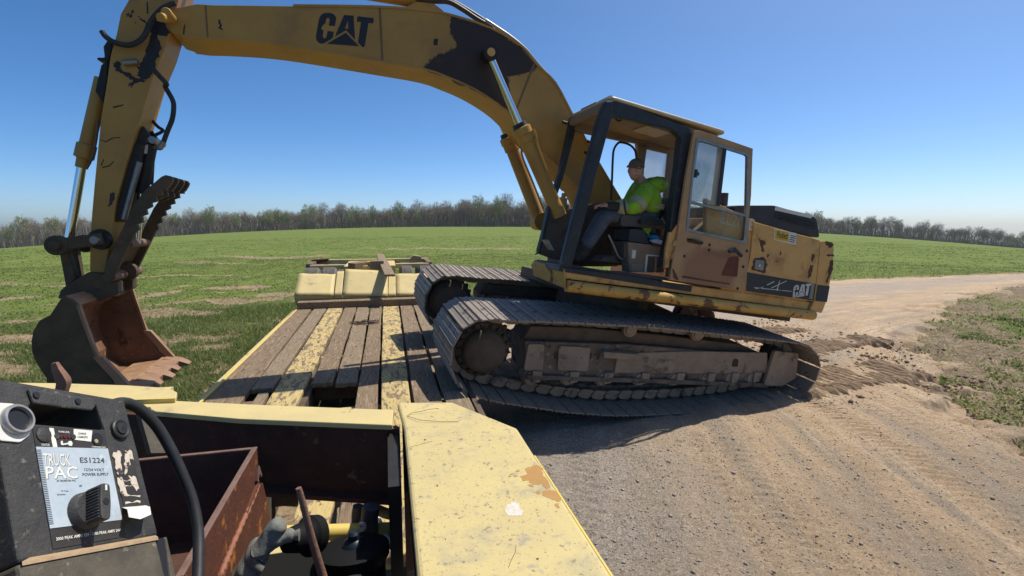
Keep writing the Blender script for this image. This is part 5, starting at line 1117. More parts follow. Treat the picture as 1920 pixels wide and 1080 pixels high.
for q in ([(1.164,0.36,2.919),(1.1005,0.36,2.9171)], [(0.7952,0.36,2.7754),(0.7224,0.36,2.7656)], [(0.8078,0.36,2.6355),(0.7292,0.36,2.622)]):
    part('window_stud', [cyl(q[0], q[1], 0.018, seg=10)], M['primer'], cab, smooth=True)
# console, armrest, lever, pedals
cons = part('console', [prism([(0.4463,1.6101),(0.1788,1.624),(-0.0632,1.634),(-0.1034,1.3388),(0.3601,1.272)], 'y', 0.95, 1.12)], M['tan'], EX, bevel=0.012)
part('console_top', [prism(rnd([(0.4478,1.6173),(0.4663,1.7524),(0.27,1.7714),(0.1775,1.6317)], 0.02), 'y', 0.80, 1.13)], M['hood'], cons, bevel=0.012)
part('console_base', [prism([(0.4751,1.5995),(0.3839,1.617),(0.3275,1.4205),(0.4381,1.4226)], 'y', 0.8, 1.08)], M['mudshade'], cons, bevel=0.01)
part('white_label', [prism(rnd([(0.3765,1.5268),(0.328,1.5308),(0.3208,1.4359),(0.3666,1.4326)], 0.005), 'y', 1.12, 1.124)], M['whitepaint'], cons)
part('white_label', [prism(rnd([(0.3509,1.3727),(0.1964,1.3832),(0.1878,1.2961),(0.3398,1.2868)], 0.008), 'y', 1.12, 1.124)], M['headliner'], cons)
for q, mt in (([(0.1849,1.507),(-0.0721,1.528),(-0.0696,1.5123),(0.186,1.4918)], 'whitepaint'), ([(0.1884,1.5027),(0.1663,1.5036),(0.1431,1.295),(0.1668,1.3017)], 'whitepaint'), ([(0.0684,1.5062),(0.0329,1.5092),(0.0129,1.3239),(0.0422,1.3196)], 'headliner'), ([(0.1631,1.489),(0.0676,1.4962),(0.0467,1.3126),(0.1443,1.3075)], 'mudshade'), ([(0.0313,1.5018),(-0.0672,1.5094),(-0.0932,1.3391),(0.0086,1.3181)], 'mudshade')):
    part('vent_frame', [prism(q, 'y', 1.12, 1.125 if mt == 'mudshade' else 1.132)], M[mt], cons)
part('control_lever', [tube([(0.6728,1.05,1.6486),(0.5784,1.05,1.5346),(0.4909,1.05,1.4239),(0.4223,1.05,1.4069),(0.2484,1.05,1.417)], 0.012, 8)], M['steel'], cons, smooth=True)
seat = part('seat', [prism(rnd([(0.5511,1.9032),(-0.0382,1.9529),(-0.0963,1.847),(0.5388,1.7651)], 0.04), 'y', 0.60, 1.05)], M['seatfab'], EX, bevel=0.03)
part('backrest', [prism(rnd([(-0.0343,2.0101),(-0.146,2.2481),(-0.24,2.2591),(-0.2247,2.1324),(-0.1508,1.9148),(-0.0444,1.9251)], 0.04), 'y', 0.55, 1.08)], M['seatfab'], seat, bevel=0.03)
part('armrest', [prism(rnd([(0.3289,1.8711),(0.3039,1.8893),(-0.0964,1.9402),(-0.1122,1.908),(0.0871,1.866),(0.3094,1.8405)], 0.01), 'y', 1.02, 1.10)], M['rubber'], seat, bevel=0.01)
part('armrest_hook', [tube([(0.0371,1.1,1.9229),(0.0524,1.1,1.9545),(0.0183,1.1,1.9125),(-0.0211,1.1,1.885),(-0.0802,1.1,1.8816)], 0.008, 8)], M['steel'], seat, smooth=True)
part('seat_base', [prism([(0.376,1.7652),(-0.0963,1.847),(-0.1376,1.5025),(0.2582,1.4414)], 'y', 0.62, 0.92)], M['black'], seat, bevel=0.02)
part('pedal', [prism([(1.276,1.4765),(1.2371,1.4893),(1.1399,1.3782),(1.1737,1.3729)], 'y', 0.6, 0.72)], M['steel'], EX, bevel=0.004)
part('floor_mat', [prism([(0.6922,1.33),(0.6366,1.4078),(0.4978,1.4356),(0.4217,1.3517)], 'y', 0.75, 1.0)], M['mudshade'], EX, bevel=0.02)

# --- door, swung right back against the side panel
YD = 1.40
DO = [(0.0602,2.892),(-0.0144,2.914),(-0.7684,2.8879),(-0.7848,2.8019),(-0.8762,2.3681),(-0.9126,2.0768),(-1.0069,1.7913),(-1.0634,1.2775),(0.0153,1.2626),(0.0163,1.3843),(0.0222,1.7356),(0.054,2.4131)]
WI = [(0.0195,2.8208),(-0.0473,2.8321),(-0.6773,2.8228),(-0.7306,2.8078),(-0.7404,2.7697),(-0.873,2.1845),(-0.9305,1.8441),(-0.8894,1.8188),(-0.1515,1.82),(-0.0724,1.8351),(-0.0644,1.904),(-0.0163,2.3738)]
WI2 = [(-0.0175,2.7995),(-0.0591,2.8048),(-0.67,2.7944),(-0.7073,2.7848),(-0.716,2.7509),(-0.8448,2.1793),(-0.8895,1.8651),(-0.8701,1.848),(-0.1607,1.8503),(-0.0985,1.8616),(-0.0954,1.9094),(-0.0419,2.379)]
door = part('door', [ring(DO, WI, 'y', YD-0.035, YD)], M['door'], EX, bevel=0.005)
part('window_seal', [ring(WI, WI2, 'y', YD-0.03, YD+0.006)], M['steel'], door)
part('window_bar', [prism([(-0.0608,2.1613),(-0.8701,2.1496),(-0.8718,2.1201),(-0.0604,2.1285)], 'y', YD-0.03, YD+0.004)], M['steel'], door, bevel=0.003)
part('window_divider', [prism([(-0.3698,2.8036),(-0.4144,2.8049),(-0.4741,2.174),(-0.4289,2.1744)], 'y', YD-0.03, YD-0.005)], M['hood'], door, bevel=0.003)
part('sliding_pane', [prism([(-0.029,2.8045),(-0.0707,2.8098),(-0.3799,2.8044),(-0.4386,2.1764),(-0.0754,2.1626),(-0.0534,2.3826)], 'y', YD-0.02, YD-0.014)], M['glassdusty'], door)
part('window_pane', [prism([(-0.072,2.1313),(-0.886,2.1228),(-0.9038,1.867),(-0.8844,1.8499),(-0.1726,1.8522),(-0.1103,1.8635)], 'y', YD-0.02, YD-0.014)], M['glass'], door)
part('window_latch', [prism([(-0.0408,2.4986),(-0.0755,2.4995),(-0.0762,2.4737),(-0.1029,2.475),(-0.1005,2.4397),(-0.0794,2.4375),(-0.0796,2.4137),(-0.053,2.4125)], 'y', YD-0.012, YD+0.012)], M['rubber'], door, bevel=0.003)
None and part('rust_patch', [prism(rnd([(-0.2261,1.6526),(-0.3262,1.6832),(-0.616,1.6972),(-0.6974,1.6713),(-0.7488,1.6165),(-0.6723,1.545),(-0.6681,1.4247),(-0.6139,1.402),(-0.3768,1.3949),(-0.2445,1.4227),(-0.168,1.4841),(-0.1793,1.5873)], 0.05), 'y', YD, YD+0.0025)], M['rustpatch'], door)
part('kick_recess', [prism(rnd([(-0.7277,1.6252),(-0.851,1.6653),(-0.8775,1.6362),(-0.9021,1.4247),(-0.671,1.4131)], 0.02), 'y', YD, YD+0.004)], M['rustpatch'], door)
rec = part('handle_recess', [prism(rnd([(-0.1008,1.7504),(-0.3285,1.7491),(-0.3446,1.727),(-0.3029,1.7056),(-0.1162,1.707)], 0.02), 'y', YD, YD+0.004)], M['chip'], door)
part('door_handle', [tube([(-0.1323,1.415,1.736),(-0.193,1.415,1.7403),(-0.2832,1.415,1.7349),(-0.3175,1.415,1.726)], 0.012, 8)], M['black'], door, smooth=True)
part('torn_bracket', [prism([(-0.6856,1.7038),(-0.7719,1.7519),(-0.9036,1.6855),(-0.8924,1.6536),(-0.804,1.7001),(-0.7145,1.6785)], 'y', YD, YD+0.03)], M['hood'], door, bevel=0.004)
for c in ([(-0.4265,1.7257),(-0.4331,1.6681),(-0.9707,1.7414),(-0.9623,1.5535),(-0.1178,1.5488),(-0.9449,1.2933)]): part('bolt_hole', [cyl(P3(c, YD), P3(c, YD+0.003), 0.018, seg=10)], M['grease'], door)
for q in ([(-0.1409,1.3349),(-0.1938,1.3352),(-0.5561,1.3342),(-0.8185,1.3372),(-0.8221,1.3225),(-0.5238,1.3149),(-0.1468,1.3096)], [(0.0101,1.3855),(-0.01,1.3884),(-0.0997,1.2856),(-0.086,1.2692),(-0.0323,1.2906)]): part('grime_streak', [prism(q, 'y', YD, YD+0.0022)], M['chip'], door)
hg = part('hinge_plate', [prism([(0.1071,1.7801),(0.0188,1.7866),(-0.015,1.5015),(0.0199,1.395),(0.0834,1.3857),(0.1136,1.5964)], 'y', 1.33, 1.365)], M['cat'], EX, bevel=0.004)
for q in ([(0.0177,1.6986),(0.0318,1.6391)], [(0.016,1.5699),(0.0169,1.4979)]): part('hinge_barrel', [cyl(P3(q[0], 1.375), P3(q[1], 1.375), 0.02, seg=10)], M['cat'], hg, smooth=True)
part('hinge_clip', [prism([(0.0346,1.4802),(-0.008,1.4982),(-0.0084,1.4434),(0.0041,1.3838),(0.0274,1.3948)], 'y', 1.34, 1.375)], M['black'], hg)
# model lettering on the panel behind the open door
q0, q1 = [(-0.5669,1.9871),(-1.0807,1.9737)]
part('model_lettering', [text_geom('EL200B', abs(q0[0]-q1[0]), 0.14, Matrix.Translation((q0[0], 1.33, q1[1]+0.02)) @ Matrix(((-1,0,0),(0,0,1),(0,1,0))).to_4x4(), 0.003)], M['logowhite'], EX)

# ------------------------------------------------------------------ the driver
def skin_mesh(name, chains, mat, parent, sub=2):
    """chains: lists of (point, radius); points shared between chains join up. First vertex of the first chain is the root."""
    b = BASE[parent]; V = []; R = []; E_ = []; idx = {}
    for ch in chains:
        prev = None
        for (p, r) in ch:
            key = tuple(round(c, 4) for c in p)
            if key not in idx:
                idx[key] = len(V); V.append(tuple(Vector(p)-b)); R.append(r if isinstance(r, tuple) else (r, r))
            i = idx[key]
            if prev is not None and prev != i: E_.append((prev, i))
            prev = i
    me = bpy.data.meshes.new(name); me.from_pydata(V, E_, [])
    o = bpy.data.objects.new(name, me); COL.objects.link(o); o.parent = parent
    o.modifiers.new('skin', 'SKIN').use_smooth_shade = True
    sv = me.skin_vertices[0].data
    for i, r in enumerate(R): sv[i].radius = r; sv[i].use_root = False; sv[i].use_loose = False
    sv[0].use_root = True
    m = o.modifiers.new('sub', 'SUBSURF'); m.levels = sub; m.render_levels = sub
    dg = bpy.context.evaluated_depsgraph_get(); dg.update()
    nm = bpy.data.meshes.new_from_object(o.evaluated_get(dg)); o.modifiers.clear(); o.data = nm; bpy.data.meshes.remove(me)
    nm.name = name; nm.materials.clear(); nm.materials.append(mat); nm.polygons.foreach_set('use_smooth', [True]*len(nm.polygons))
    return o
PB = (0.13, 0.82, 1.83)
PE = thing('person', 'driver in a dirty green hi-vis jacket, jeans and cap sitting in the cab', 'person', M_EX, PB)
def V3(l): return [Vector(p) for p in l]
pel = Vector((0.13, 0.82, 1.93)); waist = Vector((0.10, 0.82, 2.04)); chest = Vector((0.12, 0.82, 2.20)); nk0 = Vector((0.20, 0.84, 2.32))
hd_ = Vector([(0.3606,0.86,2.4548)][0]); nk1 = nk0.lerp(hd_, 0.45)
shL = Vector([(0.2438,1,2.2168)][0]); elL = Vector([(0.3998,1.04,1.9943)][0]); wrL = Vector([(0.7262,0.98,1.9727)][0])
shR = Vector([(0.1638,0.66,2.2968)][0]); elR = Vector([(0.2028,0.55,2.0898)][0]); wrR = Vector([(0.5421,0.6,2.0311)][0])
hpL = Vector((0.14, 0.92, 1.92)); knL = Vector([(0.6725,0.95,1.8715)][0]); anL = Vector([(0.8772,0.95,1.4368)][0])
hpR = Vector((0.14, 0.72, 1.92)); knR = Vector([(0.5767,0.62,1.9018)][0]); anR = Vector([(0.7403,0.62,1.4997)][0])
toeL = Vector([(0.9762,0.97,1.3281)][0]); toeR = Vector([(0.8152,0.6,1.4005)][0])
haL = wrL + (wrL-elL).normalized()*0.045
body = [[(pel, 0.12), (waist, 0.11), (chest, (0.15, 0.11)), (nk0, 0.07), (nk1, 0.052), (hd_, 0.06)],
        [(chest, (0.15, 0.11)), (shL, 0.055), (elL, 0.042), (wrL, 0.026), (haL, (0.036, 0.018))], [(chest, (0.15, 0.11)), (shR, 0.055), (elR, 0.042), (wrR, 0.026)],
        [(pel, 0.12), (hpL, 0.085), (knL, 0.06), (anL, 0.04), (toeL, 0.035)], [(pel, 0.12), (hpR, 0.085), (knR, 0.06), (anR, 0.04), (toeR, 0.035)]]
pb = skin_mesh('body', body, M['skin'], PE)
# head with a face, turned towards the camera
fwd = (Vector((0.34, 0.93, -0.10))).normalized(); upv = Vector((0.0, 0.0, 1.0)); upv = (upv - fwd*upv.dot(fwd)).normalized(); rt = fwd.cross(upv)
HM = Matrix((rt, fwd, upv)).transposed().to_4x4(); HM.translation = hd_
def head_geom():
    v, f = ball((0,0,0), 1, 20, 16); out = []
    for (x, y, z) in v:
        w = 0.078*(1 - 0.22*max(0, -z)**1.5); X1 = x*w; Y1 = y*0.098; Z1 = z*0.118
        if z < -0.2 and y > 0: Y1 *= 1.0 + 0.10*(-z); 
        if y > 0.5: Y1 = Y1*0.97
        out.append((X1, Y1, Z1))
    return out, f
H_ = [head_geom(), loft([(-0.012,0.09,0.02),(0.012,0.09,0.02),(0.017,0.085,-0.03),(-0.017,0.085,-0.03)], [(-0.004,0.104,0.015),(0.004,0.104,0.015),(0.010,0.122,-0.028),(-0.010,0.122,-0.028)]),
      ball((0.078,-0.01,-0.01), 0.03, 8, 6, 0.35, 0.7, 1), ball((-0.078,-0.01,-0.01), 0.03, 8, 6, 0.35, 0.7, 1)]
part('head', [xf(g, HM) for g in H_], M['skin'], PE, smooth=True)
part('eye', [xf(ball((s*0.032, 0.088, 0.018), 0.011, 8, 6, 1.3, 0.6, 0.6), HM) for s in (-1, 1)], M['eye'], PE, smooth=True)
part('mouth', [xf(ball((0, 0.093, -0.062), 0.022, 8, 6, 1.0, 0.3, 0.25), HM)], M['lip'], PE, smooth=True)
part('eyebrow', [xf(box(s*0.032-0.018, s*0.032+0.018, 0.086, 0.096, 0.036, 0.043), HM) for s in (-1, 1)], M['hair'], PE)
part('hair', [xf(ball((0,-0.018,0.0), 1, 16, 10, 0.080, 0.092, 0.095), HM)], M['hair'], PE, smooth=True)
# cap: crown with a brim pointing to the front of the cab
bf = Vector((0.80, 0.58, -0.08)).normalized(); bu = (upv - bf*upv.dot(bf)).normalized(); br = bf.cross(bu)
CM = Matrix((br, bf, bu)).transposed().to_4x4(); CM.translation = hd_ + upv*0.045
cv, cf = ball((0,0,0), 1, 20, 12); cv = [(x*0.092, y*0.112, max(z, -0.12)*0.095) for x, y, z in cv]
cap = part('cap', [xf((cv, cf), CM)], M['cap'], PE, smooth=True)
part('cap_back', [xf(([(x*1.01, min(y, -0.01)*1.01, z*1.01) for x, y, z in cv], cf), CM)], M['capmesh'], cap, smooth=True)
bp = [(0.075*cos(a), 0.085+0.085*sin(a)*(1.0), -0.012-0.02*abs(cos(a))) for a in [pi*k/10 for k in range(11)]]
part('cap_brim', [xf(loft([(x, y, z) for x, y, z in bp], [(x, y, z+0.008) for x, y, z in bp]), CM)], M['cap'], cap)
# clothes
k_ = 1.0
jk = skin_mesh('jacket', [[(waist-Vector((0.02,0,0.08)), 0.19), (chest-Vector((0.02,0,0)), (0.23, 0.18)), (nk0-Vector((0.0,0,0.0)), 0.115)], [(chest-Vector((0.02,0,0)), (0.23, 0.18)), (shL, 0.125), (elL, 0.10), (elL.lerp(wrL, 0.48), 0.07)], [(chest-Vector((0.02,0,0)), (0.23, 0.18)), (shR, 0.11), (elR, 0.085), (elR.lerp(wrR, 0.55), 0.06)]], M['jacket'], PE)
part('hood', [tube([nk0+Vector((0.02,-0.14,0.00)), nk0+Vector((-0.12,-0.10,0.03)), nk0+Vector((-0.17,0.02,0.03)), nk0+Vector((-0.12,0.13,0.02)), nk0+Vector((0.03,0.16,-0.02))], [0.04,0.085,0.105,0.09,0.05], 12)], M['jacket'], PE, smooth=True)
part('jacket_hem', [loft(V3([(0.331,1,1.8711),(0.2645,1,1.9381),(0.1356,1,1.9477),(0.0982,1,1.8151),(0.1189,1,1.7208),(0.2386,1,1.8185)]), V3([(0.3057,0.96,1.8759),(0.2386,0.96,1.9435),(0.1087,0.96,1.9531),(0.071,0.96,1.8195),(0.0918,0.96,1.7244),(0.2125,0.96,1.8229)]))], M['jacket'], PE, bevel=0.01)
fa = elL.lerp(wrL, 0.42)
part('sleeve_band', [cyl(elL.lerp(wrL, 0.34), elL.lerp(wrL, 0.58), 0.086, 0.074, seg=16)], M['band'], jk, smooth=True)
part('sleeve_band', [cyl(elL.lerp(shL, 0.10), elL.lerp(shL, 0.38), 0.104, 0.110, seg=16)], M['band'], jk, smooth=True)
part('sleeve_cuff', [cyl(elL.lerp(wrL, 0.57), elL.lerp(wrL, 0.97), 0.052, 0.04, seg=14)], M['cuff'], jk, smooth=True)
tv = [(0.20*cos(a)*0.9-0.02, 0.235*sin(a), 0) for a in [2*pi*k/20 for k in range(20)]]
tm = Matrix.Translation(waist.lerp(chest, 0.28)); part('waist_band', [xf(loft([(x, y, -0.03) for x, y, z in tv], [(x, y, 0.03) for x, y, z in tv]), tm)], M['band'], jk, smooth=True)
part('radio_strap', [tube([(0.5971,1.13,2.0471),(0.5834,1.13,1.997),(0.5441,1.13,1.8985)], 0.012, 8)], M['cuff'], PE, smooth=True)
skin_mesh('jeans', [[(pel, 0.14), (hpL, 0.105), (hpL.lerp(knL, 0.5), 0.098), (knL, 0.082), (knL.lerp(anL, 0.5), 0.072), (anL, 0.062)], [(pel, 0.14), (hpR, 0.10), (knR, 0.078), (anR, 0.058)]], M['jeans'], PE)
for a_, t_ in ((anL, toeL), (anR, toeR)): skin_mesh('boot', [[(a_+Vector((-0.02,0,0.06)), 0.066), (a_-Vector((0,0,0.04)), 0.07), (a_.lerp(t_, 0.6)-Vector((0,0,0.02)), 0.062), (t_+(t_-a_)*0.3-Vector((0,0,0.01)), 0.055)]], M['boot'], PE)
# hands: palms with five fingers closed over the control lever's top
def hand(wr, el, name):
    d = (wr-el).normalized(); d = (d + Vector((0.25, 0, -0.25))).normalized(); s = d.cross(Vector((0,0,1))).normalized(); n = s.cross(d)
    pm = wr + d*0.05
    skin_mesh(name, [[(wr-d*0.01, (0.026, 0.02)), (pm, (0.036, 0.017)), (pm+d*0.03, (0.034, 0.015))]], M['skin'], PE)
    for i, (off, L) in enumerate(((-0.030, 0.070), (-0.010, 0.082), (0.010, 0.078), (0.029, 0.060))):
        b0 = pm + d*0.03 + s*off; p1 = b0 + d*L*0.45 + n*0.004; p2 = p1 + (d*0.7-n*0.7)*L*0.32; p3 = p2 + (d*0.25-n)*L*0.25
        skin_mesh('finger', [[(b0-d*0.02, 0.0095), (b0, 0.0095), (p1, 0.0088), (p2, 0.008), (p3, 0.0065)]], M['skin'], PE, 1)
    t0 = wr + d*0.02 - s*0.03; skin_mesh('thumb', [[(t0, 0.012), (t0-s*0.022+d*0.022, 0.011), (t0-s*0.026+d*0.055-n*0.015, 0.009)]], M['skin'], PE, 1)
hand(wrL, elL, 'hand'); hand(wrR, elR, 'hand')
# left on the console ledge
o = Vector([(0.0438,1,1.7194)][0])
br_ = thing('rag', 'crumpled blue rag lying behind the console in the cab', 'rag', M_EX, tuple(o))
def crumple(c, rx, ry, rz, seed, seg=14, rg=9, amp=0.35):
    r = random.Random(seed); v, f = ball((0,0,0), 1, seg, rg); out = []
    for p in v:
        q = Vector(p); k = 1 + amp*(mnoise(q*2.2+Vector((seed, seed*2, 0)))) ; out.append((c[0]+q.x*rx*k, c[1]+q.y*ry*k, c[2]+q.z*rz*k))
    return out, f
from mathutils.noise import noise as mnoise
part('cloth', [crumple(o, 0.085, 0.07, 0.035, 3)], M['bagblue'], br_, smooth=True)
o = Vector([(0.0406,1.08,1.6707)][0])
br_ = thing('plastic_bag', 'crumpled white plastic bag lying on the cab console ledge', 'plastic bag', M_EX, tuple(o))
part('film', [crumple(o, 0.095, 0.06, 0.03, 8)], M['bagwhite'], br_, smooth=True)
part('ledge', [prism([(0.1465,1.6349),(-0.0982,1.6439),(-0.1024,1.6253),(0.1422,1.6153)], 'y', 0.7, 1.13)], M['hood'], EX)

# ------------------------------------------------------------------ the low-loader trailer
TR = thing('lowboy_trailer', 'pale yellow low-loader trailer with a weathered plank deck standing on the grass edge', 'trailer', M_TR, (-0.4, 6.0, 0.0))
DZ = 0.60
def plank(v0a, v0b, v1a, v1b, ua, ub, mat, seed, name='deck_plank', dz=0.0):
    """near end at ua spans v0a..v0b, far end at ub spans v1a..v1b; edges wander a little, ends are ragged"""
    r = random.Random(seed); n = 14; L = []; R = []; g = 0.012
    for i in range(n+1):
        t_ = i/n; u = ua+(ub-ua)*t_
        L.append((v0a+(v1a-v0a)*t_+g+r.uniform(-0.006, 0.006), u)); R.append((v0b+(v1b-v0b)*t_-g+r.uniform(-0.006, 0.006), u))
    near = [(L[0][0]+(R[0][0]-L[0][0])*k/5, ua+r.uniform(-0.02, 0.02)) for k in range(1, 5)]
    zt = DZ+dz+r.uniform(-0.006, 0.006)
    return part(name, [prism(L + R[::-1] + near[::-1], 'z', zt-0.05, zt)], M[mat], TR, bevel=0.008)
UF = 9.95
plank(-1.66, -1.315, -1.735, -1.405, 4.75, UF, 'wood', 1)
plank(-1.215, -1.09, -1.235, -1.115, 2.5, 5.02, 'wood2', 2)
plank(-1.335, -1.115, -1.385, -1.135, 5.15, UF, 'wood2', 3)
plank(-1.10, -0.80, -1.125, -0.83, 2.3, UF, 'woody', 4)
plank(-0.795, -0.565, -0.82, -0.585, 5.19, UF, 'wood', 5)
plank(-0.56, -0.32, -0.585, -0.345, 5.15, UF, 'wood2', 6)
plank(-0.315, -0.105, -0.335, -0.11, 2.3, UF, 'wood', 7)
plank(-0.10, 0.175, -0.105, 0.21, 2.3, UF, 'woody', 8)
plank(0.18, 0.46, 0.22, 0.475, 2.3, UF, 'wood', 9)
plank(0.465, 0.72, 0.48, 0.72, 2.3, UF, 'wood2', 10)
plank(-1.66, -1.33, -1.66, -1.32, 2.4, 4.72, 'wood2', 12)
plank(-0.55, -0.33, -0.56, -0.33, 2.5, 3.3, 'woody', 13)
# frame under the deck
part('side_rail', [box(-1.745, -1.68, 2.3, 10.2, 0.28, 0.585), box(-1.76, -1.665, 2.3, 10.2, 0.545, 0.572)], M['tyel2'], TR, bevel=0.008)
part('side_rail', [box(0.725, 0.78, 2.3, 10.2, 0.28, 0.585)], M['mudshade'], TR, bevel=0.008)  # right rail coloured dark in place of its shade under the track
part('rub_strip', [box(-1.69, -1.665, 4.3, 10.0, 0.575, 0.607)], M['yedge'], TR, bevel=0.006)
for k, u in enumerate((2.6, 3.4, 4.2, 5.45, 6.5, 7.5, 8.5, 9.5)):
    part('cross_member', [box(-1.68, 0.725, u-0.04, u+0.04, 0.34, 0.535)], M['mudshade' if k % 2 else 'tyel2'], TR, bevel=0.006)
part('main_beam', [box(-0.98, -0.78, 2.3, 10.5, 0.25, 0.53)], M['mudshade'], TR); part('main_beam', [box(0.05, 0.25, 2.3, 10.5, 0.25, 0.53)], M['mudshade'], TR)
part('torque_tube', [cyl((-0.8, 4.72, 0.44), (-0.1, 4.72, 0.44), 0.05)], M['tyel2'], TR, smooth=True)
part('angle_bracket', [box(-1.30, -1.22, 4.72, 4.80, 0.5, 0.6)], M['rustedge'], TR, bevel=0.004)
# step and tail
s0 = [(-1.6709,0.7286),(0.6858,0.6255)]
part('step_timber', [box(s0[0][0], 0.95, 9.95, 10.22, DZ-0.03, s0[0][1]-0.0)], M['wood'], TR, bevel=0.012)
UR0, UR1 = 10.22, 10.85
def ramp(name, bl, br, tr_, tl, mat, lip=True, bump=0.0, seed=0):
    """sloping plate between points on the foot plane and the top plane"""
    a = [Vector((bl[0], UR0, bl[1])), Vector((br[0], UR0, br[1])), Vector((tr_[0], UR1, tr_[1])), Vector((tl[0], UR1, tl[1]))]
    nrm_ = (a[1]-a[0]).cross(a[3]-a[0]).normalized()
    n = 8; V = []; F = []; r = random.Random(seed)
    for i in range(n+1):
        for j in range(n+1):
            p = a[0].lerp(a[1], i/n).lerp(a[3].lerp(a[2], i/n), j/n); V.append(tuple(p + nrm_*r.uniform(-bump, bump)))
    m = n+1
    for i in range(n):
        for j in range(n): F.append((i*m+j, (i+1)*m+j, (i+1)*m+j+1, i*m+j+1))
    o = part(name, [(V, F)], M[mat], TR, smooth=True)
    s = o.modifiers.new('solid', 'SOLIDIFY'); s.thickness = 0.03; s.offset = -1
    if lip: part('ramp_toe', [loft([tuple(a[0]-nrm_*0.01), tuple(a[1]-nrm_*0.01), (br[0], UR0+0.06, DZ+0.04), (bl[0], UR0+0.06, DZ+0.04)], [tuple(a[0]-nrm_*0.01+Vector((0,0.05,0))), tuple(a[1]-nrm_*0.01+Vector((0,0.05,0))), (br[0], UR0+0.11, DZ+0.04), (bl[0], UR0+0.11, DZ+0.04)])], M['tyel2'], TR)
    return o
bt = [(-1.7482,0.8267),(-1.0335,0.7952),(-1.0219,0.7948),(-0.8797,0.7897),(-0.868,0.7893),(-0.0003,0.7456),(0.0105,0.7484),(0.1558,0.7479),(0.1636,0.7524),(0.6529,0.7414),(0.9298,0.7348)]
tp = [(-1.7476,1.1767),(-1.0355,1.1411),(-1.0008,1.1988),(-0.8668,1.2037),(-0.8372,1.247),(0.0186,1.1078),(0.0284,1.1109),(0.1739,1.1139),(0.1805,1.1204),(0.8369,1.1039),(0.9458,1.1046)]
ramp('ramp_panel', bt[0], bt[1], tp[1], tp[0], 'tyel2', True, 0.006, 1)
ramp('ramp_rail', bt[2], bt[3], tp[3], tp[2], 'tyel2', True)
o = ramp('tread_plate_ramp', bt[4], bt[5], (tp[5][0], tp[4][1]-0.06), tp[4], 'tyel2', True, 0.004, 2)
ramp('ramp_rail', bt[6], bt[7], tp[7], tp[6], 'tyel2', True)
ramp('ramp_panel', bt[8], bt[10], tp[10], tp[8], 'tyel2', True, 0.012, 3)
# raised tread pattern of the middle plate
g = []; a = [Vector((bt[4][0], UR0, bt[4][1])), Vector((bt[5][0], UR0, bt[5][1])), Vector((tp[5][0], UR1, tp[4][1]-0.06)), Vector((tp[4][0], UR1, tp[4][1]))]
nn = (a[1]-a[0]).cross(a[3]-a[0]).normalized(); ux = (a[1]-a[0]).normalized(); uz = nn.cross(ux)
for i in range(20):
    for j in range(16):
        c = a[0].lerp(a[1], (i+0.5)/20).lerp(a[3].lerp(a[2], (i+0.5)/20), (j+0.5)/16) + nn*0.004
        d1 = (ux + uz*(1 if (i+j) % 2 else -1)).normalized(); d2 = nn.cross(d1)
        q = [c+d1*0.013+d2*0.004, c-d1*0.013+d2*0.004, c-d1*0.013-d2*0.004, c+d1*0.013-d2*0.004]
        g.append(loft([tuple(p) for p in q], [tuple(p+nn*0.005) for p in q]))
part('tread_pattern', g, M['tyel2'], o, stuff=True)
part('wheel_deck', [box(-0.80, 0.13, UR1+0.01, 12.6, 1.02, 1.16)], M['tyel2'], TR, bevel=0.01)
b1 = [(-1.6219,1.3134),(-0.8908,1.3072),(0.1852,1.3156),(0.9405,1.3028)]; b2 = [(-1.352,1.3546),(-0.7643,1.35),(0.0237,1.3594),(0.5501,1.3544),(-1.6835,1.3697),(1.0107,1.378)]
for (a_, b_) in ((b1[0], b1[1]), (b1[2], b1[3])):
    part('cross_bar', [box(a_[0], b_[0], 11.45, 11.56, a_[1]-0.10, a_[1])], M['tyel2'], TR, bevel=0.012)
part('cross_bar', [box(b2[4][0], b2[5][0], 12.55, 12.66, b2[0][1]-0.12, b2[0][1])], M['tyel2'], TR, bevel=0.012)
part('spine_beam', [box(b1[1][0], b1[2][0], 11.1, 12.6, 1.0, b1[1][1]+0.0)], M['tyel2'], TR, bevel=0.012)
part('side_bar', [box(b2[4][0]-0.02, b2[4][0]+0.10, 11.5, 12.7, 1.05, b2[4][1]-0.03)], M['rustedge'], TR, bevel=0.012)
part('side_bar', [box(b2[5][0]-0.12, b2[5][0]+0.0, 11.5, 12.7, 1.05, b2[4][1]-0.03)], M['rustedge'], TR, bevel=0.012)
part('rusty_bracket', [prism([(-1.6875,1.3729),(-1.3223,1.3943),(-1.3427,1.3299),(-1.5525,1.306),(-1.5551,1.2506),(-1.7277,1.254)], 'y', 12.3, 12.54)], M['redrust'], TR, bevel=0.01)
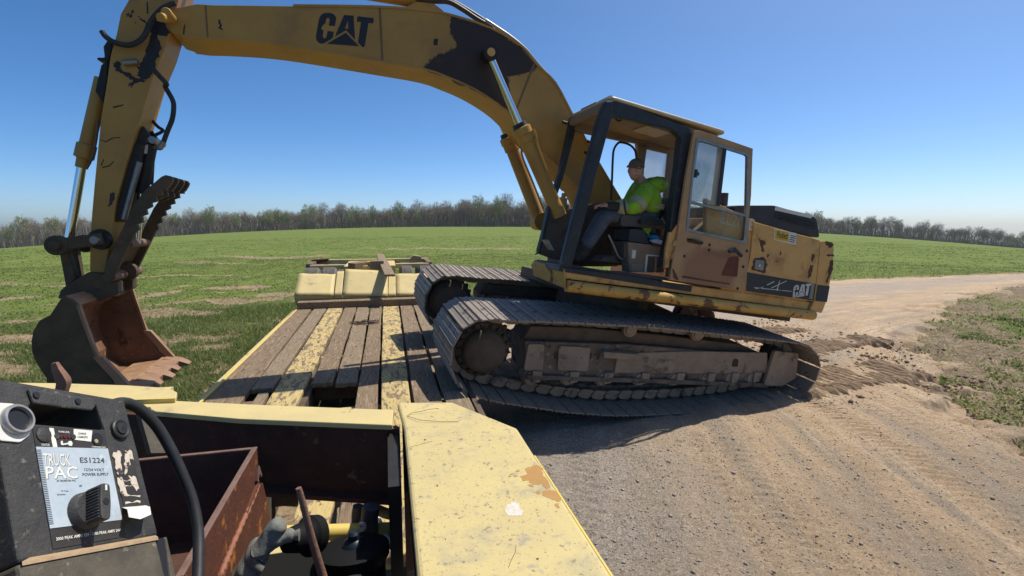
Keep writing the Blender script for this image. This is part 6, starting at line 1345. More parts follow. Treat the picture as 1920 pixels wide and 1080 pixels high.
# tyres: eight in a row of two pairs
def wheel(v0, v1, zt, uc):
    w = v1-v0; R_ = 0.40; c = (v0+v1)/2
    wh = part('wheel', [rev((v0+0.04, uc, zt-R_), (v1-0.04, uc, zt-R_), [(0, 0.22), (0.02, 0.24), (w-0.10, 0.24), (w-0.08, 0.22)], 24)], M['tyel2'], TR, smooth=True)
    part('tyre', [rev((v0, uc, zt-R_), (v1, uc, zt-R_), [(0, 0.24), (0.0, 0.32), (0.025, R_-0.02), (0.05, R_-0.006), (w-0.05, R_-0.006), (w-0.025, R_-0.02), (w, 0.32), (w, 0.24)], 40)], M['tyre'], wh, smooth=True)
    g = []
    for k in range(64):
        a = 2*pi*k/64
        for q in range(4):
            x0_ = v0+0.03+(w-0.06)*q/4+0.006; x1_ = v0+0.03+(w-0.06)*(q+1)/4-0.006
            m = Matrix.Translation((0, uc, zt-R_)) @ Matrix.Rotation(a+0.03*(q % 2), 4, 'X')
            g.append(xf(box(x0_, x1_, -0.014, 0.014, R_-0.012, R_+0.002), m))
    part('tread', g, M['tyre'], wh, stuff=True)
ty = [(-1.6701,1.285),(-1.3721,1.2786),(-1.3316,1.2827),(-1.0287,1.2762),(0.278,1.291),(0.5567,1.2853),(0.6685,1.2864),(0.9555,1.2806)]
for i in range(4): wheel(ty[2*i][0], ty[2*i+1][0], ty[2*i][1], 11.15)
for i in range(4): wheel(ty[2*i][0], ty[2*i+1][0], ty[2*i][1], 12.1)
part('axle', [cyl((-1.6, 11.15, ty[0][1]-0.4), (0.95, 11.15, ty[0][1]-0.4), 0.07)], M['black'], TR, smooth=True)
part('axle', [cyl((-1.6, 12.1, ty[0][1]-0.4), (0.95, 12.1, ty[0][1]-0.4), 0.07)], M['black'], TR, smooth=True)
# gooseneck: a wide flat-topped beam on the right, a cross beam and the left stub
GZ = 1.35
g0 = [(0.0477, 1.13), (0.5086, 1.13)]
gl = [(0.0536,2.0382),(0.4977,1.9258)]
ge = [(0.0256,1.3745),(0.2851,1.351)]
gn = (0.048, 0.512)
ub_ = gl[0][1]; ub2 = gl[1][1]
Lp = [(gn[0], 0.25, GZ), (gn[0], ub_, GZ), (ge[0][0], 2.30, ge[0][1]), (ge[1][0], 2.30, ge[1][1]), (gn[1]-0.0, ub2, GZ), (gn[1], 0.25, GZ)]
def top_sheet(pts, thick):
    return loft(pts, [(a, b, c-thick) for a, b, c in pts])
tv_ = [(gn[0], 0.25, GZ), (gn[1], 0.25, GZ), (gn[0], ub_, GZ), (gn[1], ub2, GZ), (ge[0][0], 2.30, ge[0][1]), (ge[1][0], 2.30, ge[1][1])]
tv_ = tv_ + [(a, b, c-0.03) for a, b, c in tv_]
tf_ = [(0,1,3,2), (2,3,5,4), (6,8,9,7), (8,10,11,9), (0,6,7,1), (4,5,11,10), (0,2,8,6), (2,4,10,8), (1,7,9,3), (3,9,11,5)]
gb = part('gooseneck_beam', [(tv_, tf_)], M['tyel'], TR, bevel=0.016)
gb.modifiers['bevel'].angle_limit = radians(8); gb.modifiers['bevel'].segments = 3
part('beam_web', [prism([(gn[0]+0.015, 0.25), (gn[0]+0.015, 2.25), (gn[0]+0.045, 2.25), (gn[0]+0.045, 0.25)], 'z', 0.95, GZ-0.035)], M['webrust'], TR)
part('beam_web', [prism([(gn[1]-0.045, 0.25), (gn[1]-0.045, ub2), (gn[1]-0.015, ub2), (gn[1]-0.015, 0.25)], 'z', 0.95, GZ-0.035)], M['tyel2'], TR)
part('beam_end', [loft([(ge[0][0]+0.02, 2.27, ge[0][1]-0.035), (ge[1][0]-0.01, 2.27, ge[1][1]-0.035), (ge[1][0]-0.01, 2.27, 0.55), (ge[0][0]+0.02, 2.27, 0.55)], [(ge[0][0]+0.02, 2.24, ge[0][1]-0.035), (ge[1][0]-0.01, 2.24, ge[1][1]-0.035), (ge[1][0]-0.01, 2.24, 0.55), (ge[0][0]+0.02, 2.24, 0.55)])], M['webrust'], TR)
def on_top(pts, z=GZ): return prism(pts, 'z', z, z+0.0007)
for c in ([(0.4972,1.6007),(0.5025,1.5678),(0.4932,1.5101),(0.4993,1.4744),(0.4928,1.4379),(0.478,1.4363),(0.4717,1.4703),(0.4433,1.472),(0.4344,1.4909),(0.4483,1.4986),(0.4142,1.5016),(0.4187,1.529),(0.4443,1.546),(0.4483,1.5815),(0.4717,1.5881)], [(0.4576,1.4258),(0.4853,1.424),(0.502,1.4145),(0.502,1.3592),(0.4887,1.3529),(0.4712,1.3817),(0.4589,1.3948)], [(0.4096,1.5729),(0.4216,1.5796),(0.4248,1.569),(0.4103,1.5642)], [(0.3754,1.5434),(0.3837,1.5483),(0.3864,1.5406),(0.3785,1.5368)],
          [(0.4384,1.4275),(0.4512,1.4326),(0.452,1.4168),(0.4395,1.4128)], [(0.4717,1.343),(0.4838,1.3465),(0.4841,1.3277),(0.4762,1.3204)], [(0.4261,1.4764),(0.4406,1.4727),(0.4431,1.458),(0.4288,1.4616)], [(0.3939,1.5422),(0.405,1.5441),(0.4061,1.5368),(0.3945,1.5351)]):
    part('paint_chip', [on_top(rag(c, 0.0022, 5, 3))], M['ochre'], gb)
part('white_splat', [on_top(rag([(0.3533,1.3872),(0.3721,1.3776),(0.3664,1.3464),(0.37,1.3274),(0.3597,1.3123),(0.3347,1.3143),(0.32,1.3268),(0.3178,1.3541),(0.3339,1.3731)], 0.0022, 4, 2))], M['whitespot'], gb)
for q in ([(0.1348,1.5446),(0.1388,1.5469),(0.1413,1.5387),(0.1365,1.5345)], [(0.0988,1.69),(0.1018,1.6918),(0.1025,1.6853),(0.0996,1.6848)], [(0.1304,1.2587),(0.1331,1.2587),(0.1315,1.2524),(0.1298,1.2536)], [(0.1206,1.9082),(0.1306,1.9089),(0.1278,1.8984),(0.1213,1.9)], [(0.3477,1.1212),(0.3546,1.1214),(0.3522,1.1154),(0.3469,1.1154)], [(0.3255,1.648),(0.3305,1.6481),(0.3286,1.6421),(0.3251,1.643)]):
    part('rust_spot', [on_top(q)], M['chip'], gb)
def scratch_line(pts, w):
    P = [Vector((a, b)) for a, b in pts]; L = []; R_ = []
    for i, p in enumerate(P):
        t = (P[min(i+1, len(P)-1)]-P[max(i-1, 0)]).normalized(); n = Vector((-t.y, t.x))*w; L.append(tuple(p+n)); R_.append(tuple(p-n))
    return L + R_[::-1]
sl_ = [(0.2808,1.3419),(0.2655,1.3418),(0.1606,1.3505),(0.1125,1.3482),(0.1676,1.331),(0.2879,1.307),(0.3961,1.288),(0.4911,1.2741)]
for c in ([(0.3112,1.1857),(0.3013,1.1566),(0.2792,1.1221),(0.2707,1.1051)], [(0.0624,1.8519),(0.1111,1.8668),(0.1515,1.8829)]):
    part('scratch', [on_top(scratch_line(c, 0.0006))], M['webrust'], gb)
# a long crooked scratch across the sloping end
def end_z(v, u): t_ = (u-ub_)/(2.30-ub_); return GZ+(ge[0][1]-GZ)*t_
def end_pt(px2):   # px2 on the plane of the sloping end, given as (v, u)
    return (px2[0], px2[1], end_z(px2[0], px2[1])+0.003)
sc_ = [(0.12,2.17),(0.085,2.165),(0.065,2.14),(0.12,2.09),(0.20,2.06),(0.28,2.045)]
q_ = scratch_line(sc_, 0.0010); part('scratch', [loft([end_pt(p) for p in q_], [(a, b, c+0.001) for a, b, c in map(end_pt, q_)])], M['webrust'], gb)
sc_ = [(0.12,2.17),(0.17,2.185),(0.21,2.185)]; q_ = scratch_line(sc_, 0.0010); part('scratch', [loft([end_pt(p) for p in q_], [(a, b, c+0.001) for a, b, c in map(end_pt, q_)])], M['webrust'], gb)
part('yellow_edge', [box(gn[1]-0.004, gn[1]+0.002, 0.25, ub2-0.25, GZ-0.03, GZ-0.004)], M['yedge'], gb)
# cross beam: flange on top, a rusted web facing the camera
cf_ = [(-1.0721,2.5713),(-0.6684,2.3789),(0.0019,2.1362)] + [(0.0098,2.3202),(-0.5863,2.5358),(-1.2831,2.804)]
cn = [Vector((a, b)) for a, b in cf_]
cb = part('cross_beam', [prism(cf_, 'z', 1.305, 1.33)], M['tyel2'], TR, bevel=0.005)
wa, wb = cn[0]+(cn[3]-cn[2])*0.15, cn[2]+(cn[3]-cn[2])*0.15
part('beam_web', [loft([(wa.x-0.3, wa.y+0.11, 1.30), (wb.x+0.03, wb.y-0.01, 1.30), (wb.x+0.03, wb.y-0.01, 0.985), (wa.x-0.3, wa.y+0.11, 0.985)], [(wa.x-0.3, wa.y+0.14, 1.30), (wb.x+0.03, wb.y+0.02, 1.30), (wb.x+0.03, wb.y+0.02, 0.985), (wa.x-0.3, wa.y+0.14, 0.985)])], M['webrust'], cb)
part('flange', [loft([(wa.x-0.3, wa.y+0.04, 0.985), (wb.x+0.03, wb.y-0.06, 0.985), (wb.x+0.03, wb.y+0.05, 0.985), (wa.x-0.3, wa.y+0.2, 0.985)], [(wa.x-0.3, wa.y+0.04, 0.965), (wb.x+0.03, wb.y-0.06, 0.965), (wb.x+0.03, wb.y+0.05, 0.965), (wa.x-0.3, wa.y+0.2, 0.965)])], M['webrust'], cb)
lp_ = [(-1.993,3.1828),(-1.7355,3.1082),(-1.3551,2.9751),(-1.1278,2.8729),(-1.0576,2.7865),(-1.0279,2.6902),(-1.2461,2.7222),(-1.7036,2.9008),(-1.8632,2.9655)]
lf = part('gooseneck_plate', [prism(lp_, 'z', 1.325, 1.35)], M['tyel2'], TR, bevel=0.005)
lpe = [(-1.7036,2.9008),(-1.2461,2.7222),(-1.0279,2.6902)]
part('bright_edge', [loft([(a, b-0.004, 1.352) for a, b in lpe] + [(a, b-0.004, 1.30) for a, b in lpe[::-1]], [(a, b-0.014, 1.352) for a, b in lpe] + [(a, b-0.014, 1.30) for a, b in lpe[::-1]])], M['yedge'], lf)
part('plate_web', [box(-1.9, -1.15, 2.95, 2.99, 0.75, 1.32)], M['tyel2'], TR)
part('gooseneck_floor', [box(-1.9, 0.06, 0.2, 1.62, 0.90, 0.93)], M['black'], TR)
part('gusset', [prism([(1.70, 1.28), (2.25, 1.28), (2.25, 0.62), (2.1, 0.62), (1.72, 0.9)], 'x', -0.02, 0.025)], M['black'], TR)
# air line across the gap and pipework behind it
part('yellow_pipe', [cyl([(-0.4297,2.02,0.9629)][0], [(-0.0083,2.02,0.9121)][0], 0.032, seg=16)], M['yedge'], TR, smooth=True)
part('white_rod', [cyl([(-0.0836,2.3,0.8175)][0], [(-0.0172,1.85,0.9528)][0], 0.011)], M['whitepaint'], TR, smooth=True)
part('air_hose', [tube([(-0.0931,2,1.043),(-0.1004,2,1.0065),(-0.1036,2,0.9715),(-0.105,2,0.9316),(-0.1061,2,0.9004)], 0.036, 12)], M['hose'], TR, smooth=True)
part('air_hose', [tube([(-0.1528,2.12,0.983),(-0.1581,2.12,0.9522),(-0.162,2.12,0.906)], 0.024, 12)], M['hose'], TR, smooth=True)
part('air_hose', [tube([(-0.1241,2.2,0.9305),(-0.0854,2.2,0.9126),(-0.042,2.2,0.8865),(-0.0068,2.2,0.8713)], 0.024, 12)], M['tyel2'], TR, smooth=True)
part('hook', [tube([(-0.1367,1.95,0.9776),(-0.1231,1.95,0.9819),(-0.1207,1.95,0.9945),(-0.1281,1.95,1.003),(-0.1396,1.95,1.004)], 0.008, 8)], M['whitepaint'], TR, smooth=True)
# brake chamber at the bottom of the gap
c0 = Vector([(-0.148,1.76,1.0458)][0])
ch_ = part('air_chamber', [rev(tuple(c0-Vector((0,0.05,0.30))), tuple(c0+Vector((0,0,0.0))), [(0, 0.11), (0.24, 0.11), (0.26, 0.125), (0.29, 0.125), (0.30, 0.10)], 28)], M['shadeblack'], TR, smooth=True)
part('blue_fitting', [rev(tuple(c0-Vector((0,0,0.01))), tuple(c0+Vector((0,0,0.2))), [(0, 0.045), (0.02, 0.036), (0.03, 0.02), (0.05, 0.019), (0.058, 0.011)], 20)], M['blue'], ch_, smooth=True)
part('chamber_bolt', [cyl(tuple(c0+Vector((-0.01,-0.10,-0.05))), tuple(c0+Vector((-0.01,-0.10,0.0))), 0.014, seg=8)], M['steel'], ch_)
dk = Vector([(-0.2726,1.7,1.1627)][0])
part('coupling_disc', [rev(tuple(dk+Vector((0.01,0.0,-0.02))), tuple(dk+Vector((-0.05,-0.06,0.01))), [(0, 0.062), (0.035, 0.066), (0.05, 0.05), (0.12, 0.036)], 20)], M['shadeblack'], TR, smooth=True)

# ------------------------------------------------------------------ loose things on the trailer
def timber(label, pts_top, h, name='timber', mat='wood2', cat='timber'):
    b = pts_top[0]; t = thing(name, label, cat, M_TR, tuple(b))
    part('beam', [loft([tuple(p) for p in pts_top], [(p[0], p[1], p[2]-h) for p in pts_top])], M[mat], t, bevel=0.008); return t
def span(px_a, px_b, u): pass
t1 = [Vector([(-0.6582,10.95,1.3725)][0]), Vector([(-0.3568,11.25,1.3827)][0]), Vector([(-0.5043,11.4,1.3968)][0]), Vector([(-0.8045,11.08,1.3819)][0])]
timber('short squared timber block lying on the trailer rear left of the leaning plank', t1, 0.115, 'timber_block', 'wood')
a, b = [(-0.3522,11.05,1.3488),(-0.113,11.05,1.3508)]
t2 = [Vector(a)+Vector((0,0,0.06)), Vector(b)+Vector((0.05,0,0.06)), Vector(b)+Vector((0.05,0.30,0.06)), Vector(a)+Vector((0,0.30,0.06))]
timber('dark timber block under the leaning plank on the trailer rear', t2, 0.17, 'timber_block', 'wood2')
a, b = [(-0.0496,9.9,1.2324),(0.1533,9.9,1.2274)]; c, d = [(-0.0615,12.5,1.4738),(-0.2476,12.5,1.4916)]
timber('long weathered plank leaning out over the middle ramp of the trailer', [Vector(a), Vector(b), Vector(c), Vector(d)], 0.045, 'loose_plank', 'wood2', 'plank')
a, b, c, d, e = [(0.5643,12.5,1.3531),(0.6419,12.5,1.4327),(0.8216,12.5,1.4067),(0.8579,12.5,1.3288),(0.6202,12.5,1.3232)]
t = thing('folded_tarp', 'small tan folded sheet lying on the far right end of the rear bar', 'sheet', M_TR, a)
part('cloth', [loft([a, b, c, d, e], [(p[0], p[1]+0.2, p[2]) for p in (a, b, c, d, e)])], M['jdust'], t, bevel=0.01)
# a coil of chain on the planks
cc = Vector([(-0.3757,8.2596,0.61)][0])
t = thing('chain_coil', 'small heap of rusty chain lying on the deck planks', 'chain', M_TR, tuple(cc))
g = []; r_ = random.Random(4)
for k in range(46):
    a = k*0.62; rr = 0.05 + 0.11*(k/46); c = cc + Vector((cos(a)*rr*1.5, sin(a)*rr*0.9, 0.008 + 0.004*(k % 2)))
    dr_ = Vector((-sin(a)*1.5, cos(a)*0.9, 0)).normalized(); sd_ = Vector((0,0,1)) if k % 2 else Vector((0,0,1)).cross(dr_)
    pts = [c + dr_*0.03*cos(q) + sd_*0.014*sin(q) for q in [2*pi*j/8 for j in range(9)]]
    g.append(tube([tuple(p) for p in pts], 0.005, 5, 1))
part('links', g, M['chainm'], t)
# grit on the planks
P = []; R = []
for k in range(420):
    v = random.uniform(-1.65, 0.6); u = random.uniform(5.35, 9.9); p = M_TR @ Vector((v, u, DZ+0.004)); P.append(tuple(p)); R.append(random.uniform(0.004, 0.012))
scatter_stones('deck_grit', np.array(P), np.array(R), M['gravel'], 15)

# ------------------------------------------------------------------ things in the gooseneck: steel box, jump starter, bars, glove
SB = thing('steel_box', 'open rusty steel box with a welded side standing in the gooseneck', 'box', M_TR, (-0.9, 1.5, 0.93))
RW = [(2.1033,1.3063),(1.4983,1.3001)]
zt = RW[0][1]; u1 = 2.11
part('side_wall', [box(-0.55, -0.534, 0.7, u1, 0.935, 1.30)], M['redrust'], SB)
part('wall_edge', [box(-0.5525, -0.5325, 0.7, u1+0.002, 1.296, 1.304)], M['rustedge'], SB, bevel=0.003)
part('end_wall', [box(-1.30, -0.55, u1-0.014, u1, 0.935, 1.30)], M['webrust'], SB)
part('wall_edge', [box(-1.30, -0.5525, u1-0.016, u1+0.002, 1.296, 1.304)], M['rustedge'], SB, bevel=0.003)
part('side_wall', [box(-1.316, -1.30, 0.7, u1, 0.935, 1.30)], M['webrust'], SB); part('box_floor', [box(-1.30, -0.55, 0.7, u1-0.014, 0.935, 0.945)], M['webrust'], SB)
lp2 = [(2.0562,1.1737),(2.1122,1.1452),(2.1576,1.043),(2.1852,0.9387),(1.7151,1.0199),(1.663,1.0277),(1.5667,1.1015),(1.7625,1.1355)]
part('welded_plate', [prism(rnd(lp2, 0.006), 'x', -0.534, -0.522)], M['redrust'], SB, bevel=0.003)
wl_ = [Vector(p) for p in [(-0.528,2.0642,1.1615),(-0.528,2.007,1.1529),(-0.528,1.9016,1.1464),(-0.528,1.8066,1.1406),(-0.528,1.7117,1.1356),(-0.528,1.6422,1.1305),(-0.528,1.5776,1.1235)]]
r_ = random.Random(2); wp = smooth_path(wl_, 7); wp = [p + Vector((0, r_.uniform(-.002,.002), r_.uniform(-.002,.002))) for p in wp]
part('weld', [tube([tuple(p) for p in wp], [0.007+0.003*((k*7) % 3)/2 for k in range(len(wp))], 8, 1)], M['weld'], SB, smooth=True)
part('torn_strip', [prism([(2.0691,1.243),(2.0909,1.2288),(2.1193,1.177),(2.1098,1.1716),(2.0838,1.202),(2.064,1.1854),(2.0744,1.1664),(2.0448,1.1888)], 'x', -0.534, -0.524)], M['rustedge'], SB)
bb_ = part('dark_fill_block', [box(-0.52, -0.04, 0.95, 1.88, 0.93, 0.985)], M['shadeblack'], TR, bevel=0.02)  # added block, kept black so the foot of the gap looks shaded
part('air_hose', [tube([(-0.40,1.2,1.03),(-0.30,1.4,1.05),(-0.2,1.55,1.04),(-0.1,1.65,0.98)], 0.02, 10)], M['rubber'], TR, smooth=True)

JP = thing('jump_starter', 'scuffed black portable jump starter with a silver label and a round knob, left foreground', 'jump starter', M_JP, (0.08, 0.08, -0.46))
o4 = [(-0.0701,0.0796),(0.2097,0.0727),(0.2426,-0.2166),(-0.0392,-0.2202)]; i4 = [(0.0001,0.0389),(0.1345,0.0654),(0.1482,0.0033),(-0.0007,0.005)]
part('case', [ring([o4[0], o4[1], o4[2], o4[3]], [i4[0], i4[1], i4[2], i4[3]], 'y', 0.0, 0.15)], M['jblack'], JP, bevel=0.007)
part('handle_bar', [prism([(-0.0053,0.0661),(0.0113,0.0659),(0.0996,0.0642),(0.131,0.0662),(0.1328,0.0537),(0.1202,0.0384),(0.0554,0.038),(0.0019,0.0395)], 'y', -0.006, 0.0)], M['jblack'], JP, bevel=0.004)
for q in ([(0.0064,0.0549)], [(0.0882,0.0531)]):
    part('screw_hole', [cyl((q[0][0], -0.0085, q[0][1]), (q[0][0], -0.005, q[0][1]), 0.006, seg=14)], M['ink'], JP)
part('side_shell', [prism([(-0.32, 0.08), (o4[0][0]+0.012, o4[0][1]-0.01), (o4[3][0]+0.012, o4[3][1]), (o4[3][0], -0.46), (-0.32, -0.46)], 'y', 0.03, 0.15)], M['jdirty'], JP, bevel=0.005)
rs = [(0.1999,0.0706),(0.248,0.0676),(0.2745,0.062),(0.286,-0.0259),(0.2925,-0.1249),(0.2789,-0.2962),(0.2784,-0.3419),(0.2614,-0.2303),(0.2428,-0.2158)]
part('side_shell', [prism(rs, 'y', 0.045, 0.15)], M['jblack'], JP, bevel=0.004)
part('side_flange', [prism([(0.2322,-0.1218),(0.2484,-0.1226),(0.2638,-0.2247),(0.2482,-0.2205)], 'y', 0.02, 0.05)], M['jdirty'], JP, bevel=0.003)
part('inner_wall', [prism([(-0.0154,0.0602),(0.1781,0.0926),(0.1579,-0.0301),(-0.0222,-0.0293)], 'y', 0.148, 0.152)], M['jblack'], JP) if False else None
lc = [(-0.0671,-0.2281),(0.2007,-0.2298),(0.2064,-0.2944),(0.2114,-0.3378),(-0.0576,-0.3127)]
part('battery_case', [prism(lc, 'y', -0.028, 0.15)], M['jdirty'], JP, bevel=0.006)
part('battery_case_end', [prism([(0.2245,-0.2292),(0.2311,-0.2285),(0.236,-0.2972),(0.237,-0.3422),(0.2195,-0.3416)], 'y', -0.026, 0.12)], M['jdirty'], JP, bevel=0.004)
part('strap', [prism([(0.2051,-0.2288),(0.2218,-0.2297),(0.2176,-0.3384),(0.2012,-0.338)], 'y', -0.024, 0.12)], M['ink'], JP)
d0 = [(-0.0217,-0.2188),(0.2364,-0.2204)]; d1_ = [(-0.0634,-0.2277),(0.2009,-0.2291)]
part('dust_ledge', [loft([(d0[0][0], 0.0, d0[0][1]+0.004), (d0[1][0], 0.0, d0[1][1]+0.004), (d1_[1][0], -0.03, d1_[1][1]+0.0015), (d1_[0][0], -0.03, d1_[0][1]+0.0015)],
     [(d0[0][0], 0.0, d0[0][1]-0.004), (d0[1][0], 0.0, d0[1][1]-0.004), (d1_[1][0], -0.03, d1_[1][1]-0.004), (d1_[0][0], -0.03, d1_[0][1]-0.004)])], M['jdust'], JP)
part('embossed_letter', [xf(g, Matrix()) for g in [box(0.232+0.011*k, 0.238+0.011*k, -0.0305, -0.028, -0.325, -0.309) for k in range(3)]], M['jblack'], JP)
lab = part('label', [prism([(0.0002,-0),(0.1464,0.0003),(0.1619,-0.2086),(0.0161,-0.2087)], 'y', -0.0012, 0)], M['jink'], JP)
part('silver_field', [prism([(0.0024,-0.0381),(0.1478,-0.0374),(0.1578,-0.1775),(0.0134,-0.1761)], 'y', -0.0022, -0.0012)], M['jsilver'], lab)
part('white_strip', [prism([(0.0295,-0.0023),(0.0377,-0.0025),(0.0414,-0.0376),(0.0329,-0.0379)], 'y', -0.0022, -0.0012)], M['jwhite'], lab)
part('white_box', [prism([(0.0779,-0.0013),(0.1175,-0.0019),(0.1117,-0.0246),(0.0753,-0.0222)], 'y', -0.0022, -0.0012)], M['jwhite'], lab)
part('clamp_symbol', [prism(rnd(q, 0.001), 'y', -0.0022, -0.0012) for q in ([(0.0495,-0.0256),(0.0529,-0.0255),(0.0524,-0.0307),(0.0634,-0.0288),(0.0646,-0.0257),(0.0698,-0.0248),(0.0721,-0.0292),(0.0698,-0.0346),(0.0636,-0.034),(0.0631,-0.0314),(0.052,-0.0336),(0.0487,-0.033)],)], M['jwhite'], lab)
JR = Matrix(((1,0,0),(0,0,-1),(0,1,0))).to_4x4()
def jtext(body, q, mat, dep=0.0026):
    """q: lower left, lower right and upper left corner of the line"""
    a, b, c = Vector(q[0]), Vector(q[1]), Vector(q[2]); ang = math.atan2(b.y-a.y, b.x-a.x)
    Mx = Matrix.Translation((a.x, 0, a.y)) @ Matrix.Rotation(-ang, 4, 'Y') @ JR
    part('lettering', [text_geom(body, (b-a).length, (c-a).length, Mx, dep)], M[mat], lab)
def jshadow(body, q):
    jtext(body, [(p[0]+0.0011, p[1]-0.0009) for p in q], 'jtext', 0.00235)
for bd, q, mt, shd in (('TRUCK', [(0.012,-0.0719),(0.0629,-0.0723),(0.0113,-0.0497)], 'jwhite', 1), ('PAC', [(0.0143,-0.0944),(0.074,-0.0957),(0.0182,-0.0726)], 'jwhite', 1), ('ES1224', [(0.0826,-0.0665),(0.1353,-0.067),(0.0831,-0.0561)], 'jtext', 0),
    ('12/24 VOLT', [(0.0891,-0.0818),(0.1319,-0.083),(0.089,-0.0766)], 'jtext', 0), ('POWER SUPPLY', [(0.0842,-0.0913),(0.1409,-0.0917),(0.0841,-0.0858)], 'jtext', 0), ('BY MONSTER PAC', [(0.0336,-0.0999),(0.0695,-0.1006),(0.0335,-0.0968)], 'jtext', 0),
    ('12 Volt', [(0.0393,-0.1173),(0.0528,-0.1184),(0.0392,-0.1146)], 'jtext', 0), ('Systems', [(0.0313,-0.124),(0.0465,-0.1243),(0.0313,-0.1206)], 'jtext', 0), ('24 Volt', [(0.1012,-0.1187),(0.1155,-0.1191),(0.1013,-0.1154)], 'jtext', 0), ('Systems', [(0.108,-0.1242),(0.124,-0.1252),(0.108,-0.1213)], 'jtext', 0),
    ('OFF', [(0.0744,-0.1108),(0.0803,-0.1111),(0.0745,-0.1072)], 'jtext', 0), ('3000 PEAK AMPS 12V - 1500 PEAK AMPS 24V', [(0.0214,-0.197),(0.1495,-0.1985),(0.0209,-0.1919)], 'jwhite', 0), ('STATUS', [(0.0119,-0.0364),(0.0265,-0.0363),(0.0119,-0.0325)], 'jwhite', 0),
    ('POWER LEVEL', [(0.0462,-0.0105),(0.068,-0.0104),(0.0462,-0.0068)], 'jwhite', 0), ('CHARGE', [(0.0856,-0.0117),(0.1024,-0.0112),(0.0857,-0.0078)], 'jtext', 0), ('COMPLETE', [(0.083,-0.0188),(0.1049,-0.0182),(0.0831,-0.015)], 'jtext', 0), ('CHARGING PORT', [(0.1109,-0.0364),(0.1428,-0.0371),(0.1109,-0.0333)], 'jwhite', 0)):
    if shd: jshadow(bd, q)
    jtext(bd, q, mt)
for k, y_ in enumerate(range(445, 830, 9)):
    q = [(0.0032,-0.044),(0.0101,-0.0442),(0.0128,-0.1722),(0.0202,-0.1725)]
    t_ = k/43; a = Vector(q[0]).lerp(Vector(q[2]), t_); b = Vector(q[1]).lerp(Vector(q[3]), t_)
    part('printed_rule', [box(a.x, b.x, -0.0026, -0.0022, a.y-0.0006, a.y+0.0006)], M['jtext'], lab)
def jdisc(name, px_, prof, mat, par, seg=24): p = px_[0]; return part(name, [rev((p[0], 0, p[1]), (p[0], -1, p[1]), prof, seg)], M[mat], par, smooth=True)
jdisc('status_button', [(0.0184,-0.0158)], [(0, 0.0135), (0.003, 0.0135), (0.004, 0.012)], 'jblack', lab)
jdisc('charging_port', [(0.1261,-0.0192)], [(0, 0.0125), (0.0030, 0.0125), (0.0030, 0.010)], 'ink', lab)
jdisc('port_rim', [(0.1224,-0.0234)], [(0, 0.005), (0.0035, 0.004)], 'jdust', lab)
for q in ([(0.0421,-0.0174)], [(0.0748,-0.0169)]): jdisc('screw', q, [(0, 0.0055), (0.003, 0.005)], 'jblack', lab)
for q in ([(0.05,-0.0174)], [(0.0577,-0.0174)], [(0.0659,-0.0177)]): jdisc('indicator_light', q, [(0, 0.0035), (0.003, 0.003)], 'jled', lab)
kn = jdisc('knob', [(0.0789,-0.1544)], [(0.001, 0.033), (0.012, 0.031), (0.016, 0.028)], 'jblack', JP, 32)
kc = [(0.0789,-0.1544)][0]
KM = Matrix.Translation((kc[0], 0, kc[1])) @ Matrix.Rotation(radians(8), 4, 'Y')
part('knob_grip', [xf(prism(rnd([(-0.009,-0.031),(0.009,-0.031),(0.011,0.0),(0.009,0.033),(-0.009,0.033),(-0.011,0.0)], 0.006), 'y', -0.042, -0.012), KM)], M['jblack'], kn, bevel=0.002)
part('knob_rib', [xf(box(-0.0125, -0.0095, -0.038, -0.016, -0.026+0.0052*k, -0.0235+0.0052*k), KM) for k in range(11)], M['jblack'], kn)
part('knob_mark', [xf(box(-0.002, 0.002, -0.0428, -0.0418, 0.020, 0.030), KM)], M['jwhite'], kn); part('knob_screw', [xf(cyl((0,-0.0428,0),(0,-0.0415,0), 0.006), KM)], M['ink'], kn)
# left power socket with its worn nut, right rubber grommet
part('worn_plate', [prism(rnd([(-0.0557,0.0351),(-0.0304,0.0364),(-0.0111,0.0278),(-0.0041,-0.011),(-0.0082,-0.0189),(-0.024,-0.0317),(-0.0566,-0.03),(-0.0637,0.002)], 0.004), 'y', -0.003, 0)], M['whitepaint'], JP, bevel=0.001)
p_ = [(-0.0293,0.0062)][0]
part('socket_ring', [rev((p_[0], 0, p_[1]), (p_[0], -1, p_[1]), [(0, 0.026), (0.010, 0.026), (0.012, 0.0245), (0.012, 0.021), (0.0, 0.020)], 28)], M['ringsteel'], JP, smooth=True)
part('socket_bore', [cyl((p_[0], 0.0, p_[1]), (p_[0], -0.006, p_[1]), 0.0205, seg=24)], M['ink'], JP)
p_ = [(0.1832,0.0048)][0]
part('grommet', [rev((p_[0], 0, p_[1]), (p_[0], -1, p_[1]), [(0, 0.021), (0.006, 0.021), (0.008, 0.018), (0.006, 0.013), (0.009, 0.012), (0.010, 0.005)], 28)], M['rubber'], JP, smooth=True)
part('grommet_hole', [cyl((p_[0], -0.009, p_[1]), (p_[0], -0.0105, p_[1]), 0.0042)], M['ink'], JP)
sk = part('warning_label', [prism([(0.1595,-0.0432),(0.2068,-0.0388),(0.2221,-0.1598),(0.1679,-0.1578)], 'y', -0.001, 0)], M['jink'], JP)
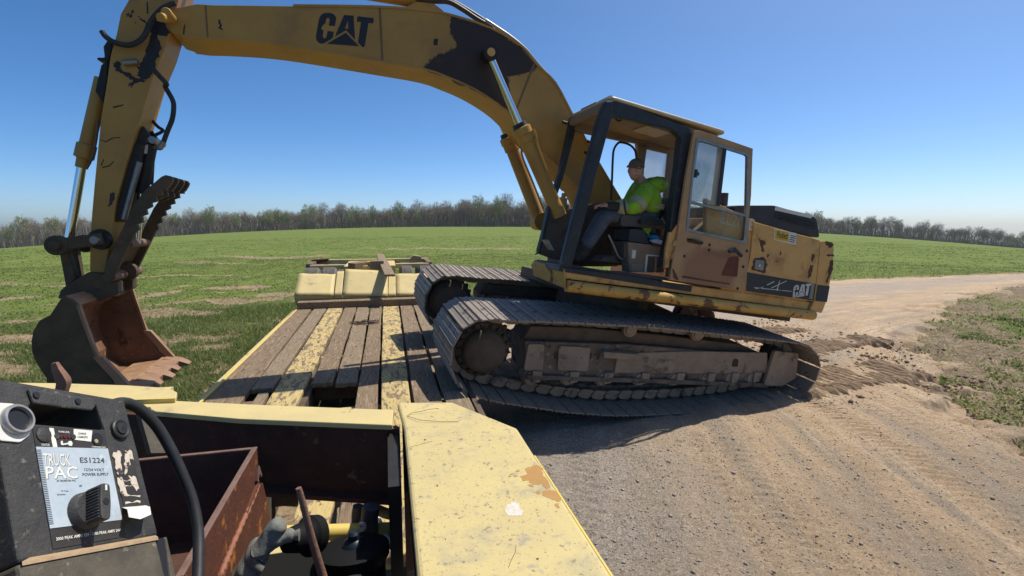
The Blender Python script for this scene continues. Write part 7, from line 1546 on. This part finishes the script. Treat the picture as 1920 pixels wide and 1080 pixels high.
for q in ([(0.16,-0.0456),(0.1752,-0.0412),(0.1795,-0.0503),(0.1739,-0.0708),(0.1755,-0.089),(0.1626,-0.0915),(0.1605,-0.0707)], [(0.1876,-0.041),(0.2056,-0.0397),(0.2078,-0.0605),(0.1969,-0.0584),(0.1971,-0.0709),(0.1866,-0.0872),(0.1789,-0.0891),(0.1871,-0.0626)], [(0.1608,-0.0966),(0.1714,-0.0957),(0.1787,-0.13),(0.2109,-0.1336),(0.2092,-0.1368),(0.1645,-0.1346)], [(0.1879,-0.0933),(0.2052,-0.0951),(0.2104,-0.1206),(0.2046,-0.1244),(0.1927,-0.1077)],
          [(0.173,-0.1029),(0.1937,-0.102),(0.1943,-0.1045),(0.1735,-0.1053)], [(0.1731,-0.1128),(0.2069,-0.1123),(0.2075,-0.1148),(0.1736,-0.1156)], [(0.1711,-0.1451),(0.2082,-0.1447),(0.2079,-0.1487),(0.1719,-0.149)]):
    part('worn_print', [prism(rag(q, 0.0012, 4, 4), 'y', -0.0018, -0.001)], M['worncream'], sk)
fl = [Vector(p) for p in [(0.1645,-0.001,-0.1541),(0.2023,-0.001,-0.155),(0.2218,-0.001,-0.155)]] ; f2 = [Vector(p) for p in [(0.1421,-0.028,-0.1825),(0.1679,-0.028,-0.1889),(0.1957,-0.028,-0.1826)]]
mid = [a.lerp(b, 0.5)+Vector((0,-0.004,0.004)) for a, b in zip(fl, f2)]
fv = [tuple(p) for p in fl+mid+f2]; part('peeled_flap', [(fv + [(a, b+0.0012, c) for a, b, c in fv], [(0,1,4,3),(1,2,5,4),(3,4,7,6),(4,5,8,7),(9,12,13,10),(10,13,14,11),(12,15,16,13),(13,16,17,14),(0,3,12,9),(3,6,15,12),(6,7,16,15),(7,8,17,16),(8,5,14,17),(5,2,11,14),(2,1,10,11),(1,0,9,10)])], M['whitepaint'], sk, smooth=True)
part('power_cable', [tube([(0.1978,0.02,0.0703),(0.228,0.02,0.0799),(0.2524,0.02,0.0791),(0.284,0.02,0.0658),(0.3242,0.02,0.0278),(0.3552,0.02,-0.0293),(0.3787,0.02,-0.092),(0.3935,0.02,-0.1496),(0.3929,0.02,-0.2184),(0.3756,0.02,-0.2815),(0.3587,0.02,-0.3283),(0.3358,0.02,-0.3746)], 0.0118, 12)], M['rubber'], JP, smooth=True)
part('cable_plate', [prism([(0.3554,0.1091),(0.3965,0.1158),(0.4247,-0.0042),(0.3719,-0.0061)], 'y', 0.08, 0.09)], M['jdirty'], JP)

pb_ = [(-1.093,1.95,1.7375),(-1.0881,1.95,1.7132),(-1.0759,1.95,1.6779),(-1.0753,1.95,1.6605),(-1.093,1.95,1.6064),(-1.1168,1.95,1.5247),(-1.1367,1.95,1.4492),(-1.1606,1.95,1.3522)]
t = thing('pry_bar', 'bent brown steel pry bar standing up behind the jump starter handle', 'pry bar', M_TR, pb_[-1])
part('shaft', [tube(pb_, [0.010,0.016,0.021,0.021,0.019,0.018,0.018,0.018], 4, 4)], M['rod'], t, bevel=0.003)
rp = V3([(-0.2788,1.52,1.4111),(-0.2704,1.52,1.3665),(-0.2551,1.52,1.2744),(-0.241,1.52,1.1957),(-0.2226,1.52,1.103),(-0.2117,1.52,1.0513)])
t = thing('steel_rod', 'rusty round steel rod leaning up beside the grey glove', 'rod', M_TR, tuple(rp[-1]))
part('shaft', [tube([tuple(p) for p in rp], [0.0085,0.0095,0.0105,0.012,0.0135,0.0145], 12)], M['rod'], t, smooth=True)
gl_ = lambda *p: Vector(p)
GV = V3([(-0.5004,1.6,1.0631),(-0.4752,1.6,1.0996),(-0.4456,1.6,1.1387),(-0.4127,1.6,1.1809),(-0.3877,1.6,1.2108),(-0.3654,1.6,1.2447),(-0.3397,1.6,1.2594),(-0.3674,1.6,1.2091),(-0.3377,1.6,1.2145),(-0.3112,1.6,1.2102)])
GF = V3([(-0.4697,1.57,1.0667),(-0.4449,1.57,1.1026),(-0.4232,1.57,1.1324),(-0.3979,1.57,1.1752),(-0.3834,1.57,1.1794),(-0.3741,1.57,1.1913)])
t = thing('work_glove', 'dirty grey fabric work glove draped beside the rusty steel box', 'glove', M_TR, tuple(GV[2]))
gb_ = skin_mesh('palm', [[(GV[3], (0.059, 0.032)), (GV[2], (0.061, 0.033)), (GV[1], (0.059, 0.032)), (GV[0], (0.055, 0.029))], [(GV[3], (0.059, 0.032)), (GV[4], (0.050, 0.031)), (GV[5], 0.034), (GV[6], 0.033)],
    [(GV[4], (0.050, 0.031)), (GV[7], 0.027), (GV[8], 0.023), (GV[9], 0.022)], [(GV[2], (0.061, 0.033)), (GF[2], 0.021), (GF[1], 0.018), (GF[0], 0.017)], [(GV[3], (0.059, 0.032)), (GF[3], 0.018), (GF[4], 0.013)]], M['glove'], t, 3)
for v in gb_.data.vertices:
    n = mnoise(v.co*26)*0.004 + mnoise(v.co*90+Vector((5,1,2)))*0.0012; v.co += v.normal*n
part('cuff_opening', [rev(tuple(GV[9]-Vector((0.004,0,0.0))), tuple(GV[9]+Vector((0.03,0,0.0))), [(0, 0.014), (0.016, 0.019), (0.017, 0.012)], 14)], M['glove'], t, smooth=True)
